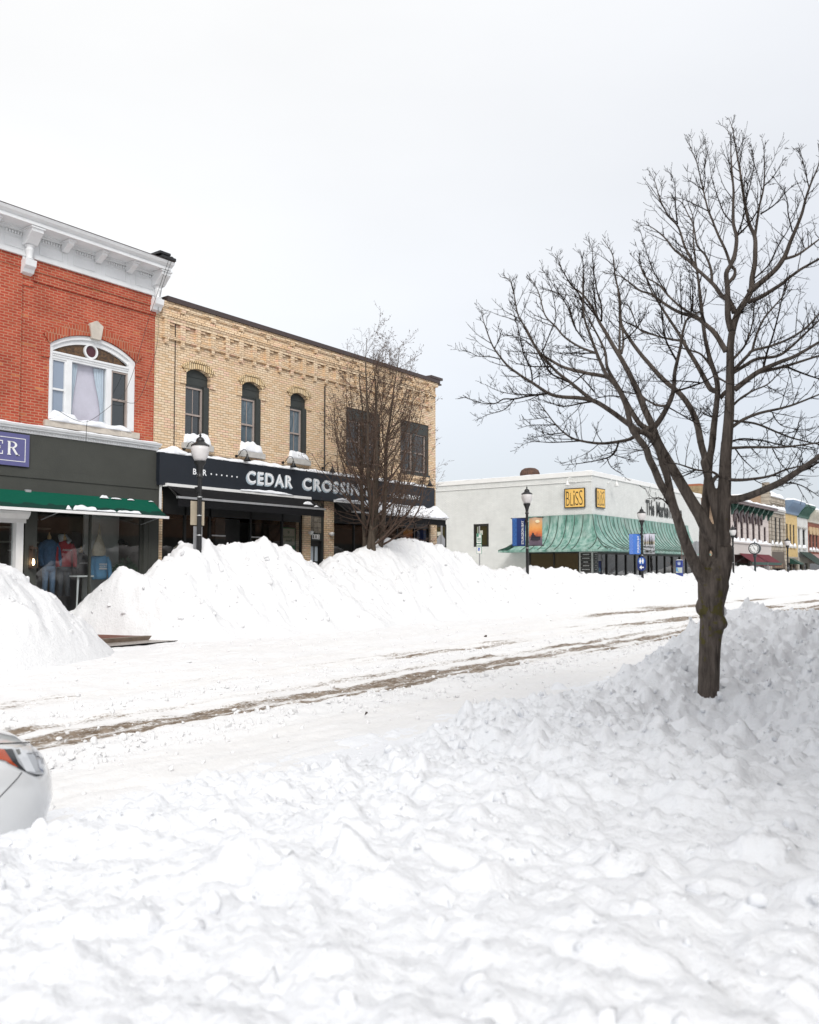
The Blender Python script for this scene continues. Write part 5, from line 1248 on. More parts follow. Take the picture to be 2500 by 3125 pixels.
for r_, a, b, z, mt in ((yb, 86.15, YX1, 7.55, M['blue_trim']), (wb, YX1 + .05, WX1, 7.45, M['green_trim']), (rd, WX1 + .05, RX2, 7.15, M['cream_trim'])):
    c = MB(); c.prism_yz([(20.0, z - .55), (19.85, z - .5), (19.72, z - .1), (19.2, z + .5), (19.15, z + .72), (20.0, z + .72)], a, b)
    for k in range(int((b - a) / .42)): x = a + .15 + k * .42; c.prism_yz([(19.84, z - .45), (19.6, z - .1), (19.12, z + .45), (19.3, z + .48), (19.8, z - .1)], x, x + .16)
    co = c.build('cornice', mt, r_); snow_cap(a, b, 19.15, 20.1, z + .715, .2, int(a), parent=co, rag=.6, dx=.25)
    s_ = MB(); s_.box(a - .04, b, 19.95, 20.2, 2.3, 2.9); s_.box(a - .04, a + .35, 19.96, 20.2, 0, 2.3); s_.box(b - .35, b, 19.96, 20.2, 0, 2.3); s_.box((a + b) / 2, (a + b) / 2 + .2, 19.96, 20.2, 0, 2.3); s_.build('shopfront', M['rough_stone'] if r_ is yb else M['cream_trim'], r_)
    for q0, q1 in ((a + .35, (a + b) / 2), ((a + b) / 2 + .2, b - .35)):
        p = MB(); p.quad((q0, 20.1, 0), (q1, 20.1, 0), (q1, 20.1, 2.3), (q0, 20.1, 2.3)); p.build('shop_window', M['store_glass'], r_)
slope_cloth(YX1 + .1, WX1 + .4, 19.9, 3.45, 18.2, 2.15, .03).build('awning', pm('black_green_cloth', (.012, .03, .022), .85), wb, True)
slope_cloth(WX1 + .2, 101.5, 19.9, 3.3, 18.6, 2.2, .03).build('awning', pm('snowy_red_cloth', (.30, .19, .18), .85, .4, 3), rd, True)
v_ = MB(); v_.box(WX1 + .2, 101.5, 18.57, 18.6, 1.75, 2.18); v_.build('valance', bpy.data.materials['deep_red_cloth'], rd)
hs = MB(); hs.prism_yz([(19.95, 2.75), (19.0, 2.2), (19.0, 2.15), (19.95, 2.2)], 87.6, 89.2); hs.build('awning', M['dk_green'], yb)
# ================================================================ STREET FURNITURE
M['lamp_globe'] = pm('frosted_lamp_globe', (.62, .60, .60), .25, .06, 3)
M['banner_blue'] = pm('deep_blue_banner', (.012, .035, .16), .7, .08); M['banner_mid'] = pm('mid_blue_banner', (.05, .18, .52), .7, .08)
M['faded_blue'] = pm('faded_blue_banner', (.07, .20, .62), .7, .08); M['faded_pale'] = pm('pale_blue_lattice', (.16, .28, .68), .7, .1)
M['way_blue'] = pm('wayfinding_blue', (.008, .025, .16), .5, .06)
def lamp_post(loc, label):
    t = thing('street_lamp', loc, label, 'street lamp', 'lamp posts along the far kerb')
    x, y, z = loc; c = (x, y, z)
    b = MB(); b.lathe([(.24, 0), (.24, .06), (.20, .12), (.17, .35), (.12, .62), (.14, .66), (.085, .72)], 16, c); b.build('base', M['black'], t, angle=40)
    b = MB(); N = 24; prof = [(.066, .72), (.052, 3.92)]
    vs = [(x + (r * (1 + (.05 if k % 2 else -.05))) * math.cos(math.pi * k / 12), y + (r * (1 + (.05 if k % 2 else -.05))) * math.sin(math.pi * k / 12), z + h) for r, h in prof for k in range(N)]
    b.add(vs, [(k, (k + 1) % N, N + (k + 1) % N, N + k) for k in range(N)]); b.build('pole', M['black'], t)
    b = MB(); b.lathe([(.07, 3.92), (.085, 3.95), (.06, 3.99), (.062, 4.08), (.10, 4.22), (.145, 4.30), (.15, 4.345), (.12, 4.35)], 18, c); b.box(x - .12, x - .05, y - .05, y + .05, z + 3.55, z + 3.68); b.build('collar', M['black'], t, angle=40)
    b = MB(); b.lathe([(.125, 4.345), (.17, 4.42), (.22, 4.55), (.232, 4.66), (.215, 4.74)], 24, c); b.build('globe', M['lamp_globe'], t, True)
    b = MB(); b.lathe([(.235, 4.735), (.22, 4.77), (.15, 4.81), (.105, 4.85), (.11, 4.88), (.085, 4.93), (.04, 4.965), (.02, 4.98), (.034, 5.01), (.02, 5.04), (.012, 5.06), (.004, 5.11)], 22, c); b.build('cap', M['black'], t, angle=50)
    for h in ((2.45, 2.95, 3.42) if x < 20 else (3.6, 2.5)):
        b = MB(); b.lathe([(.066, h), (.068, h + .02), (.066, h + .025)], 16, c); b.build('band', M['silver'], t)
    return t
LP = [(14.05, 17.2, .02, 'street lamp before the gap between the red and cream shops, sign backs on its pole'), (31.03, 17.2, 0, 'street lamp carrying a dark blue banner and a sunset banner'),
      (43.44, 17.2, -.12, 'street lamp carrying a bright blue banner and a snowy forest banner'), (59.69, 17.2, -.4, 'plain street lamp right of the big tree trunk before the pink building'), (74.86, 17.2, -.73, 'farthest plain street lamp, before the yellow building')]
lamps = [lamp_post((x, y, z), l) for x, y, z, l in LP]
# sign backs strapped to the first pole
s1 = thing('street_sign', (14.05, 17.3, 2.3), 'tan back of a tall sign strapped to the first street lamp', 'sign')
b = MB(); b.box(13.84, 14.28, 17.285, 17.29, 2.74, 3.35); o = b.build('plate', M['beige_metal'], s1); bevel(o, .002)
s1 = thing('street_sign', (14.05, 17.3, 2.0), 'smaller pale grey sign back low on the first street lamp, under the tan one', 'sign')
b = MB(); b.box(13.94, 14.22, 17.285, 17.29, 2.1, 2.71); b.build('plate', M['grey_metal'], s1)
# ---- banners: cloth panels hung across the kerb, facing down the street
def P2(x): return lambda u, z, d=0: (x - d, 17.2 + u, z)
def panel(mb, P, u0, u1, z0, z1, d): mb.add([P(u0, z0, d), P(u1, z0, d), P(u1, z1, d), P(u0, z1, d)], [(0, 1, 2, 3)])
def sky_banner(name, stops):
    m, n, l, b = nt(name); b.inputs['Roughness'].default_value = .7
    tc = n.new('ShaderNodeTexCoord'); sp = n.new('ShaderNodeSeparateXYZ'); l.new(tc.outputs['Generated'], sp.inputs[0])
    t = n.new('ShaderNodeTexNoise'); t.inputs['Scale'].default_value = 4; mp = n.new('ShaderNodeMapping'); mp.inputs['Scale'].default_value = (1, 1, 6); l.new(tc.outputs['Generated'], mp.inputs[0]); l.new(mp.outputs[0], t.inputs['Vector'])
    ma = n.new('ShaderNodeMath'); ma.operation = 'MULTIPLY_ADD'; ma.inputs[1].default_value = .22; l.new(t.outputs[0], ma.inputs[0])
    ad = n.new('ShaderNodeMath'); ad.operation = 'SUBTRACT'; ad.inputs[1].default_value = .11; l.new(sp.outputs['Z'], ad.inputs[0]); l.new(ad.outputs[0], ma.inputs[2])
    rp = n.new('ShaderNodeValToRGB'); e = rp.color_ramp.elements
    e[0].position, e[0].color = stops[0][0], stops[0][1] + (1,); e[1].position, e[1].color = stops[-1][0], stops[-1][1] + (1,)
    for p, c in stops[1:-1]: k = e.new(p); k.color = c + (1,)
    l.new(ma.outputs[0], rp.inputs[0]); l.new(rp.outputs[0], b.inputs['Base Color']); return m
def banner_rods(P, z0, z1, side, t):
    b = MB()
    for z in (z0, z1): b.tube([P(.04 * side, z), P(.74 * side, z)], .013, 6); b.tube([P(.72 * side, z), P(.76 * side, z)], .024, 8)
    b.build('rod', M['black'], t)
def cloth(P, u0, u1, z0, z1):
    b = MB(); n = 6; vs = [P(u0 + (u1 - u0) * i / n, z0 + (z1 - z0) * j / n, .02 * math.sin(i * 1.1 + j * .7)) for i in range(n + 1) for j in range(n + 1)]
    N = len(vs); vs += [(v[0] + .006, v[1], v[2]) for v in vs]; q = [(i * (n + 1) + j, (i + 1) * (n + 1) + j, (i + 1) * (n + 1) + j + 1, i * (n + 1) + j + 1) for i in range(n) for j in range(n)]
    b.add(vs, q + [tuple(N + a for a in reversed(f)) for f in q]); return b
for x, z0, z1, dark, labs in ((31.03, 2.60, 3.76, True, ('dark blue banner with white upright lettering and a paler lattice strip', 'sunset photo banner with a dark boat under an orange sky')),
                              (43.44, 2.44, 3.52, False, ('bright faded blue banner with pale upright lettering', 'banner with a photo of dark firs beside a snowy river'))):
    P = P2(x); H = z1 - z0
    t = thing('banner', (x, 17.55, z0), labs[0], 'banner', 'lamp post banners')
    banner_rods(P, z0, z1, 1, t)
    cloth(P, .08, .70, z0, z1).build('cloth', M['banner_blue'] if dark else M['faded_blue'], t, True)
    b = MB(); panel(b, P, .47, .695, z0 + .004, z1 - .004, .024)
    b.build('lattice_strip', M['banner_mid'] if dark else M['faded_pale'], t)
    b = MB()
    for k in range(6):
        za, zb = z0 + .02 + k * (H - .04) / 6, z0 + .02 + (k + 1) * (H - .04) / 6
        for (ua, q0, ub, q1) in ((.49, za, .68, zb), (.68, za, .49, zb), (.49, za, .49, zb), (.68, za, .68, zb), (.49, za, .68, za)): b.tube([P(ua, q0, .028), P(ub, q1, .028)], .007, 4)
    b.build('lattice', M['banner_blue'] if dark else M['faded_blue'], t)
    b = MB(); letter(b, 'STURGEON BAY', P(.13, z0 + .07, .045), (0, 0, 1), (0, 1, 0), H * .84, .115, .01); b.build('lettering', M['sign_white'], t)
    t = thing('banner', (x, 16.85, z0), labs[1], 'banner', 'lamp post banners'); banner_rods(P, z0, z1, -1, t)
    if dark:
        m_ = sky_banner('sunset_print', [(0, (.10, .075, .11)), (.20, (.16, .12, .16)), (.28, (.30, .13, .12)), (.42, (.66, .17, .06)), (.62, (.80, .36, .10)), (.80, (.72, .40, .18)), (1., (.55, .38, .28))])
        cloth(P, -.70, -.09, z0, z1).build('cloth', m_, t, True)
        b = MB(); c0 = P(-.5, z0 + H * .86, .03); b.add([(c0[0], c0[1] + .10 * math.cos(a), c0[2] + .065 * math.sin(a)) for a in np.linspace(0, 6.28, 19)[:-1]], [tuple(range(18))]); b.build('printed_sun', pm('printed_sun', (.85, .75, .5), .7, .03), t)
        b = MB(); y_ = lambda pts: b.add([P(u, z0 + H * q, .03) for u, q in pts], [tuple(range(len(pts)))])
        y_([(-.16, .20), (-.22, .33), (-.62, .32), (-.62, .20)]); y_([(-.2, .33), (-.2, .38), (-.38, .38), (-.42, .33)]); y_([(-.24, .38), (-.24, .45), (-.33, .45), (-.34, .38)]); y_([(-.11, .30), (-.11, .32), (-.66, .315), (-.66, .30)]); y_([(-.275, .45), (-.275, .5), (-.285, .5), (-.285, .45)]); y_([(-.47, .33), (-.47, .46), (-.48, .46), (-.48, .33)])
        b.build('printed_boat', pm('boat_silhouette', (.03, .028, .04), .7), t)
    else:
        m_ = sky_banner('winter_print', [(0, (.40, .42, .45)), (.14, (.14, .15, .16)), (.24, (.5, .52, .55)), (.34, (.12, .13, .14)), (.44, (.6, .62, .66)), (.55, (.45, .38, .25)), (.7, (.55, .55, .66)), (1., (.62, .62, .70))])
        cloth(P, -.70, -.09, z0, z1).build('cloth', m_, t, True)
        b = MB(); rr = random.Random(3)
        for u, w_, h in ((-.20, .10, .42), (-.30, .07, .34), (-.42, .14, .50), (-.52, .12, .46), (-.60, .08, .34), (-.14, .05, .3)):
            for k in range(7):
                q = .46 + h * k / 7; ww = w_ * (1 - k / 8) * rr.uniform(.6, 1)
                b.add([P(u - ww / 2, z0 + H * q, .03), P(u + ww / 2, z0 + H * q, .03), P(u, z0 + H * (q + h / 4.4), .03)], [(0, 1, 2)])
        for k in range(16):
            u, q, w_ = rr.uniform(-.66, -.12), rr.uniform(.03, .40), rr.uniform(.03, .09); b.add([P(u - w_, z0 + H * q, .03), P(u + w_, z0 + H * q, .03), P(u + w_ * .4, z0 + H * (q + .03), .03), P(u - w_ * .5, z0 + H * (q + .035), .03)], [(0, 1, 2, 3)])
        b.build('printed_firs', pm('fir_silhouette', (.035, .04, .03), .7), t)
# ---- restroom wayfinding capsule on the third pole
w_ = thing('wayfinding_sign', (43.3, 17.2, 1.57), 'blue capsule sign with restroom figures and a left arrow on the third lamp post', 'sign')
X0 = 43.44 - .09
def disc_pts(cu, cz, r, a0, a1, n=14): return [(cu + r * math.cos(a0 + (a1 - a0) * k / n), cz + r * math.sin(a0 + (a1 - a0) * k / n)) for k in range(n + 1)]
cap_ = disc_pts(17.2, 2.08, .235, 0, math.pi) + disc_pts(17.2, 1.80, .235, math.pi, 2 * math.pi)
b = MB(); b.prism_yz(cap_, X0, X0 + .03); b.build('plate', M['way_blue'], w_)
b = MB(); b.prism_yz(disc_pts(17.2, 2.08, .19, 0, 2 * math.pi, 24)[:-1], X0 - .004, X0); b.build('disc', pm('lighter_blue', (.03, .12, .42), .5, .04), w_)
b = MB()
for s_ in (-1, 1):
    c0 = 17.2 + s_ * .07
    b.prism_yz(disc_pts(c0, 2.20, .028, 0, 2 * math.pi, 12)[:-1], X0 - .009, X0 - .005)
    b.prism_yz([(c0 - .05, 2.165), (c0 + .05, 2.165), (c0 + .05, 2.05), (c0 + .035, 2.05), (c0 + .035, 1.95), (c0 - .035, 1.95), (c0 - .035, 2.05), (c0 - .05, 2.05)] if s_ < 0 else [(c0 - .035, 2.165), (c0 + .035, 2.165), (c0 + .07, 2.03), (c0 + .03, 2.03), (c0 + .03, 1.95), (c0 - .03, 1.95), (c0 - .03, 2.03), (c0 - .07, 2.03)], X0 - .009, X0 - .005)
b.build('restroom_figures', M['white'], w_)
b = MB(); b.prism_yz([(17.32, 1.745), (17.22, 1.85), (17.18, 1.81), (17.215, 1.775), (17.08, 1.775), (17.08, 1.715), (17.215, 1.715), (17.18, 1.68), (17.22, 1.64)], X0 - .009, X0 - .003); b.build('arrow', M['white'], w_)
# ---- stop sign backs
def oct_sign(x, y, zc, r, axis, label, ztop):
    t = thing('stop_sign', (x, y, 0), label, 'sign', 'octagon signs seen from behind')
    b = MB(); pts = [(r * math.cos(math.pi / 8 + k * math.pi / 4) / math.cos(math.pi / 8), r * math.sin(math.pi / 8 + k * math.pi / 4) / math.cos(math.pi / 8)) for k in range(8)]
    if axis == 'x': b.prism_xz([(x + p, zc + q) for p, q in pts], y + .035, y + .04)
    else: b.prism_yz([(y + p, zc + q) for p, q in pts], x + .035, x + .04)
    b.build('plate', M['grey_metal'], t); b = MB(); b.box(x - .03, x + .03, y - .02, y + .03, 0, ztop); b.build('post', M['grey_metal'], t)
oct_sign(29.6, 20.5, 2.78, .305, 'x', 'grey octagon sign back at the corner of the cream brick building', 3.5)
q = at(2127, 1671, Y=17.0); oct_sign(q[0], q[1], q[2], .37, 'y', 'grey back of an octagon sign half behind the tree stems', q[2] + .4)
# ---- parking sign
pk_ = thing('parking_sign', (41.0, 25.8, 0), 'slim post with two stacked white parking signs edged in green by the white wall', 'sign')
b = MB(); b.box(40.99, 41.04, 25.775, 25.825, 0, 4.1); b.build('post', M['grey_metal'], pk_)
for z0, z1 in ((3.12, 3.68), (2.53, 3.10)):
    b = MB(); b.box(40.968, 40.985, 25.63, 25.97, z0, z1); b.build('sign_edge', pm('sign_green', (.02, .22, .14), .6) if 'sign_green' not in bpy.data.materials else bpy.data.materials['sign_green'], pk_)
    b = MB(); b.box(40.962, 40.966, 25.65, 25.95, z0 + .015, z1 - .02); b.build('plate', M['white'], pk_)
b = MB(); b.box(40.957, 40.961, 25.82, 25.93, 3.48, 3.66); b.build('panel', bpy.data.materials['sign_green'], pk_)
b = MB()
for z, n in ((3.58, 1), (3.38, 3), (3.31, 2), (3.22, 3), (2.98, 3), (2.90, 2)):
    for k in range(n * 2): b.box(40.956, 40.961, 25.68 + k * .24 / (n * 2), 25.68 + (k + .7) * .24 / (n * 2), z, z + .045)
b.build('lettering', bpy.data.materials['sign_green'], pk_)
b = MB(); b.box(40.956, 40.961, 25.74, 25.87, 2.70, 2.86); b.build('wheelchair_panel', pm('access_blue', (.01, .10, .5), .5), pk_)
b = MB(); PX = 40.953; b.tube([(PX, 25.815, 2.83), (PX, 25.813, 2.775), (PX, 25.785, 2.775), (PX, 25.77, 2.73)], .006, 5); b.tube([(PX, 25.815 + .028 * math.cos(a), 2.752 + .028 * math.sin(a)) for a in np.linspace(.8, 5.2, 10)], .005, 5); b.lathe([(.004, 0), (.01, .008), (.004, .018)], 8, (PX, 25.815, 2.835)); b.build('wheelchair_symbol', M['white'], pk_)
# ---- street clock
cx_, cy_, cz_ = 64.3, 17.0, 3.16
ck = thing('street_clock', (cx_, cy_, -.4), 'round street clock with white face on a dark post before the red awning', 'clock')
M['clock_dark'] = pm('dark_blue_green_iron', (.012, .02, .024), .45, .1)
b = MB(); b.lathe([(.2, 0), (.2, .3), (.12, .5), (.075, .7), (.07, 2.9), (.13, 3.0), (.09, 3.2)], 14, (cx_, cy_, -.4)); b.build('post', M['clock_dark'], ck, angle=40)
b = MB(); N = 36; ring = [(.40, -.14), (.42, -.10), (.42, .10), (.40, .14), (.36, .16), (.345, .13), (.345, -.13), (.36, -.16)]
vs = [(cx_ + d, cy_ + r * math.cos(2 * math.pi * k / N), cz_ + r * math.sin(2 * math.pi * k / N)) for k in range(N) for r, d in ring]; n = len(ring)
b.add(vs, [(k * n + j, ((k + 1) % N) * n + j, ((k + 1) % N) * n + (j + 1) % n, k * n + (j + 1) % n) for k in range(N) for j in range(n)]); b.lathe([(.05, 0), (.03, .06), (.01, .12)], 10, (cx_, cy_, cz_ + .41)); b.build('case', M['clock_dark'], ck, angle=40)
for s_ in (-1, 1):
    b = MB(); b.prism_yz([(cy_ + .346 * math.cos(a), cz_ + .346 * math.sin(a)) for a in np.linspace(0, 2 * math.pi, 33)[:-1]], cx_ + s_ * .11, cx_ + s_ * .12); b.build('face', M['white'], ck)
b = MB(); xx = cx_ - .124
ROM = ['XII', 'I', 'II', 'III', 'IIII', 'V', 'VI', 'VII', 'VIII', 'IX', 'X', 'XI']
for k, s_ in enumerate(ROM):
    a = math.pi / 2 - k * math.pi / 6                     # face looks toward -X, so +Y lies to the left
    rad = np.array([0, -math.cos(a), math.sin(a)]); tan = np.array([0, -math.sin(a), -math.cos(a)])
    w2 = min(.14, .04 + .03 * len(s_)); letter(b, s_, np.array([xx, cy_, cz_]) + rad * .225 - tan * w2 / 2, tan, rad, w2, .09, .03)
b.build('numerals', M['black'], ck)
for ang, L, w2 in ((150, .17, .02), (335, .26, .014)):
    a = math.pi / 2 - R(ang); rad = np.array([0, -math.cos(a), math.sin(a)]); tan = np.array([0, -math.sin(a), -math.cos(a)]); c0 = np.array([xx - .006, cy_, cz_])
    b = MB(); b.add([c0 - rad * .05 + tan * w2, c0 - rad * .05 - tan * w2, c0 + rad * L - tan * w2 * .4, c0 + rad * L + tan * w2 * .4], [(0, 1, 2, 3)]); b.build('hand', M['black'], ck)
# ---- blue map kiosk
kx, ky = 49.9, 17.5
kk = thing('map_kiosk', (kx, ky, 0), 'narrow blue information post with a white map panel left of the tree trunk', 'kiosk')
M['kiosk_blue'] = pm('kiosk_blue', (.03, .05, .24), .5, .06)
b = MB(); b.box(kx, kx + .12, ky - .2, ky + .2, .1, 2.19); o = b.build('body', M['kiosk_blue'], kk); bevel(o, .01)
b = MB(); b.box(kx - .006, kx - .001, ky - .185, ky + .185, 1.44, 1.76); b.build('map_panel', pm('map_paper', (.55, .60, .55), .6, .05), kk)
b = MB(); b.add([(kx - .009, ky + .18, 1.75), (kx - .009, ky + .18, 1.55), (kx - .009, ky - .05, 1.46), (kx - .009, ky + .06, 1.56), (kx - .009, ky + .10, 1.75)], [(0, 1, 2, 3, 4)]); b.build('map_water', pm('map_water', (.12, .35, .62), .6), kk)
b = MB(); b.prism_yz(disc_pts(ky, 1.98, .09, 0, 2 * math.pi, 18)[:-1], kx - .006, kx - .001); b.build('emblem', pm('pale_emblem', (.42, .48, .62), .6), kk)
b = MB(); b.tube([(kx - .008, ky + .13 * math.cos(a), 1.98 + .12 * math.sin(a)) for a in np.linspace(.4, 2.7, 10)], .008, 4); b.build('emblem_arc', bpy.data.materials['pale_emblem'], kk)
snow_cap(kx - .03, kx + .14, ky - .2, ky + .2, 2.188, .05, 55, parent=kk, dx=.04)
# ================================================================ TREES
def bark(name, c, c2, lichen=False, sc=(9, 9, 1.6)):
    m, n, l, b = nt(name); b.inputs['Roughness'].default_value = .9; b.inputs['Specular IOR Level'].default_value = .2
    tc = n.new('ShaderNodeTexCoord'); mp = n.new('ShaderNodeMapping'); mp.inputs['Scale'].default_value = sc; l.new(tc.outputs['Object'], mp.inputs[0])
    t = n.new('ShaderNodeTexNoise'); t.inputs['Scale'].default_value = 3; t.inputs['Detail'].default_value = 8; t.inputs['Roughness'].default_value = .7; l.new(mp.outputs[0], t.inputs['Vector'])
    rp = n.new('ShaderNodeValToRGB'); e = rp.color_ramp.elements; e[0].position = .3; e[0].color = c + (1,); e[1].position = .72; e[1].color = c2 + (1,); l.new(t.outputs[0], rp.inputs[0])
    out = rp.outputs[0]
    if lichen:
        t2 = n.new('ShaderNodeTexNoise'); t2.inputs['Scale'].default_value = 14; t2.inputs['Detail'].default_value = 6; l.new(tc.outputs['Object'], t2.inputs['Vector'])
        sp = n.new('ShaderNodeSeparateXYZ'); l.new(tc.outputs['Object'], sp.inputs[0])
        mz = n.new('ShaderNodeMapRange'); mz.inputs['From Min'].default_value = .0; mz.inputs['From Max'].default_value = .55
        ab = n.new('ShaderNodeMath'); ab.operation = 'ABSOLUTE'; sb = n.new('ShaderNodeMath'); sb.operation = 'SUBTRACT'; sb.inputs[1].default_value = 1.18; l.new(sp.outputs['Z'], sb.inputs[0]); l.new(sb.outputs[0], ab.inputs[0]); l.new(ab.outputs[0], mz.inputs['Value'])
        mz.inputs['To Min'].default_value = .19; mz.inputs['To Max'].default_value = -.05
        ad = n.new('ShaderNodeMath'); l.new(t2.outputs[0], ad.inputs[0]); l.new(mz.outputs[0], ad.inputs[1])
        th = n.new('ShaderNodeMapRange'); th.inputs['From Min'].default_value = .66; th.inputs['From Max'].default_value = .72; th.inputs['To Max'].default_value = .75; l.new(ad.outputs[0], th.inputs['Value'])
        mx = n.new('ShaderNodeMix'); mx.data_type = 'RGBA'; l.new(th.outputs[0], mx.inputs[0]); l.new(out, mx.inputs[6]); mx.inputs[7].default_value = (.085, .075, .016, 1); out = mx.outputs[2]
        # dark damp streaks down the stem
        mp3 = n.new('ShaderNodeMapping'); mp3.inputs['Scale'].default_value = (16, 16, .9); l.new(tc.outputs['Object'], mp3.inputs[0])
        t3 = n.new('ShaderNodeTexNoise'); t3.inputs['Scale'].default_value = 1; l.new(mp3.outputs[0], t3.inputs['Vector'])
        th3 = n.new('ShaderNodeMapRange'); th3.inputs['From Min'].default_value = .60; th3.inputs['From Max'].default_value = .66; th3.inputs['To Max'].default_value = .55; l.new(t3.outputs[0], th3.inputs['Value'])
        mx3 = n.new('ShaderNodeMix'); mx3.data_type = 'RGBA'; l.new(th3.outputs[0], mx3.inputs[0]); l.new(out, mx3.inputs[6]); mx3.inputs[7].default_value = (.016, .013, .011, 1); out = mx3.outputs[2]
    l.new(out, b.inputs['Base Color'])
    bp = n.new('ShaderNodeBump'); bp.inputs['Strength'].default_value = .8; bp.inputs['Distance'].default_value = .015; l.new(t.outputs[0], bp.inputs['Height']); l.new(bp.outputs[0], b.inputs['Normal'])
    return m
M['bark'] = bark('grey_brown_bark', (.042, .034, .029), (.15, .125, .108), True)
M['twig'] = bark('dark_twig', (.034, .025, .021), (.062, .046, .038))
T_ = {1: (1400, 800, .3188), 2: (1950, 350, .3188), 3: (1950, 850, .3188), 4: (1900, 1400, .3478), 5: (1600, 700, .3188)}
def path(*a):
    out = []
    for k in range(0, len(a), 2):
        x0, y0, s = T_[a[k]]; out += [(x0 + x * s, y0 + y * s) for x, y in a[k + 1]]
    return out
D0 = 8.06
limbs = []          # each: list of (world point, radius)
flat = []           # (px, py, depth) of everything placed, to root new limbs on old ones
def limb(pts, w0, w1, dz=0., pw=1., root=True, nearest=60):
    d0 = D0
    if root and flat:
        f_ = np.array(flat); dd = np.hypot(f_[:, 0] - pts[0][0], f_[:, 1] - pts[0][1]); k = int(dd.argmin())
        if dd[k] < nearest: d0 = f_[k, 2]
    # smooth the traced line (Catmull-Rom) and lay it out with gradual depth
    P_ = [Vector((p[0], p[1], 0)) for p in pts]; Q = []
    for i in range(len(P_) - 1):
        a, b, c, d = P_[max(i - 1, 0)], P_[i], P_[i + 1], P_[min(i + 2, len(P_) - 1)]
        n = max(2, int((c - b).length / 9))
        for t in np.linspace(0, 1, n + 1)[:-1]: Q.append(.5 * ((2 * b) + (c - a) * t + (2 * a - 5 * b + 4 * c - d) * t * t + (3 * b - a - 3 * c + d) * t ** 3))
    Q.append(P_[-1]); L = [0]
    for a, b in zip(Q[:-1], Q[1:]): L.append(L[-1] + (b - a).length)
    out = []
    for q, s in zip(Q, L):
        t = s / L[-1]; dep = d0 + dz * t ** 1.2
        w = (w0 + (w1 - w0) * t ** pw) if not callable(w0) else w0(t)
        j = (mnoise.noise(Vector((q.x * .03, q.y * .03, dz))) * .5 if w < 14 else 0)
        p = at(q.x + j, q.y - j, d=dep); out.append((Vector(p), w * dep / FPX / 2)); flat.append((q.x, q.y, dep))
    limbs.append(out); return out
# trunk
tp = path(4, [(752, 2260), (752, 2110), (757, 1950), (760, 1800), (768, 1650), (775, 1550), (786, 1470), (785, 1400), (778, 1300), (785, 1200), (796, 1110), (803, 1050), (815, 985), (835, 910), (850, 850)])
tw = [x * .3478 for x in (182, 176, 178, 182, 186, 192, 205, 205, 215, 242, 262, 246, 200, 150, 100)]
ttr = np.cumsum([0] + [math.dist(a, b) for a, b in zip(tp[:-1], tp[1:])]); ttr = ttr / ttr[-1]
limb(tp, lambda t: float(np.interp(t, ttr, tw)), 0, 0, root=False)
limb(path(4, [(775, 1230), (742, 1120), (695, 1030), (640, 930), (590, 830), (548, 720), (510, 610), (475, 500), (440, 400), (390, 310), (330, 210), (280, 90), (235, 0)], 3, [(75, 1640), (30, 1570)],
          1, [(1690, 1650), (1650, 1575), (1620, 1440), (1585, 1330), (1520, 1200), (1440, 1110), (1390, 1030), (1330, 890), (1260, 700), (1205, 540), (1190, 330), (1190, 30)]), 48, 2, -1.0, .62)
limb(path(4, [(470, 470), (445, 380), (420, 280), (390, 150), (350, 40)], 3, [(215, 1720), (165, 1590), (110, 1510), (40, 1470)],
          1, [(1725, 1617), (1600, 1530), (1450, 1420), (1300, 1330), (1150, 1300), (1000, 1290), (870, 1260), (700, 1150), (600, 1090), (480, 1000), (400, 910), (330, 810), (280, 690), (230, 530), (220, 450)]), 23, 1.6, -.5, 1.1)
S_ = limb(path(4, [(800, 1150), (845, 1040), (866, 950), (880, 860), (870, 770)]), 66, 58, .0)
limb(path(4, [(872, 830), (800, 700), (745, 620), (690, 510), (610, 380), (510, 210), (430, 70), (390, 0)], 3, [(200, 1600), (150, 1480), (125, 1400), (60, 1260), (10, 1130)],
          1, [(1650, 1100), (1560, 930), (1480, 800), (1400, 660), (1340, 560), (1290, 450), (1180, 300), (1080, 220), (950, 0)]), 50, 1.8, .3, .7)
limb(path(3, [(140, 1475), (60, 1425), (0, 1380)], 1, [(1640, 1400), (1560, 1250), (1490, 1130), (1420, 1000), (1400, 850), (1300, 640), (1230, 500), (1190, 400)]), 18, 2.5, .8, .9)
limb(path(1, [(1490, 1140), (1400, 1095), (1210, 1060), (1020, 1010), (900, 950), (790, 880), (730, 800), (650, 640), (570, 510), (520, 250), (480, 160), (415, 145)]), 13, 1.6, .5)
limb(path(1, [(1300, 1335), (1200, 1260), (1080, 1160), (950, 1060), (830, 930), (770, 870), (690, 740), (620, 600), (560, 480), (530, 320), (500, 200)]), 13, 1.6, -.6)
limb(path(1, [(1080, 1155), (970, 1110), (880, 1060), (810, 950), (770, 880)]), 7, 4, -.2)
EL = limb(path(3, [(135, 1440), (190, 1370), (240, 1290), (290, 1190), (330, 1080), (345, 900), (370, 780), (400, 650), (430, 480), (470, 380), (560, 330), (610, 270), (650, 100)]), 18, 2.5, -.9)
limb(path(3, [(160, 1395), (90, 1435), (0, 1480)], 1, [(1650, 1690), (1550, 1715), (1380, 1735), (1220, 1720), (1090, 1685), (1000, 1625), (900, 1520), (850, 1450), (790, 1370), (740, 1320)]), 13, 2, -.7)
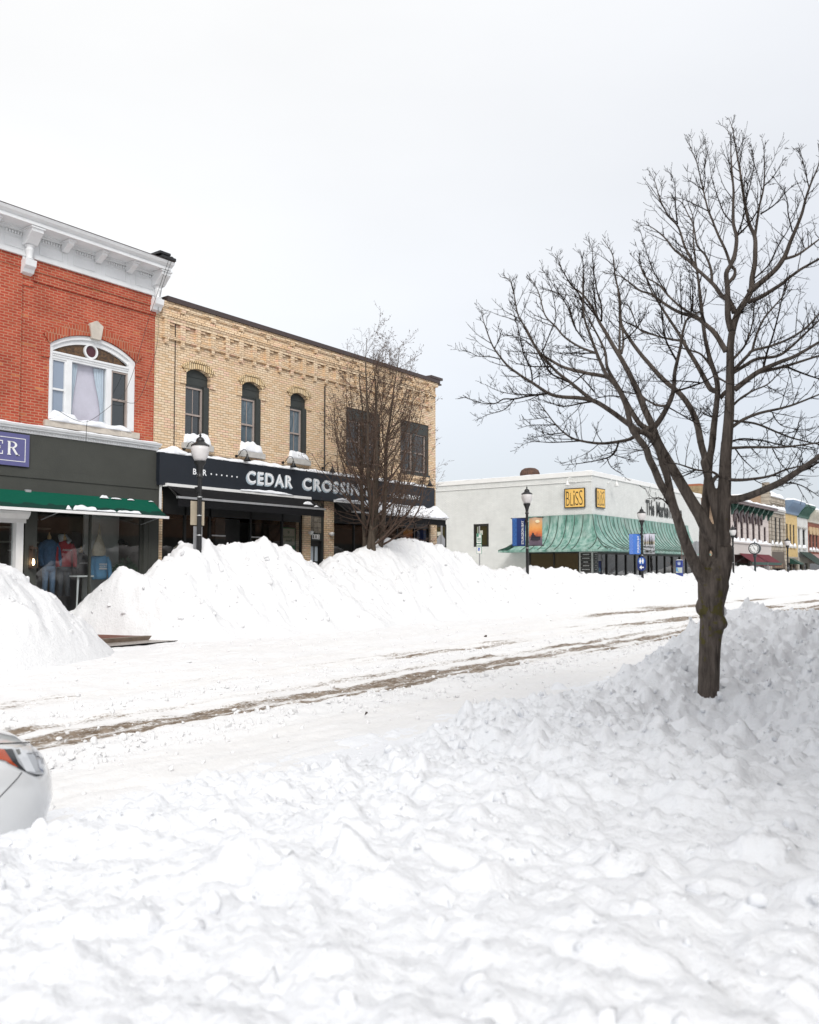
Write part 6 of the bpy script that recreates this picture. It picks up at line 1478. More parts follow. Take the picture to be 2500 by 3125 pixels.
for a, w0, w1, dz in (
    ((1, [(1160, 1712), (900, 1725), (700, 1720), (600, 1755)]), 4.5, 1.5, -.2), ((1, [(1000, 1635), (830, 1655), (620, 1710)]), 4, 1.5, .2), ((1, [(920, 1560), (700, 1560), (565, 1595)]), 3.5, 1.5, .2),
    ((1, [(850, 1485), (740, 1500), (630, 1510)]), 3, 1.3, .1), ((1, [(1530, 1725), (1490, 1830), (1400, 1880), (1200, 1920), (985, 1945)]), 6, 1.5, -.3), ((1, [(1420, 1870), (1460, 1960), (1580, 2039)]), 3.5, 1.5, .1), ((1, [(1480, 1840), (1600, 1880), (1725, 1910)]), 3, 1.5, .2),
    ((1, [(870, 1255), (680, 1280), (530, 1310), (430, 1310), (340, 1355), (180, 1340), (40, 1275)]), 7, 1.5, -.2), ((1, [(530, 1315), (440, 1410), (280, 1460), (155, 1520)]), 3.5, 1.3, .1), ((1, [(800, 1265), (540, 1265), (380, 1230), (255, 1170)]), 4, 1.4, -.3),
    ((1, [(400, 930), (300, 905), (180, 900), (95, 855), (0, 850)]), 4, 1.2, .1), ((1, [(340, 825), (390, 740), (410, 650)]), 3, 1.2, 0), ((1, [(705, 1140), (690, 1020), (620, 880), (600, 760), (570, 640), (500, 380)]), 5, 1.5, .3), ((1, [(715, 1120), (780, 1085), (880, 1072)]), 3, 2, .2),
    ((1, [(880, 1000), (760, 1000), (610, 985), (470, 930)]), 5, 1.5, .3), ((1, [(760, 880), (600, 860), (480, 855)]), 4, 1.5, .2), ((1, [(700, 800), (600, 730), (440, 695)]), 4, 1.5, .3), ((1, [(790, 880), (840, 770), (890, 640), (930, 540), (900, 300), (820, 90)]), 4, 1.4, -.3),
    ((1, [(1310, 870), (1160, 810), (1020, 720), (930, 620), (830, 510), (780, 340), (740, 230), (650, 110)]), 9, 1.4, .4), ((1, [(1310, 870), (1150, 870), (1000, 870), (880, 890)]), 5, 1.4, .3), ((1, [(1300, 1330), (1180, 1350), (1000, 1380), (860, 1340), (740, 1300)]), 6, 1.5, -.3),
    ((1, [(1330, 935), (1200, 910), (1000, 860)]), 4, 1.4, .1), ((1, [(1545, 1290), (1440, 1280), (1290, 1310)]), 5, 2, .2), ((1, [(1210, 1060), (1100, 1150), (920, 1255)]), 5, 1.5, -.2), ((1, [(1300, 1240), (1200, 1130), (1090, 1010), (970, 920)]), 5, 1.6, .4),
    ((1, [(1330, 560), (1300, 300), (1290, 80), (1340, 0)]), 5, 1.5, .2), ((1, [(1540, 880), (1540, 450), (1500, 100)]), 8, 1.6, .4), ((1, [(1100, 600), (1040, 380), (900, 280), (770, 255)]), 4, 1.4, .3), ((1, [(1210, 760), (1100, 600), (1050, 400)]), 5, 2, .3),
    ((3, [(335, 1085), (480, 1040), (620, 990), (750, 910), (850, 830)]), 7, 2.5, -.4), ((3, [(270, 1215), (180, 1215), (60, 1150), (0, 1080)]), 9, 4, .2), ((3, [(280, 1230), (420, 1310), (560, 1400), (640, 1500)]), 5, 1.6, -.4), ((3, [(370, 800), (250, 560), (210, 250), (170, 100)]), 7, 1.6, -.3)):
    limb(path(*a), w0, w1, dz)
limb(path(4, [(850, 560), (800, 370), (765, 210), (732, 80), (710, 0)], 3, [(655, 1780), (600, 1600), (560, 1400), (500, 1250), (400, 1110), (250, 980), (110, 830), (0, 700)], 5, [(1000, 1030), (930, 900), (915, 650), (870, 440), (850, 250), (750, 85)]), 32, 1.6, .7, .8)
limb(path(4, [(772, 1120), (735, 990), (720, 880), (716, 700), (722, 500), (738, 300), (752, 160), (765, 0)], 3, [(700, 1600), (720, 1400), (745, 1200), (755, 1050), (735, 930), (690, 800), (640, 600), (615, 430), (600, 260), (575, 60)], 2, [(570, 1580), (540, 1380), (520, 1150), (525, 1000), (480, 870)]), 38, 1.8, .9, .75)
limb(path(3, [(755, 1080), (690, 1060), (630, 960), (560, 830), (480, 700), (440, 630), (390, 540), (300, 400), (200, 250), (110, 100), (60, -40)]), 17, 3, .7)
limb(path(4, [(868, 840), (867, 700), (872, 560), (885, 400), (897, 200), (905, 0)], 3, [(850, 1500), (868, 1200), (875, 850), (877, 650), (900, 480), (950, 330), (1030, 200), (1075, 110)], 2, [(1085, 1560), (1110, 1430), (1115, 1300), (1110, 1170), (1060, 1050), (1025, 900), (1000, 750), (970, 550), (935, 350), (900, 150), (860, 25)]), 54, 1.4, .1, .68)
limb(path(3, [(885, 500), (855, 380), (850, 240), (850, 100)], 2, [(838, 1520), (880, 1440), (920, 1330), (935, 1180), (905, 1030), (905, 850), (905, 700), (885, 450), (880, 250), (870, 180), (810, 105)]), 19, 1.3, -.4)
for a, w0, w1, dz in (
    ((3, [(915, 330), (870, 220), (790, 160), (720, 60)], 2, [(560, 1480), (480, 1400), (350, 1300), (240, 1170), (100, 1065), (10, 1060)]), 16, 1.5, .5), ((2, [(700, 1600), (690, 1480), (640, 1350), (560, 1250), (520, 1050), (470, 950), (400, 830), (240, 780)]), 9, 1.5, .3), ((2, [(540, 1450), (440, 1260), (380, 1080), (280, 960), (200, 800), (160, 660), (100, 530)]), 9, 1.3, .3), ((2, [(370, 1050), (350, 850), (340, 650), (265, 515)]), 5, 1.2, -.2),
    ((2, [(860, 1610), (915, 1540), (920, 1480), (880, 1440), (830, 1300), (760, 1150), (700, 1000), (660, 900), (600, 650), (560, 480), (545, 430), (490, 300), (470, 210)]), 11, 1.3, .3), ((2, [(905, 1045), (820, 950), (770, 830), (720, 680), (690, 560), (680, 455)]), 5, 1.2, .2), ((2, [(660, 920), (520, 850), (400, 800), (320, 790)]), 4, 1.2, .2), ((2, [(600, 710), (530, 660), (415, 580)]), 3, 1.2, .1), ((2, [(620, 730), (635, 600), (630, 480), (665, 335)]), 3.5, 1.2, -.1), ((2, [(545, 420), (580, 330), (635, 230)]), 2.5, 1.2, 0),
    ((2, [(1110, 1170), (1135, 1000), (1160, 850), (1195, 700), (1205, 500), (1195, 300), (1175, 235)]), 9, 1.3, -.3), ((2, [(1050, 1700), (1200, 1580), (1320, 1470), (1400, 1350), (1450, 1220), (1500, 1100), (1560, 950), (1600, 800), (1650, 650), (1720, 480), (1740, 300)]), 18, 2, -.6), ((2, [(1400, 1380), (1520, 1340), (1650, 1250), (1780, 1150)]), 9, 4, .3), ((2, [(1470, 1120), (1430, 950), (1420, 820), (1380, 720), (1290, 600)]), 5, 1.3, -.2),
    ((2, [(1080, 1590), (1250, 1430), (1330, 1260), (1440, 1080), (1550, 820)]), 5, 1.4, -.3), ((2, [(1165, 950), (1300, 860), (1450, 700), (1560, 640)]), 5, 1.3, -.2), ((2, [(1190, 690), (1290, 590), (1380, 440), (1410, 405)]), 4, 1.2, -.2), ((2, [(1630, 700), (1560, 400), (1530, 320), (1470, 345)]), 4, 1.2, .2), ((2, [(1020, 850), (1100, 500), (1075, 280)]), 4, 1.2, .3), ((2, [(960, 520), (990, 300), (1000, 230)]), 3, 1.2, -.2), ((2, [(935, 1170), (1020, 920), (1050, 650), (1160, 440)]), 5, 1.3, -.2), ((2, [(940, 1160), (1050, 1050), (1150, 900)]), 6, 3, .2),
    ((3, [(1045, 225), (1180, 170), (1400, 30)], 2, [(1400, 1590), (1550, 1480), (1725, 1380), (1850, 1290)]), 14, 5, -.5), ((3, [(915, 1065), (1050, 960), (1170, 880), (1350, 800), (1500, 740), (1725, 610), (1850, 540)]), 18, 6, -.6), ((3, [(1165, 895), (1400, 840), (1560, 790), (1725, 740), (1850, 720)]), 11, 5, -.2), ((3, [(905, 900), (1020, 830), (1130, 770), (1330, 740), (1450, 660), (1600, 520), (1725, 400), (1800, 300)]), 12, 4, .5),
    ((3, [(905, 880), (1050, 730), (1090, 690), (1280, 640), (1450, 570), (1600, 470), (1725, 340), (1820, 240)]), 11, 4, -.7), ((3, [(1085, 695), (1130, 530), (1200, 380), (1310, 250), (1390, 150), (1440, 0)]), 8, 3, -.3), ((3, [(905, 770), (1010, 650), (1060, 530), (1090, 420), (1100, 280), (1110, 150)]), 8, 2, .6), ((3, [(1190, 870), (1230, 700), (1280, 560), (1340, 330), (1390, 100), (1440, -100)]), 7, 2, -.2), ((3, [(905, 1210), (970, 1150), (1080, 1080), (1220, 1020), (1300, 950), (1400, 840)]), 8, 2, -.5),
    ((3, [(895, 1420), (1000, 1350), (1150, 1290), (1350, 1245), (1500, 1200), (1725, 1110), (1830, 1060)]), 11, 4, -.6), ((3, [(885, 1360), (1100, 1385), (1250, 1440), (1450, 1520), (1725, 1590), (1850, 1610)]), 8, 3, .5), ((3, [(875, 1622), (1100, 1615), (1350, 1615), (1550, 1595), (1725, 1570), (1860, 1550)]), 10, 4, -.4), ((3, [(880, 1560), (1000, 1535), (1200, 1555), (1400, 1600), (1700, 1640)]), 6, 2, .3), ((3, [(925, 1630), (1000, 1730), (1150, 1870)]), 5, 2, -.4), ((3, [(1280, 1280), (1310, 1350), (1400, 1420), (1620, 1450)]), 4, 1.4, -.2), ((3, [(1280, 1630), (1380, 1800), (1500, 1900)]), 4, 1.5, -.3), ((3, [(1380, 830), (1550, 900), (1725, 960), (1850, 980)]), 7, 4, .3), ((3, [(1220, 1020), (1300, 1070), (1430, 1140), (1550, 1150)]), 3.5, 1.3, -.2),
    ((4, [(890, 370), (1000, 355), (1100, 330), (1250, 270), (1400, 200), (1540, 110), (1700, 0), (1850, -120)]), 26, 13, -.9), ((4, [(770, 260), (800, 185), (840, 150), (900, 165), (960, 185), (1120, 180), (1300, 150), (1450, 90), (1725, 30)]), 13, 3, -.6), ((4, [(835, 150), (800, 120), (640, 95), (500, 50), (400, 35), (300, 60)]), 8, 2, -.5), ((4, [(640, 100), (580, 130), (510, 160)]), 4, 1.5, 0), ((4, [(1270, 255), (1420, 215), (1560, 230), (1725, 330)]), 7, 2, -.3), ((4, [(1540, 115), (1620, 90), (1725, 30)]), 7, 4, .2), ((4, [(400, 400), (330, 345), (220, 350)]), 5, 1.6, -.2),
    ((3, [(835, 700), (740, 540), (640, 440), (540, 370), (380, 320), (230, 230), (120, 150), (0, 110)], 5, [(1000, 500), (900, 440), (760, 410)]), 17, 1.5, .6), ((3, [(560, 370), (400, 270), (280, 160), (190, 60), (90, 0)], 5, [(1150, 450), (1100, 330), (1010, 230)]), 10, 1.4, .2), ((3, [(640, 440), (600, 330), (520, 320), (520, 180), (500, 0)]), 6, 2, -.2), ((3, [(720, 930), (830, 990), (850, 1010)]), 9, 5, 0), ((3, [(780, 1140), (835, 1080)]), 14, 12, 0), ((3, [(450, 600), (300, 580), (150, 540), (0, 480)], 5, [(1000, 730), (860, 700)]), 8, 1.5, .3), ((3, [(700, 850), (600, 730), (500, 690), (300, 640), (100, 620)]), 8, 1.5, .5), ((3, [(600, 1000), (400, 980), (180, 985), (0, 975)]), 5, 1.5, -.3),
    ((5, [(560, 850), (570, 560), (560, 300), (530, 190)]), 6, 1.3, -.2), ((5, [(740, 880), (740, 730), (700, 600), (660, 350), (650, 170), (590, 95)]), 6, 1.3, .2), ((5, [(730, 880), (600, 720), (480, 560), (380, 420), (320, 290), (235, 225)]), 6, 1.3, -.3), ((5, [(950, 1060), (1050, 980), (1140, 850), (1200, 700)]), 5, 1.5, .3), ((5, [(930, 1190), (950, 1060), (920, 850)]), 8, 4, .2), ((5, [(500, 970), (440, 800), (380, 680), (270, 520), (170, 380)]), 5, 1.3, .3), ((5, [(1510, 900), (1500, 600), (1490, 400)]), 5, 1.5, -.4), ((5, [(1600, 800), (1590, 560), (1580, 350)]), 4, 1.5, -.4), ((5, [(1430, 1060), (1280, 1020), (1100, 950), (950, 880)]), 7, 1.5, .3), ((5, [(1290, 690), (1130, 370), (1100, 200)]), 5, 1.3, -.2), ((5, [(1380, 640), (1240, 400), (1160, 180), (1110, 0)]), 5, 1.3, .2)):
    limb(path(*a), w0, w1, dz)

rt = random.Random(21)
def rvec(): return Vector((rt.gauss(0, 1), rt.gauss(0, 1), rt.gauss(0, 1))).normalized()
def sprig(mb, p, d, L, r, up=.35, wig=.22, n=5, side=5):
    """one thin shoot with its own alternate side twiglets and buds"""
    pts = [p.copy()]; dd = d.normalized()
    for i in range(n):
        dd = (dd + rvec() * wig * .5 + Vector((0, 0, up * .25))).normalized(); pts.append(pts[-1] + dd * (L / n))
    rad = [r * (1 - .72 * i / n) for i in range(n + 1)]
    mb.tube(pts, rad, 4, cap=False)
    for k in range(side):
        t = rt.uniform(.2, .98); i = min(n - 1, int(t * n)); q = pts[i].lerp(pts[i + 1], t * n - i)
        ax = (pts[i + 1] - pts[i]).normalized(); s = (rvec() - ax * 0).normalized(); s = (s - ax * s.dot(ax)).normalized()
        dv = (ax * .75 + s * .8).normalized(); l = rt.uniform(.03, .13) * min(1.3, .4 + L)
        e1 = q + dv * l * .6 + Vector((0, 0, .006)); e2 = e1 + (dv + Vector((0, 0, .4))).normalized() * l * .5
        mb.tube([q, e1, e2], [.0023, .0018, .0022], 3, cap=False)
def fluted(mb, pr, n, amp, seed):
    """thick stem with an uneven, slightly fluted section"""
    pts = [p for p, r in pr]; k0 = len(mb.v); mb.tube(pts, [r for p, r in pr], n)
    for i, (p, r) in enumerate(pr):
        for k in range(n):
            v = Vector(mb.v[k0 + i * n + k]); o = v - p
            f = 1 + amp * mnoise.noise(Vector((o.x / max(r, .01) * .9 + seed, o.y / max(r, .01) * .9, p.z * 3.2 + seed))) + amp * .4 * mnoise.noise(Vector((o.x * 30, o.y * 30, p.z * 14)))
            mb.v[k0 + i * n + k] = tuple(p + o * f)
tree = thing('bare_tree', limbs[0][0][0], 'large leafless street tree with forked trunk standing in the foreground snow bank', 'tree')
tk = MB(); fluted(tk, limbs[0], 40, .06, 1.7)
# burls with rough lumps where old limbs came off
def burl(mb, px_, py_, rx, rz, dd, seed):
    c = Vector(at(px_, py_, d=D0 + dd)); bm = bmesh.new(); bmesh.ops.create_icosphere(bm, subdivisions=4, radius=1)
    for v in bm.verts:
        nrm = v.co.normalized(); f = 1 + .22 * mnoise.noise(nrm * 2.6 + Vector((seed, 0, 0))) + .12 * mnoise.noise(nrm * 7 + Vector((0, seed, 0)))
        v.co = Vector((nrm.x * rx, nrm.y * rx, nrm.z * rz)) * f
    vs = [tuple(c + v.co) for v in bm.verts]; fs = [tuple(v.index for v in f.verts) for f in bm.faces]; bm.free(); mb.add(vs, fs)
burl(tk, 1900 + 822 * .3478, 1400 + 1445 * .3478, .095, .085, -.035, 1); burl(tk, 1900 + 690 * .3478, 1400 + 1300 * .3478, .05, .085, -.02, 2); burl(tk, 1900 + 885 * .3478, 1400 + 890 * .3478, .055, .10, -.01, 3); burl(tk, 1900 + 905 * .3478, 1400 + 700 * .3478, .05, .09, -.03, 4)
lm = MB(); cr = MB()
for k, L in enumerate(limbs[1:]):
    big = L[0][1] > .02
    n = 18 if L[0][1] > .05 else (10 if big else 6)
    if big:
        i = next((j for j, (p, r) in enumerate(L) if r < .033), len(L) - 1)       # thick lower parts are fused into the trunk
        if i > 2: fluted(tk, L[:min(len(L), i + 3)], n, .045, k * 3.1)
        fluted(lm, L[i if i > 2 else 0:], n, .045, k * 3.1)
    else: (lm if L[0][1] > .012 else cr).tube([p for p, r in L], [max(r, .0022) for p, r in L], n)
    # knots where small limbs were cut
    s = 0.; nxt = rt.uniform(.02, .12)
    for (p, r), (q, r2) in zip(L[:-1], L[1:]):
        seg = (q - p).length; s += seg
        if r > .03: continue
        while s > nxt:
            ax = (q - p).normalized() if seg > 1e-6 else Vector((0, 0, 1)); sd = rvec(); sd = (sd - ax * sd.dot(ax)).normalized()
            if r > .014:
                nxt += rt.uniform(.05, .16)
                sprig(cr, p, (ax * .4 + sd + Vector((0, 0, .15))).normalized(), rt.uniform(.10, .5), .0034, .3, .3, 5, 3)
            elif r > .006:
                nxt += rt.uniform(.035, .11)
                sprig(cr, p, (ax * .7 + sd * .9 + Vector((0, 0, .2))).normalized(), rt.uniform(.12, .46), min(.0045, r * .6), .4, .28, 6, 6)
            else:
                nxt += rt.uniform(.022, .065)
                sprig(cr, p, (ax * .9 + sd * .8 + Vector((0, 0, .2))).normalized(), rt.uniform(.03, .14), min(.003, r * .7), .35, .3, 4, 4)
to_ = tk.build('trunk', M['bark'], tree, True)
rm_ = to_.modifiers.new('fuse', 'REMESH'); rm_.mode = 'VOXEL'; rm_.voxel_size = .009; rm_.use_smooth_shade = True
sm_ = to_.modifiers.new('soften', 'SMOOTH'); sm_.factor = .5; sm_.iterations = 6
lm.build('limbs', M['bark'], tree, True)
for px_, py_, dd, r_ in ((1900 + 892 * .3478, 1400 + 1335 * .3478, -.01, (.022, .02, .075)), (1900 + 880 * .3478, 1400 + 1385 * .3478, -.03, (.025, .02, .035)), (1900 + 770 * .3478, 1400 + 985 * .3478, -.05, (.018, .03, .012))):
    v_, f_ = chunks(np.array([[0, 0, 0]]), [1.], rng); v_ = v_ * np.array(r_) + at(px_, py_, d=D0 + dd); sb = MB(); sb.add([tuple(a) for a in v_], [tuple(int(i) for i in a) for a in f_]); sb.build('snow_patch', M['snow_cap'], to_, True); cr.build('crown', M['twig'], tree, True)
print('near tree twig verts', len(cr.v))

# ---- generic leafless tree
def bare_tree(base, stems, H, spread, label, seed, twigm, barkm, density=1., buds=True, r0=.09, group=None, name='bare_tree', lean=(0, 0)):
    rt.seed(seed)
    t = thing(name, base, label, 'tree', group); tr = MB(); cr = MB(); base = Vector(base)
    def shoot(p, d, L, r, lvl, up):
        n = max(3, int(L / .16)); pts = [p]; dd = d.normalized()
        for i in range(n):
            dd = (dd + rvec() * (.06 if lvl == 0 else .13) + Vector((0, 0, up))).normalized(); pts.append(pts[-1] + dd * L / n)
        rad = [max(.003, r * (1 - (.93 if lvl == 0 else .8) * i / n)) for i in range(n + 1)]
        (tr if lvl == 0 else cr).tube(pts, rad, 8 if lvl == 0 else (5 if lvl == 1 else 3), cap=False)
        if lvl >= 3:
            if buds:
                for k in range(int(2.6 * density)):
                    i = rt.randrange(1, n + 1); q = pts[i] + rvec() * .03; s = rt.uniform(.012, .026); a, b = rvec() * s, rvec() * s
                    cr.add([q - a, q + b, q + a, q - b], [(0, 1, 2, 3)])
            return
        step = (.27, .14, .085)[lvl] / density; s = (L * .16 if lvl else 1.3)
        while s < L:
            u = s / L; i = min(n - 1, int(u * n)); q = pts[i].lerp(pts[i + 1], u * n - i); ax = (pts[i + 1] - pts[i]).normalized()
            sd = rvec(); sd = (sd - ax * sd.dot(ax)).normalized()
            if lvl == 0: l2 = spread * (1 - .66 * max(0, (u - .30)) / .70) * rt.uniform(.6, 1.05); d2 = ax * .45 + sd * (1.0 - .45 * u); sd.z = 0
            elif lvl == 1: l2 = L * .42 * (1 - .6 * u) * rt.uniform(.6, 1.2); d2 = ax * .8 + sd * .8
            else: l2 = rt.uniform(.10, .24); d2 = ax * .8 + sd * .8
            shoot(q, d2, l2, max(.004, rad[i] * .42), lvl + 1, .11 if lvl == 0 else .06)
            s += step * rt.uniform(.6, 1.5)
    for k in range(stems):
        a = 2 * math.pi * k / stems + .6; off = Vector((math.cos(a), math.sin(a), 0))
        shoot(base + off * (.22 if stems > 1 else 0), Vector((off.x * .09 + lean[0], off.y * .09 + lean[1], 1)), H * rt.uniform(.84, 1.), r0 * rt.uniform(.85, 1.15), 0, .035)
    tr.build('trunk', barkm, t, True); cr.build('crown', twigm, t); print(label[:20], len(cr.v)); return t
M['reddish_twig'] = bark('reddish_brown_twig', (.055, .037, .029), (.12, .082, .063)); M['stem_bark'] = bark('brown_stem_bark', (.045, .034, .026), (.11, .088, .068))
M['pink_twig'] = bark('pinkish_sapling_twig', (.16, .10, .085), (.26, .18, .15))
bare_tree((21.25, 17.5, 1.1), 5, 8.2, 3.9, 'leafless multi stemmed tree with reddish brown twigs before the cream brick building', 5, M['reddish_twig'], M['stem_bark'], .85, r0=.10)
q = at(2082, 1745, Y=17.6); bare_tree((q[0], 17.6, 0), 1, 5.2, 1.6, 'thin pinkish sapling beside the blue map post before the copper canopy', 9, M['pink_twig'], M['pink_twig'], .55, False, .05, 'young street trees', 'sapling')
q = at(2440, 1745, Y=17.4); bare_tree((q[0], 17.4, -.4), 1, 3.6, 1.6, 'small dark sapling before the black awning of the white building', 12, M['twig'], M['twig'], .6, False, .05, 'young street trees', 'sapling')
# ================================================================ PARKED CAR (nose at the left edge of the frame)
from mathutils.bvhtree import BVHTree
XN, YC, HW = 2.52, 4.74, .90
LV = [(.16, -.12, -.10), (.24, -.03, -.035), (.34, .0, -.012), (.46, .03, .0), (.56, .02, .004), (.64, -.02, .0), (.71, -.08, -.012), (.755, -.15, -.04), (.785, -.24, -.10)]    # z, nose shift, side inset
def outline(nx, sy, m=34):
    """plan of the body at one level: right flank, rounded nose, left flank"""
    hw = HW + sy; xn = XN + nx; L = .62; n = 2.6; pts = []
    xs_ = list(np.linspace(-1.85, xn - L, 14))
    half = [(x, hw) for x in xs_[:-1]] + [(xn - L + L * math.sin(t) ** (2 / n), hw * max(0., math.cos(t)) ** (2 / n)) for t in np.linspace(0, math.pi / 2, m)]
    return [(x, YC - y) for x, y in half] + [(x, YC + y) for x, y in reversed(half[:-1])]
rows = [[(x, y, z) for x, y in outline(nx, sy)] for z, nx, sy in LV]
nn_ = len(rows[0])
b = MB(); b.add([p for r_ in rows for p in r_], [(i * nn_ + k, i * nn_ + k + 1, (i + 1) * nn_ + k + 1, (i + 1) * nn_ + k) for i in range(len(rows) - 1) for k in range(nn_ - 1)])
# hood and boot deck close the top with a gentle crown
top = rows[-1]; half = nn_ // 2 + 1; seg = 10; vs = []; fs = []
for k in range(half):
    a, c = top[k], top[nn_ - 1 - k]
    for j in range(seg + 1):
        t = j / seg; x = a[0]; w = 4 * t * (1 - t)
        rise = .045 * (1 - (1 - w) ** 2) * min(1, max(0, (XN - .05 - x) / .35)) + .03 * min(1, max(0, (XN - .3 - x) / 1.0)) * (1 if x > 0 else .6)
        vs.append((x, a[1] + (c[1] - a[1]) * t, a[2] + rise))
b.add(vs, [(k * (seg + 1) + j, (k + 1) * (seg + 1) + j, (k + 1) * (seg + 1) + j + 1, k * (seg + 1) + j + 1) for k in range(half - 1) for j in range(seg)])
b.add([rows[i][0] for i in range(len(rows))] + [rows[i][-1] for i in range(len(rows))], [tuple(list(range(len(rows))) + list(range(2 * len(rows) - 1, len(rows) - 1, -1)))])
car = thing('parked_car', (.3, YC, 0), 'white car with amber cornered headlight, its nose entering at the left edge', 'car')
M['car_paint'] = pm('white_car_paint', (.66, .675, .69), .12, .02, 2); M['car_paint'].node_tree.nodes['Principled BSDF'].inputs['Coat Weight'].default_value = .6
M['car_black'] = pm('black_plastic', (.012, .012, .014), .4, .1); M['lens'] = clear_glass('headlight_lens', (.96, .97, .98), 1.12)
bodyo = b.build('body', M['car_paint'], car); bm = bmesh.new(); bm.from_mesh(bodyo.data); bmesh.ops.remove_doubles(bm, verts=bm.verts, dist=1e-4); bmesh.ops.recalc_face_normals(bm, faces=bm.faces); bm.to_mesh(bodyo.data)
bvh = BVHTree.FromBMesh(bm); bm.free(); bodyo.data.polygons.foreach_set('use_smooth', [True] * len(bodyo.data.polygons)); sharp_by_angle(bodyo.data, R(32))
def on_body(zx, zy, off):
    px_, py_ = zx * .2319, 2150 + zy * .2319
    r_ = Vector(FWD + (px_ - CX) / FPX * RGT + (CY - py_) / FPX * UPV).normalized()
    h = bvh.ray_cast(Vector(EYE), r_)
    if h[0] is None: return None
    n_ = h[1] if h[1].dot(r_) < 0 else -h[1]
    return h[0] + n_ * off
def decal(name, quads, mt, off, parent, n=8):
    b = MB()
    for q in quads:
        g = {}
        for i in range(n + 1):
            for j in range(n + 1):
                u, v = i / n, j / n
                zx = (q[0][0] * (1 - u) + q[1][0] * u) * (1 - v) + (q[3][0] * (1 - u) + q[2][0] * u) * v
                zy = (q[0][1] * (1 - u) + q[1][1] * u) * (1 - v) + (q[3][1] * (1 - u) + q[2][1] * u) * v
                g[i, j] = on_body(zx, zy, off)
        for i in range(n):
            for j in range(n):
                c = [g[i, j], g[i + 1, j], g[i + 1, j + 1], g[i, j + 1]]
                if all(x is not None for x in c): b.add(c, [(0, 1, 2, 3)])
    return b.build(name, mt, parent, True)
hl = decal('headlight', [[(-420, 640), (160, 590), (235, 770), (-300, 650)], [(160, 590), (400, 538), (500, 850), (235, 770)], [(400, 538), (520, 560), (575, 880), (500, 850)], [(235, 770), (500, 850), (575, 880), (340, 895)], [(340, 895), (575, 885), (560, 925), (450, 948)], [(-200, 670), (235, 770), (340, 895), (90, 770)]], pm('dull_chrome', (.50, .51, .53), .4, .1, 4), .003, car)
decal('bezel', [[(25, 596), (155, 594), (235, 770), (150, 772)], [(150, 772), (235, 770), (340, 893), (226, 842)], [(300, 880), (430, 925), (565, 926), (470, 950)]], M['car_black'], .0045, hl)
decal('side_marker', [[(-200, 560), (48, 606), (158, 772), (-200, 690)], [(60, 752), (165, 774), (232, 838), (150, 800)]], pm('amber_lens', (.42, .06, .01), .25, .15, 10), .006, hl)
decal('reflector', [[(165, 600), (395, 548), (420, 650), (200, 655)], [(200, 655), (330, 640), (455, 900), (335, 885)]], pm('chrome_reflector', (.74, .75, .77), .4, .06, 4), .006, hl)
decal('projector', [[(420, 570), (515, 575), (550, 700), (455, 690)], [(475, 720), (552, 715), (572, 880), (505, 850)]], pm('pale_lens_inner', (.60, .61, .64), .3, .15, 30), .007, hl)
decal('reflector_block', [[(190, 612), (240, 604), (262, 665), (222, 680)]], pm('olive_block', (.10, .095, .08), .3), .009, hl)
decal('lens', [[(-420, 638), (400, 534), (522, 556), (-300, 645)], [(-300, 645), (522, 556), (578, 890), (90, 775)], [(90, 775), (578, 890), (560, 930), (450, 955)]], M['lens'], .012, hl, 12)
def seam_on(zp, name, r_=.003, off=.0005):
    pts = []
    for (a, b_) in zip(zp[:-1], zp[1:]):
        for t in np.linspace(0, 1, 8)[:-1]:
            p = on_body(a[0] + (b_[0] - a[0]) * t, a[1] + (b_[1] - a[1]) * t, off)
            if p is not None: pts.append(p)
    if len(pts) > 1: m_ = MB(); m_.tube(pts, r_, 5); m_.build(name, M['car_black'], car)
seam_on([(-300, 545), (0, 520), (200, 512), (412, 500)], 'hood_seam', .0045); seam_on([(412, 500), (395, 440), (350, 370), (320, 335)], 'hood_edge', .0025); seam_on([(285, 895), (240, 960), (120, 1090), (0, 1215), (-160, 1390)], 'fender_seam', .0022)
# lower grille, sill, wheels, cabin
b = MB(); pl = outline(-.03, -.03)[16:52]
b.add([(x, y, .14) for x, y in pl] + [(x, y, .24) for x, y in pl], [(k, k + 1, len(pl) + k + 1, len(pl) + k) for k in range(len(pl) - 1)]); b.build('lower_lip', M['car_black'], car)
for wx in (1.52, -1.15):
    for s_ in (-1, 1):
        y0 = YC + s_ * (HW - .10); w = MB(); pr = [(.20, -.10), (.30, -.10), (.325, -.07), (.325, .07), (.30, .10), (.20, .10)]
        N = 28; w.add([(wx + r_ * math.cos(2 * math.pi * k / N), y0 + d, .325 + r_ * math.sin(2 * math.pi * k / N)) for r_, d in pr for k in range(N)], [(i * N + k, i * N + (k + 1) % N, (i + 1) * N + (k + 1) % N, (i + 1) * N + k) for i in range(len(pr) - 1) for k in range(N)])
        wh = w.build('wheel', M['car_black'], car, True); w = MB(); w.tube([(wx, y0 - .085, .325), (wx, y0 + .085, .325)], .21, 20); w.build('rim', M['silver'], wh)
cab = [(.95, .83, .80), (.25, 1.36, .62), (-.75, 1.42, .62), (-1.6, .98, .74)]
b = MB(); b.add([(x, YC - w, z) for x, z, w in cab] + [(x, YC + w, z) for x, z, w in cab] + [(-1.7, YC - .8, .8), (-1.7, YC + .8, .8), (.95, YC - .8, .8), (.95, YC + .8, .8)], [(0, 1, 5, 4), (1, 2, 6, 5), (2, 3, 7, 6), (3, 8, 9, 7), (0, 1, 2, 3, 8, 10), (4, 5, 6, 7, 9, 11)])
b.build('cabin', M['car_paint'], car)
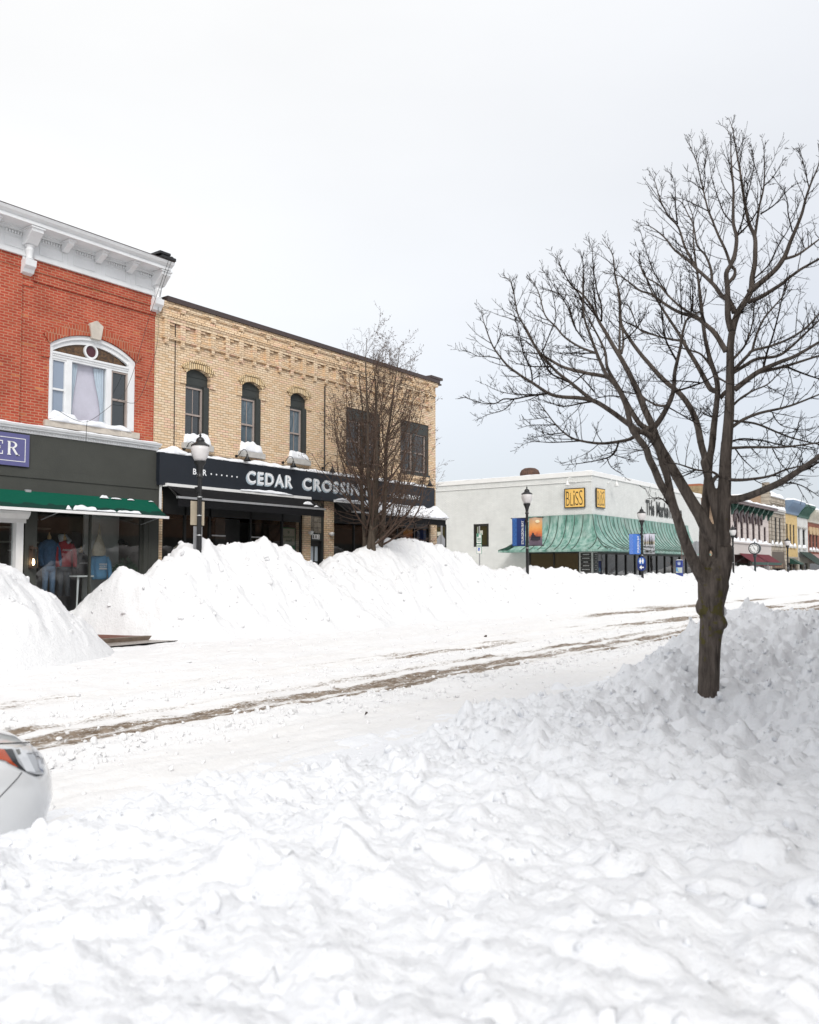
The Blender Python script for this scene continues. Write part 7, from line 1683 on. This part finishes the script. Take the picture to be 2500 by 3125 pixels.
b = MB(); b.add([(.93, YC - .72, .87), (.93, YC + .72, .87), (.30, YC + .56, 1.345), (.30, YC - .56, 1.345)], [(0, 1, 2, 3)]); b.v = [(x + .012, y, z + .012) for x, y, z in b.v]; b.build('windscreen', M['glass'], car)
for s_ in (-1, 1):
    b = MB(); b.add([(.62, YC + s_ * .80, .90), (.22, YC + s_ * .665, 1.32), (-.72, YC + s_ * .665, 1.36), (-1.35, YC + s_ * .80, .95)], [(0, 1, 2, 3)]); b.build('side_window', M['glass'], car)

# ================================================================ THINGS INSIDE THE RED SHOP WINDOW
def mannequin(x, y, z0, H, shirt, legs, label, wood, hood=None, name='mannequin', pants=True):
    t = thing(name, (x, y, z0), label, 'mannequin', None)
    def rings(prof, m, nm, n=16):
        b = MB(); vs = [(x + rx * math.cos(2 * math.pi * k / n) + ox, y + ry * math.sin(2 * math.pi * k / n), z0 + z * H) for z, rx, ry, ox in prof for k in range(n)]
        b.add(vs, [(i * n + k, i * n + (k + 1) % n, (i + 1) * n + (k + 1) % n, (i + 1) * n + k) for i in range(len(prof) - 1) for k in range(n)] + [tuple((len(prof) - 1) * n + k for k in range(n)), tuple(range(n - 1, -1, -1))]); return b
    b = rings([(.50, .19, .14, 0), (.56, .20, .15, 0), (.66, .19, .14, 0), (.76, .21, .145, 0), (.85, .215, .13, 0), (.90, .17, .10, 0), (.935, .075, .07, 0)], shirt, 'shirt')
    for s_ in (-1, 1): b.tube([(x + s_ * .18, y, z0 + .87 * H), (x + s_ * .25, y - .02, z0 + .78 * H), (x + s_ * .27, y - .05, z0 + .64 * H), (x + s_ * .24, y - .12, z0 + .50 * H)], [.075, .075, .065, .05], 10)
    b.build('shirt', shirt, t, True)
    if pants:
        b = rings([(.42, .165, .125, 0), (.48, .175, .13, 0), (.54, .165, .12, 0)], legs, 'p')
        for s_ in (-1, 1): b.tube([(x + s_ * .085, y, z0 + .46 * H), (x + s_ * .10, y - .02, z0 + .26 * H), (x + s_ * .11, y, z0 + .02)], [.095, .07, .06], 10)
        b.build('jeans', legs, t, True)
    b = MB(); b.lathe([(.05, 0), (.05, .06), (.055, .08), (.03, .13), (.012, .16), (.022, .18), (.005, .20)], 12, (x, y, z0 + .925 * H)); b.build('neck', wood, t, True)
    if hood:
        b = MB(); b.tube([(x - .12, y - .04, z0 + .92 * H), (x - .08, y + .06, z0 + 1.0 * H), (x + .05, y + .07, z0 + 1.0 * H), (x + .13, y - .04, z0 + .93 * H), (x + .02, y - .12, z0 + .90 * H)], [.05, .075, .075, .05, .045], 10); b.build('hood', hood, t, True)
    return t
wood = pm('pale_wood', (.45, .30, .15), .6); denim = pm('blue_denim', (.13, .21, .33), .9, .3, 30); dkden = pm('dark_denim', (.05, .055, .065), .9, .3, 30); cotton_w = pm('white_print', (.62, .60, .60), .9, .05)
navy = pm('denim_shirt', (.055, .11, .20), .9, .25, 20); red_c = pm('brick_red_sweatshirt', (.34, .03, .04), .9, .15, 15); grey_c = pm('heather_grey', (.36, .37, .39), .9, .15, 20)
p1 = at(149, 1700, Y=20.75); p2 = at(196, 1700, Y=20.75); p3 = at(305, 1720, Y=20.55); p4 = at(250, 1700, Y=20.9)
mannequin(p1[0], 20.75, .92, 1.58, navy, denim, 'headless mannequin in blue sweater and pale blue jeans behind the shop glass', wood)
mq = mannequin(p2[0], 20.75, .90, 1.58, red_c, dkden, 'headless mannequin in red hooded sweatshirt and dark jeans behind the shop glass', wood, grey_c)
b = MB(); letter(b, 'STURGEON BAY', (p2[0] - .14, 20.598, .90 + .76 * 1.58), UX, UZ, .28, .05, .02); b.build('lettering', cotton_w, mq)
mb_ = mannequin(p3[0], 20.55, .55, 1.6, pm('sky_blue_shirt', (.12, .27, .44), .9, .1), denim, 'headless bust in sky blue shirt with white print right of the window bar', wood, pants=False)
b = MB(); b.box(p3[0] - .12, p3[0] + .12, 20.395, 20.40, .55 + .67 * 1.6, .55 + .69 * 1.6); b.box(p3[0] - .12, p3[0] + .12, 20.395, 20.40, .55 + .75 * 1.6, .55 + .765 * 1.6); letter(b, 'RESORT', (p3[0] - .11, 20.394, .55 + .70 * 1.6), UX, UZ, .22, .055, .03); b.build('lettering', cotton_w, mb_)
bl_ = mannequin(p4[0], 20.95, .62, 1.55, pm('black_shirt', (.008, .008, .010), .9, .1), dkden, 'black sweatshirt on a bust low between the mannequins and the window bar', wood, pants=False)
b = MB(); letter(b, 'DOOR COUNTY', (p4[0] - .13, 20.795, .62 + .74 * 1.55), UX, UZ, .26, .04, .02); b.build('lettering', cotton_w, bl_)
bg = thing('tote_bag', (at(303, 1640, Y=20.45)[0], 20.45, 2.0), 'cream canvas bag hanging from the top of the shop window', 'bag')
x0 = bg.location.x; b = MB(); n = 16; pr = [(1.98, .10, .05), (2.0, .18, .08), (2.1, .21, .09), (2.25, .17, .07), (2.42, .10, .05), (2.55, .05, .03)]
b.add([(x0 + rx * math.cos(2 * math.pi * k / n), 20.45 + ry * math.sin(2 * math.pi * k / n), z) for z, rx, ry in pr for k in range(n)], [(i * n + k, i * n + (k + 1) % n, (i + 1) * n + (k + 1) % n, (i + 1) * n + k) for i in range(len(pr) - 1) for k in range(n)] + [tuple(range(n - 1, -1, -1))]); b.build('bag_body', pm('canvas', (.46, .40, .31), .9, .2, 12), bg, True)
b = MB(); b.tube([(x0 - .04, 20.45, 2.5), (x0, 20.45, 2.85), (x0 + .04, 20.45, 2.5)], .016, 6); b.build('strap', bpy.data.materials['canvas'], bg)
for k, (px_, py_, lab) in enumerate(((370, 1652, 'dark cap hanging on the pale wall behind the glass, left one'), (390, 1661, 'dark cap with white emblem hanging lower right on the pale wall'))):
    q = at(px_, py_, Y=21.05); t = thing('cap', (q[0], 21.05, q[2]), lab, 'cap', 'caps in the shop window')
    b = MB(); b.lathe([(.085, -.06), (.09, -.02), (.07, .04), (.02, .07)], 14, (q[0], 21.05, q[2])); b.build('crown', bpy.data.materials['black_shirt'], t, True)
    b = MB(); b.add([(q[0] - .08, 20.98, q[2] - .06), (q[0] + .08, 20.98, q[2] - .06), (q[0] + .06, 20.87, q[2] - .08), (q[0] - .06, 20.87, q[2] - .08)], [(0, 1, 2, 3)]); b.build('visor', bpy.data.materials['black_shirt'], t)
    if k: b = MB(); b.box(q[0] - .025, q[0] + .025, 20.955, 20.96, q[2] - .02, q[2] + .02); b.build('emblem', cotton_w, t)
q = at(385, 1725, Y=20.6); fo = thing('fir_bough', (q[0], 20.6, 1.1), 'pile of green fir boughs behind the right half of the shop glass', 'plant')
rt.seed(77); b = MB()
for k in range(1500):
    a, e = rt.uniform(0, 6.28), rt.random() ** .5; p = Vector((q[0] + .48 * e * math.cos(a) * rt.random() ** .3, 20.62 + .25 * e * math.sin(a), 1.25 + .75 * rt.random() * (1 - .5 * e)))
    d = (Vector((math.cos(a), .3 * math.sin(a), rt.uniform(-.4, .7)))).normalized(); s_ = d.cross(Vector((0, 1, 0))).normalized() * .012; L = rt.uniform(.06, .14)
    b.add([p - s_, p + s_, p + d * L], [(0, 1, 2)])
b.build('needles', pm('grey_green_needles', (.07, .12, .07), .9, .4, 12), fo)
tbx = at(248, 1762, Y=20.5); tt = thing('side_table', (tbx[0], 20.5, .2), 'low white table edge and leg at the foot of the shop window', 'table')
b = MB(); b.box(tbx[0] - .24, tbx[0] + .24, 20.3, 20.7, 1.42, 1.46); b.build('table_top', M['white'], tt)
for sx in (-.15, .19):
    b = MB(); b.tube([(tbx[0] + sx, 20.4, 1.42), (tbx[0] + sx - .03, 20.4, .5)], [.03, .02], 8); b.build('leg', M['white'], tt)
# round hanging discs in the restaurant windows
for x, lab in ((16.1, 'left pane of the restaurant glass'), (16.95, 'pane behind the street lamp'), (19.4, 'pane left of the green poster')):
    t = MB(); t.prism_xz([(x + .33 * math.cos(a), 2.05 + .33 * math.sin(a)) for a in np.linspace(0, 6.28, 29)[:-1]], 20.5, 20.52)
    tag(t.build('round_decor', pm('dim_wood_disc', (.22, .19, .15), .8, .2)), 'dim round disc hanging inside the ' + lab, 'decor', 'round discs in the restaurant windows')

# ================================================================ SMALL LITTER ON THE SNOW
for k, (px_, py_, s_, lab) in enumerate(((1482, 1940, .045, 'dark clod of frozen slush lying on the far lane of the road'), (1036, 2147, .028, 'dead brown leaf standing in the near lane snow'), (1118, 2180, .03, 'dead brown leaf lying flat on the near lane snow'))):
    q = at(px_, py_, Z=.06); b = MB()
    if k == 0: v_, f_ = chunks(np.array([[q[0], q[1], .05]]), [s_], rng); b.add([tuple(a) for a in v_], [tuple(int(i) for i in a) for a in f_])
    else: b.add([(q[0] - s_, q[1], .05), (q[0], q[1] - s_ * .5, .09), (q[0] + s_, q[1], .07), (q[0] + s_ * .2, q[1] + s_ * .4, .09)], [(0, 1, 2), (0, 2, 3)])
    tag(b.build(['slush_clod', 'fallen_leaf', 'fallen_leaf'][k], pm('dead_leaf_%d' % k, (.045, .028, .018), .8, .3)), lab, ['clod', 'leaf', 'leaf'][k])
# ================================================================ CAMERA-SIDE SHOP ROW (unseen, added behind the camera to shade the near bank and show in the glass)
nb = thing('brick_building', (16, -1.5, 0), 'unseen two storey brown brick shop added behind the camera to shade the near snow bank', 'building')
NX0, NX1, NY = .2, 74., -2.6
M['brown_brick'] = brick_mat('brown_brick', (.20, .10, .06), (.26, .14, .085), (.2, .15, .12), dirt=.3)
ws_ = [(NX0 + 1.2 + k * 2.6, NX0 + 2.4 + k * 2.6, 5.0, 7.0, 0) for k in range(29)]
w = MB(); wall_holes(w, NX0, NX1, 3.6, 7.8, ws_, NY, -.2); w.box(NX0, NX1, -16, NY - .25, 0, 7.7); w.box(NX0, NX1, NY - .1, NY + .15, 7.3, 7.5); w.build('wall', M['brown_brick'], nb)
for a, b_, c, d, _ in ws_:
    p = MB(); p.quad((a, NY - .2, c), (b_, NY - .2, c), (b_, NY - .2, d), (a, NY - .2, d)); wo = p.build('window', M['glass'], nb)
    f = MB(); f.box(a, b_, NY - .19, NY - .13, 5.97, 6.03); f.build('frame', M['white'], wo)
c = MB(); c.box(NX0, NX1, NY - .3, NY + .5, 7.8, 8.3); c.build('cornice', pm('ochre_cornice', (.22, .15, .05), .7), nb)
c = MB(); c.box(NX0, NX1, NY - .2, NY, 2.7, 3.6); [c.box(NX0 + k * 3.95, NX0 + k * 3.95 + .3, NY - .2, NY, 0, 2.7) for k in range(18)]; c.build('shopfront', M['fascia'], nb)
p = MB(); p.quad((NX0, NY - .15, 0), (NX1, NY - .15, 0), (NX1, NY - .15, 2.7), (NX0, NY - .15, 2.7)); p.build('shop_window', M['glass'], nb)
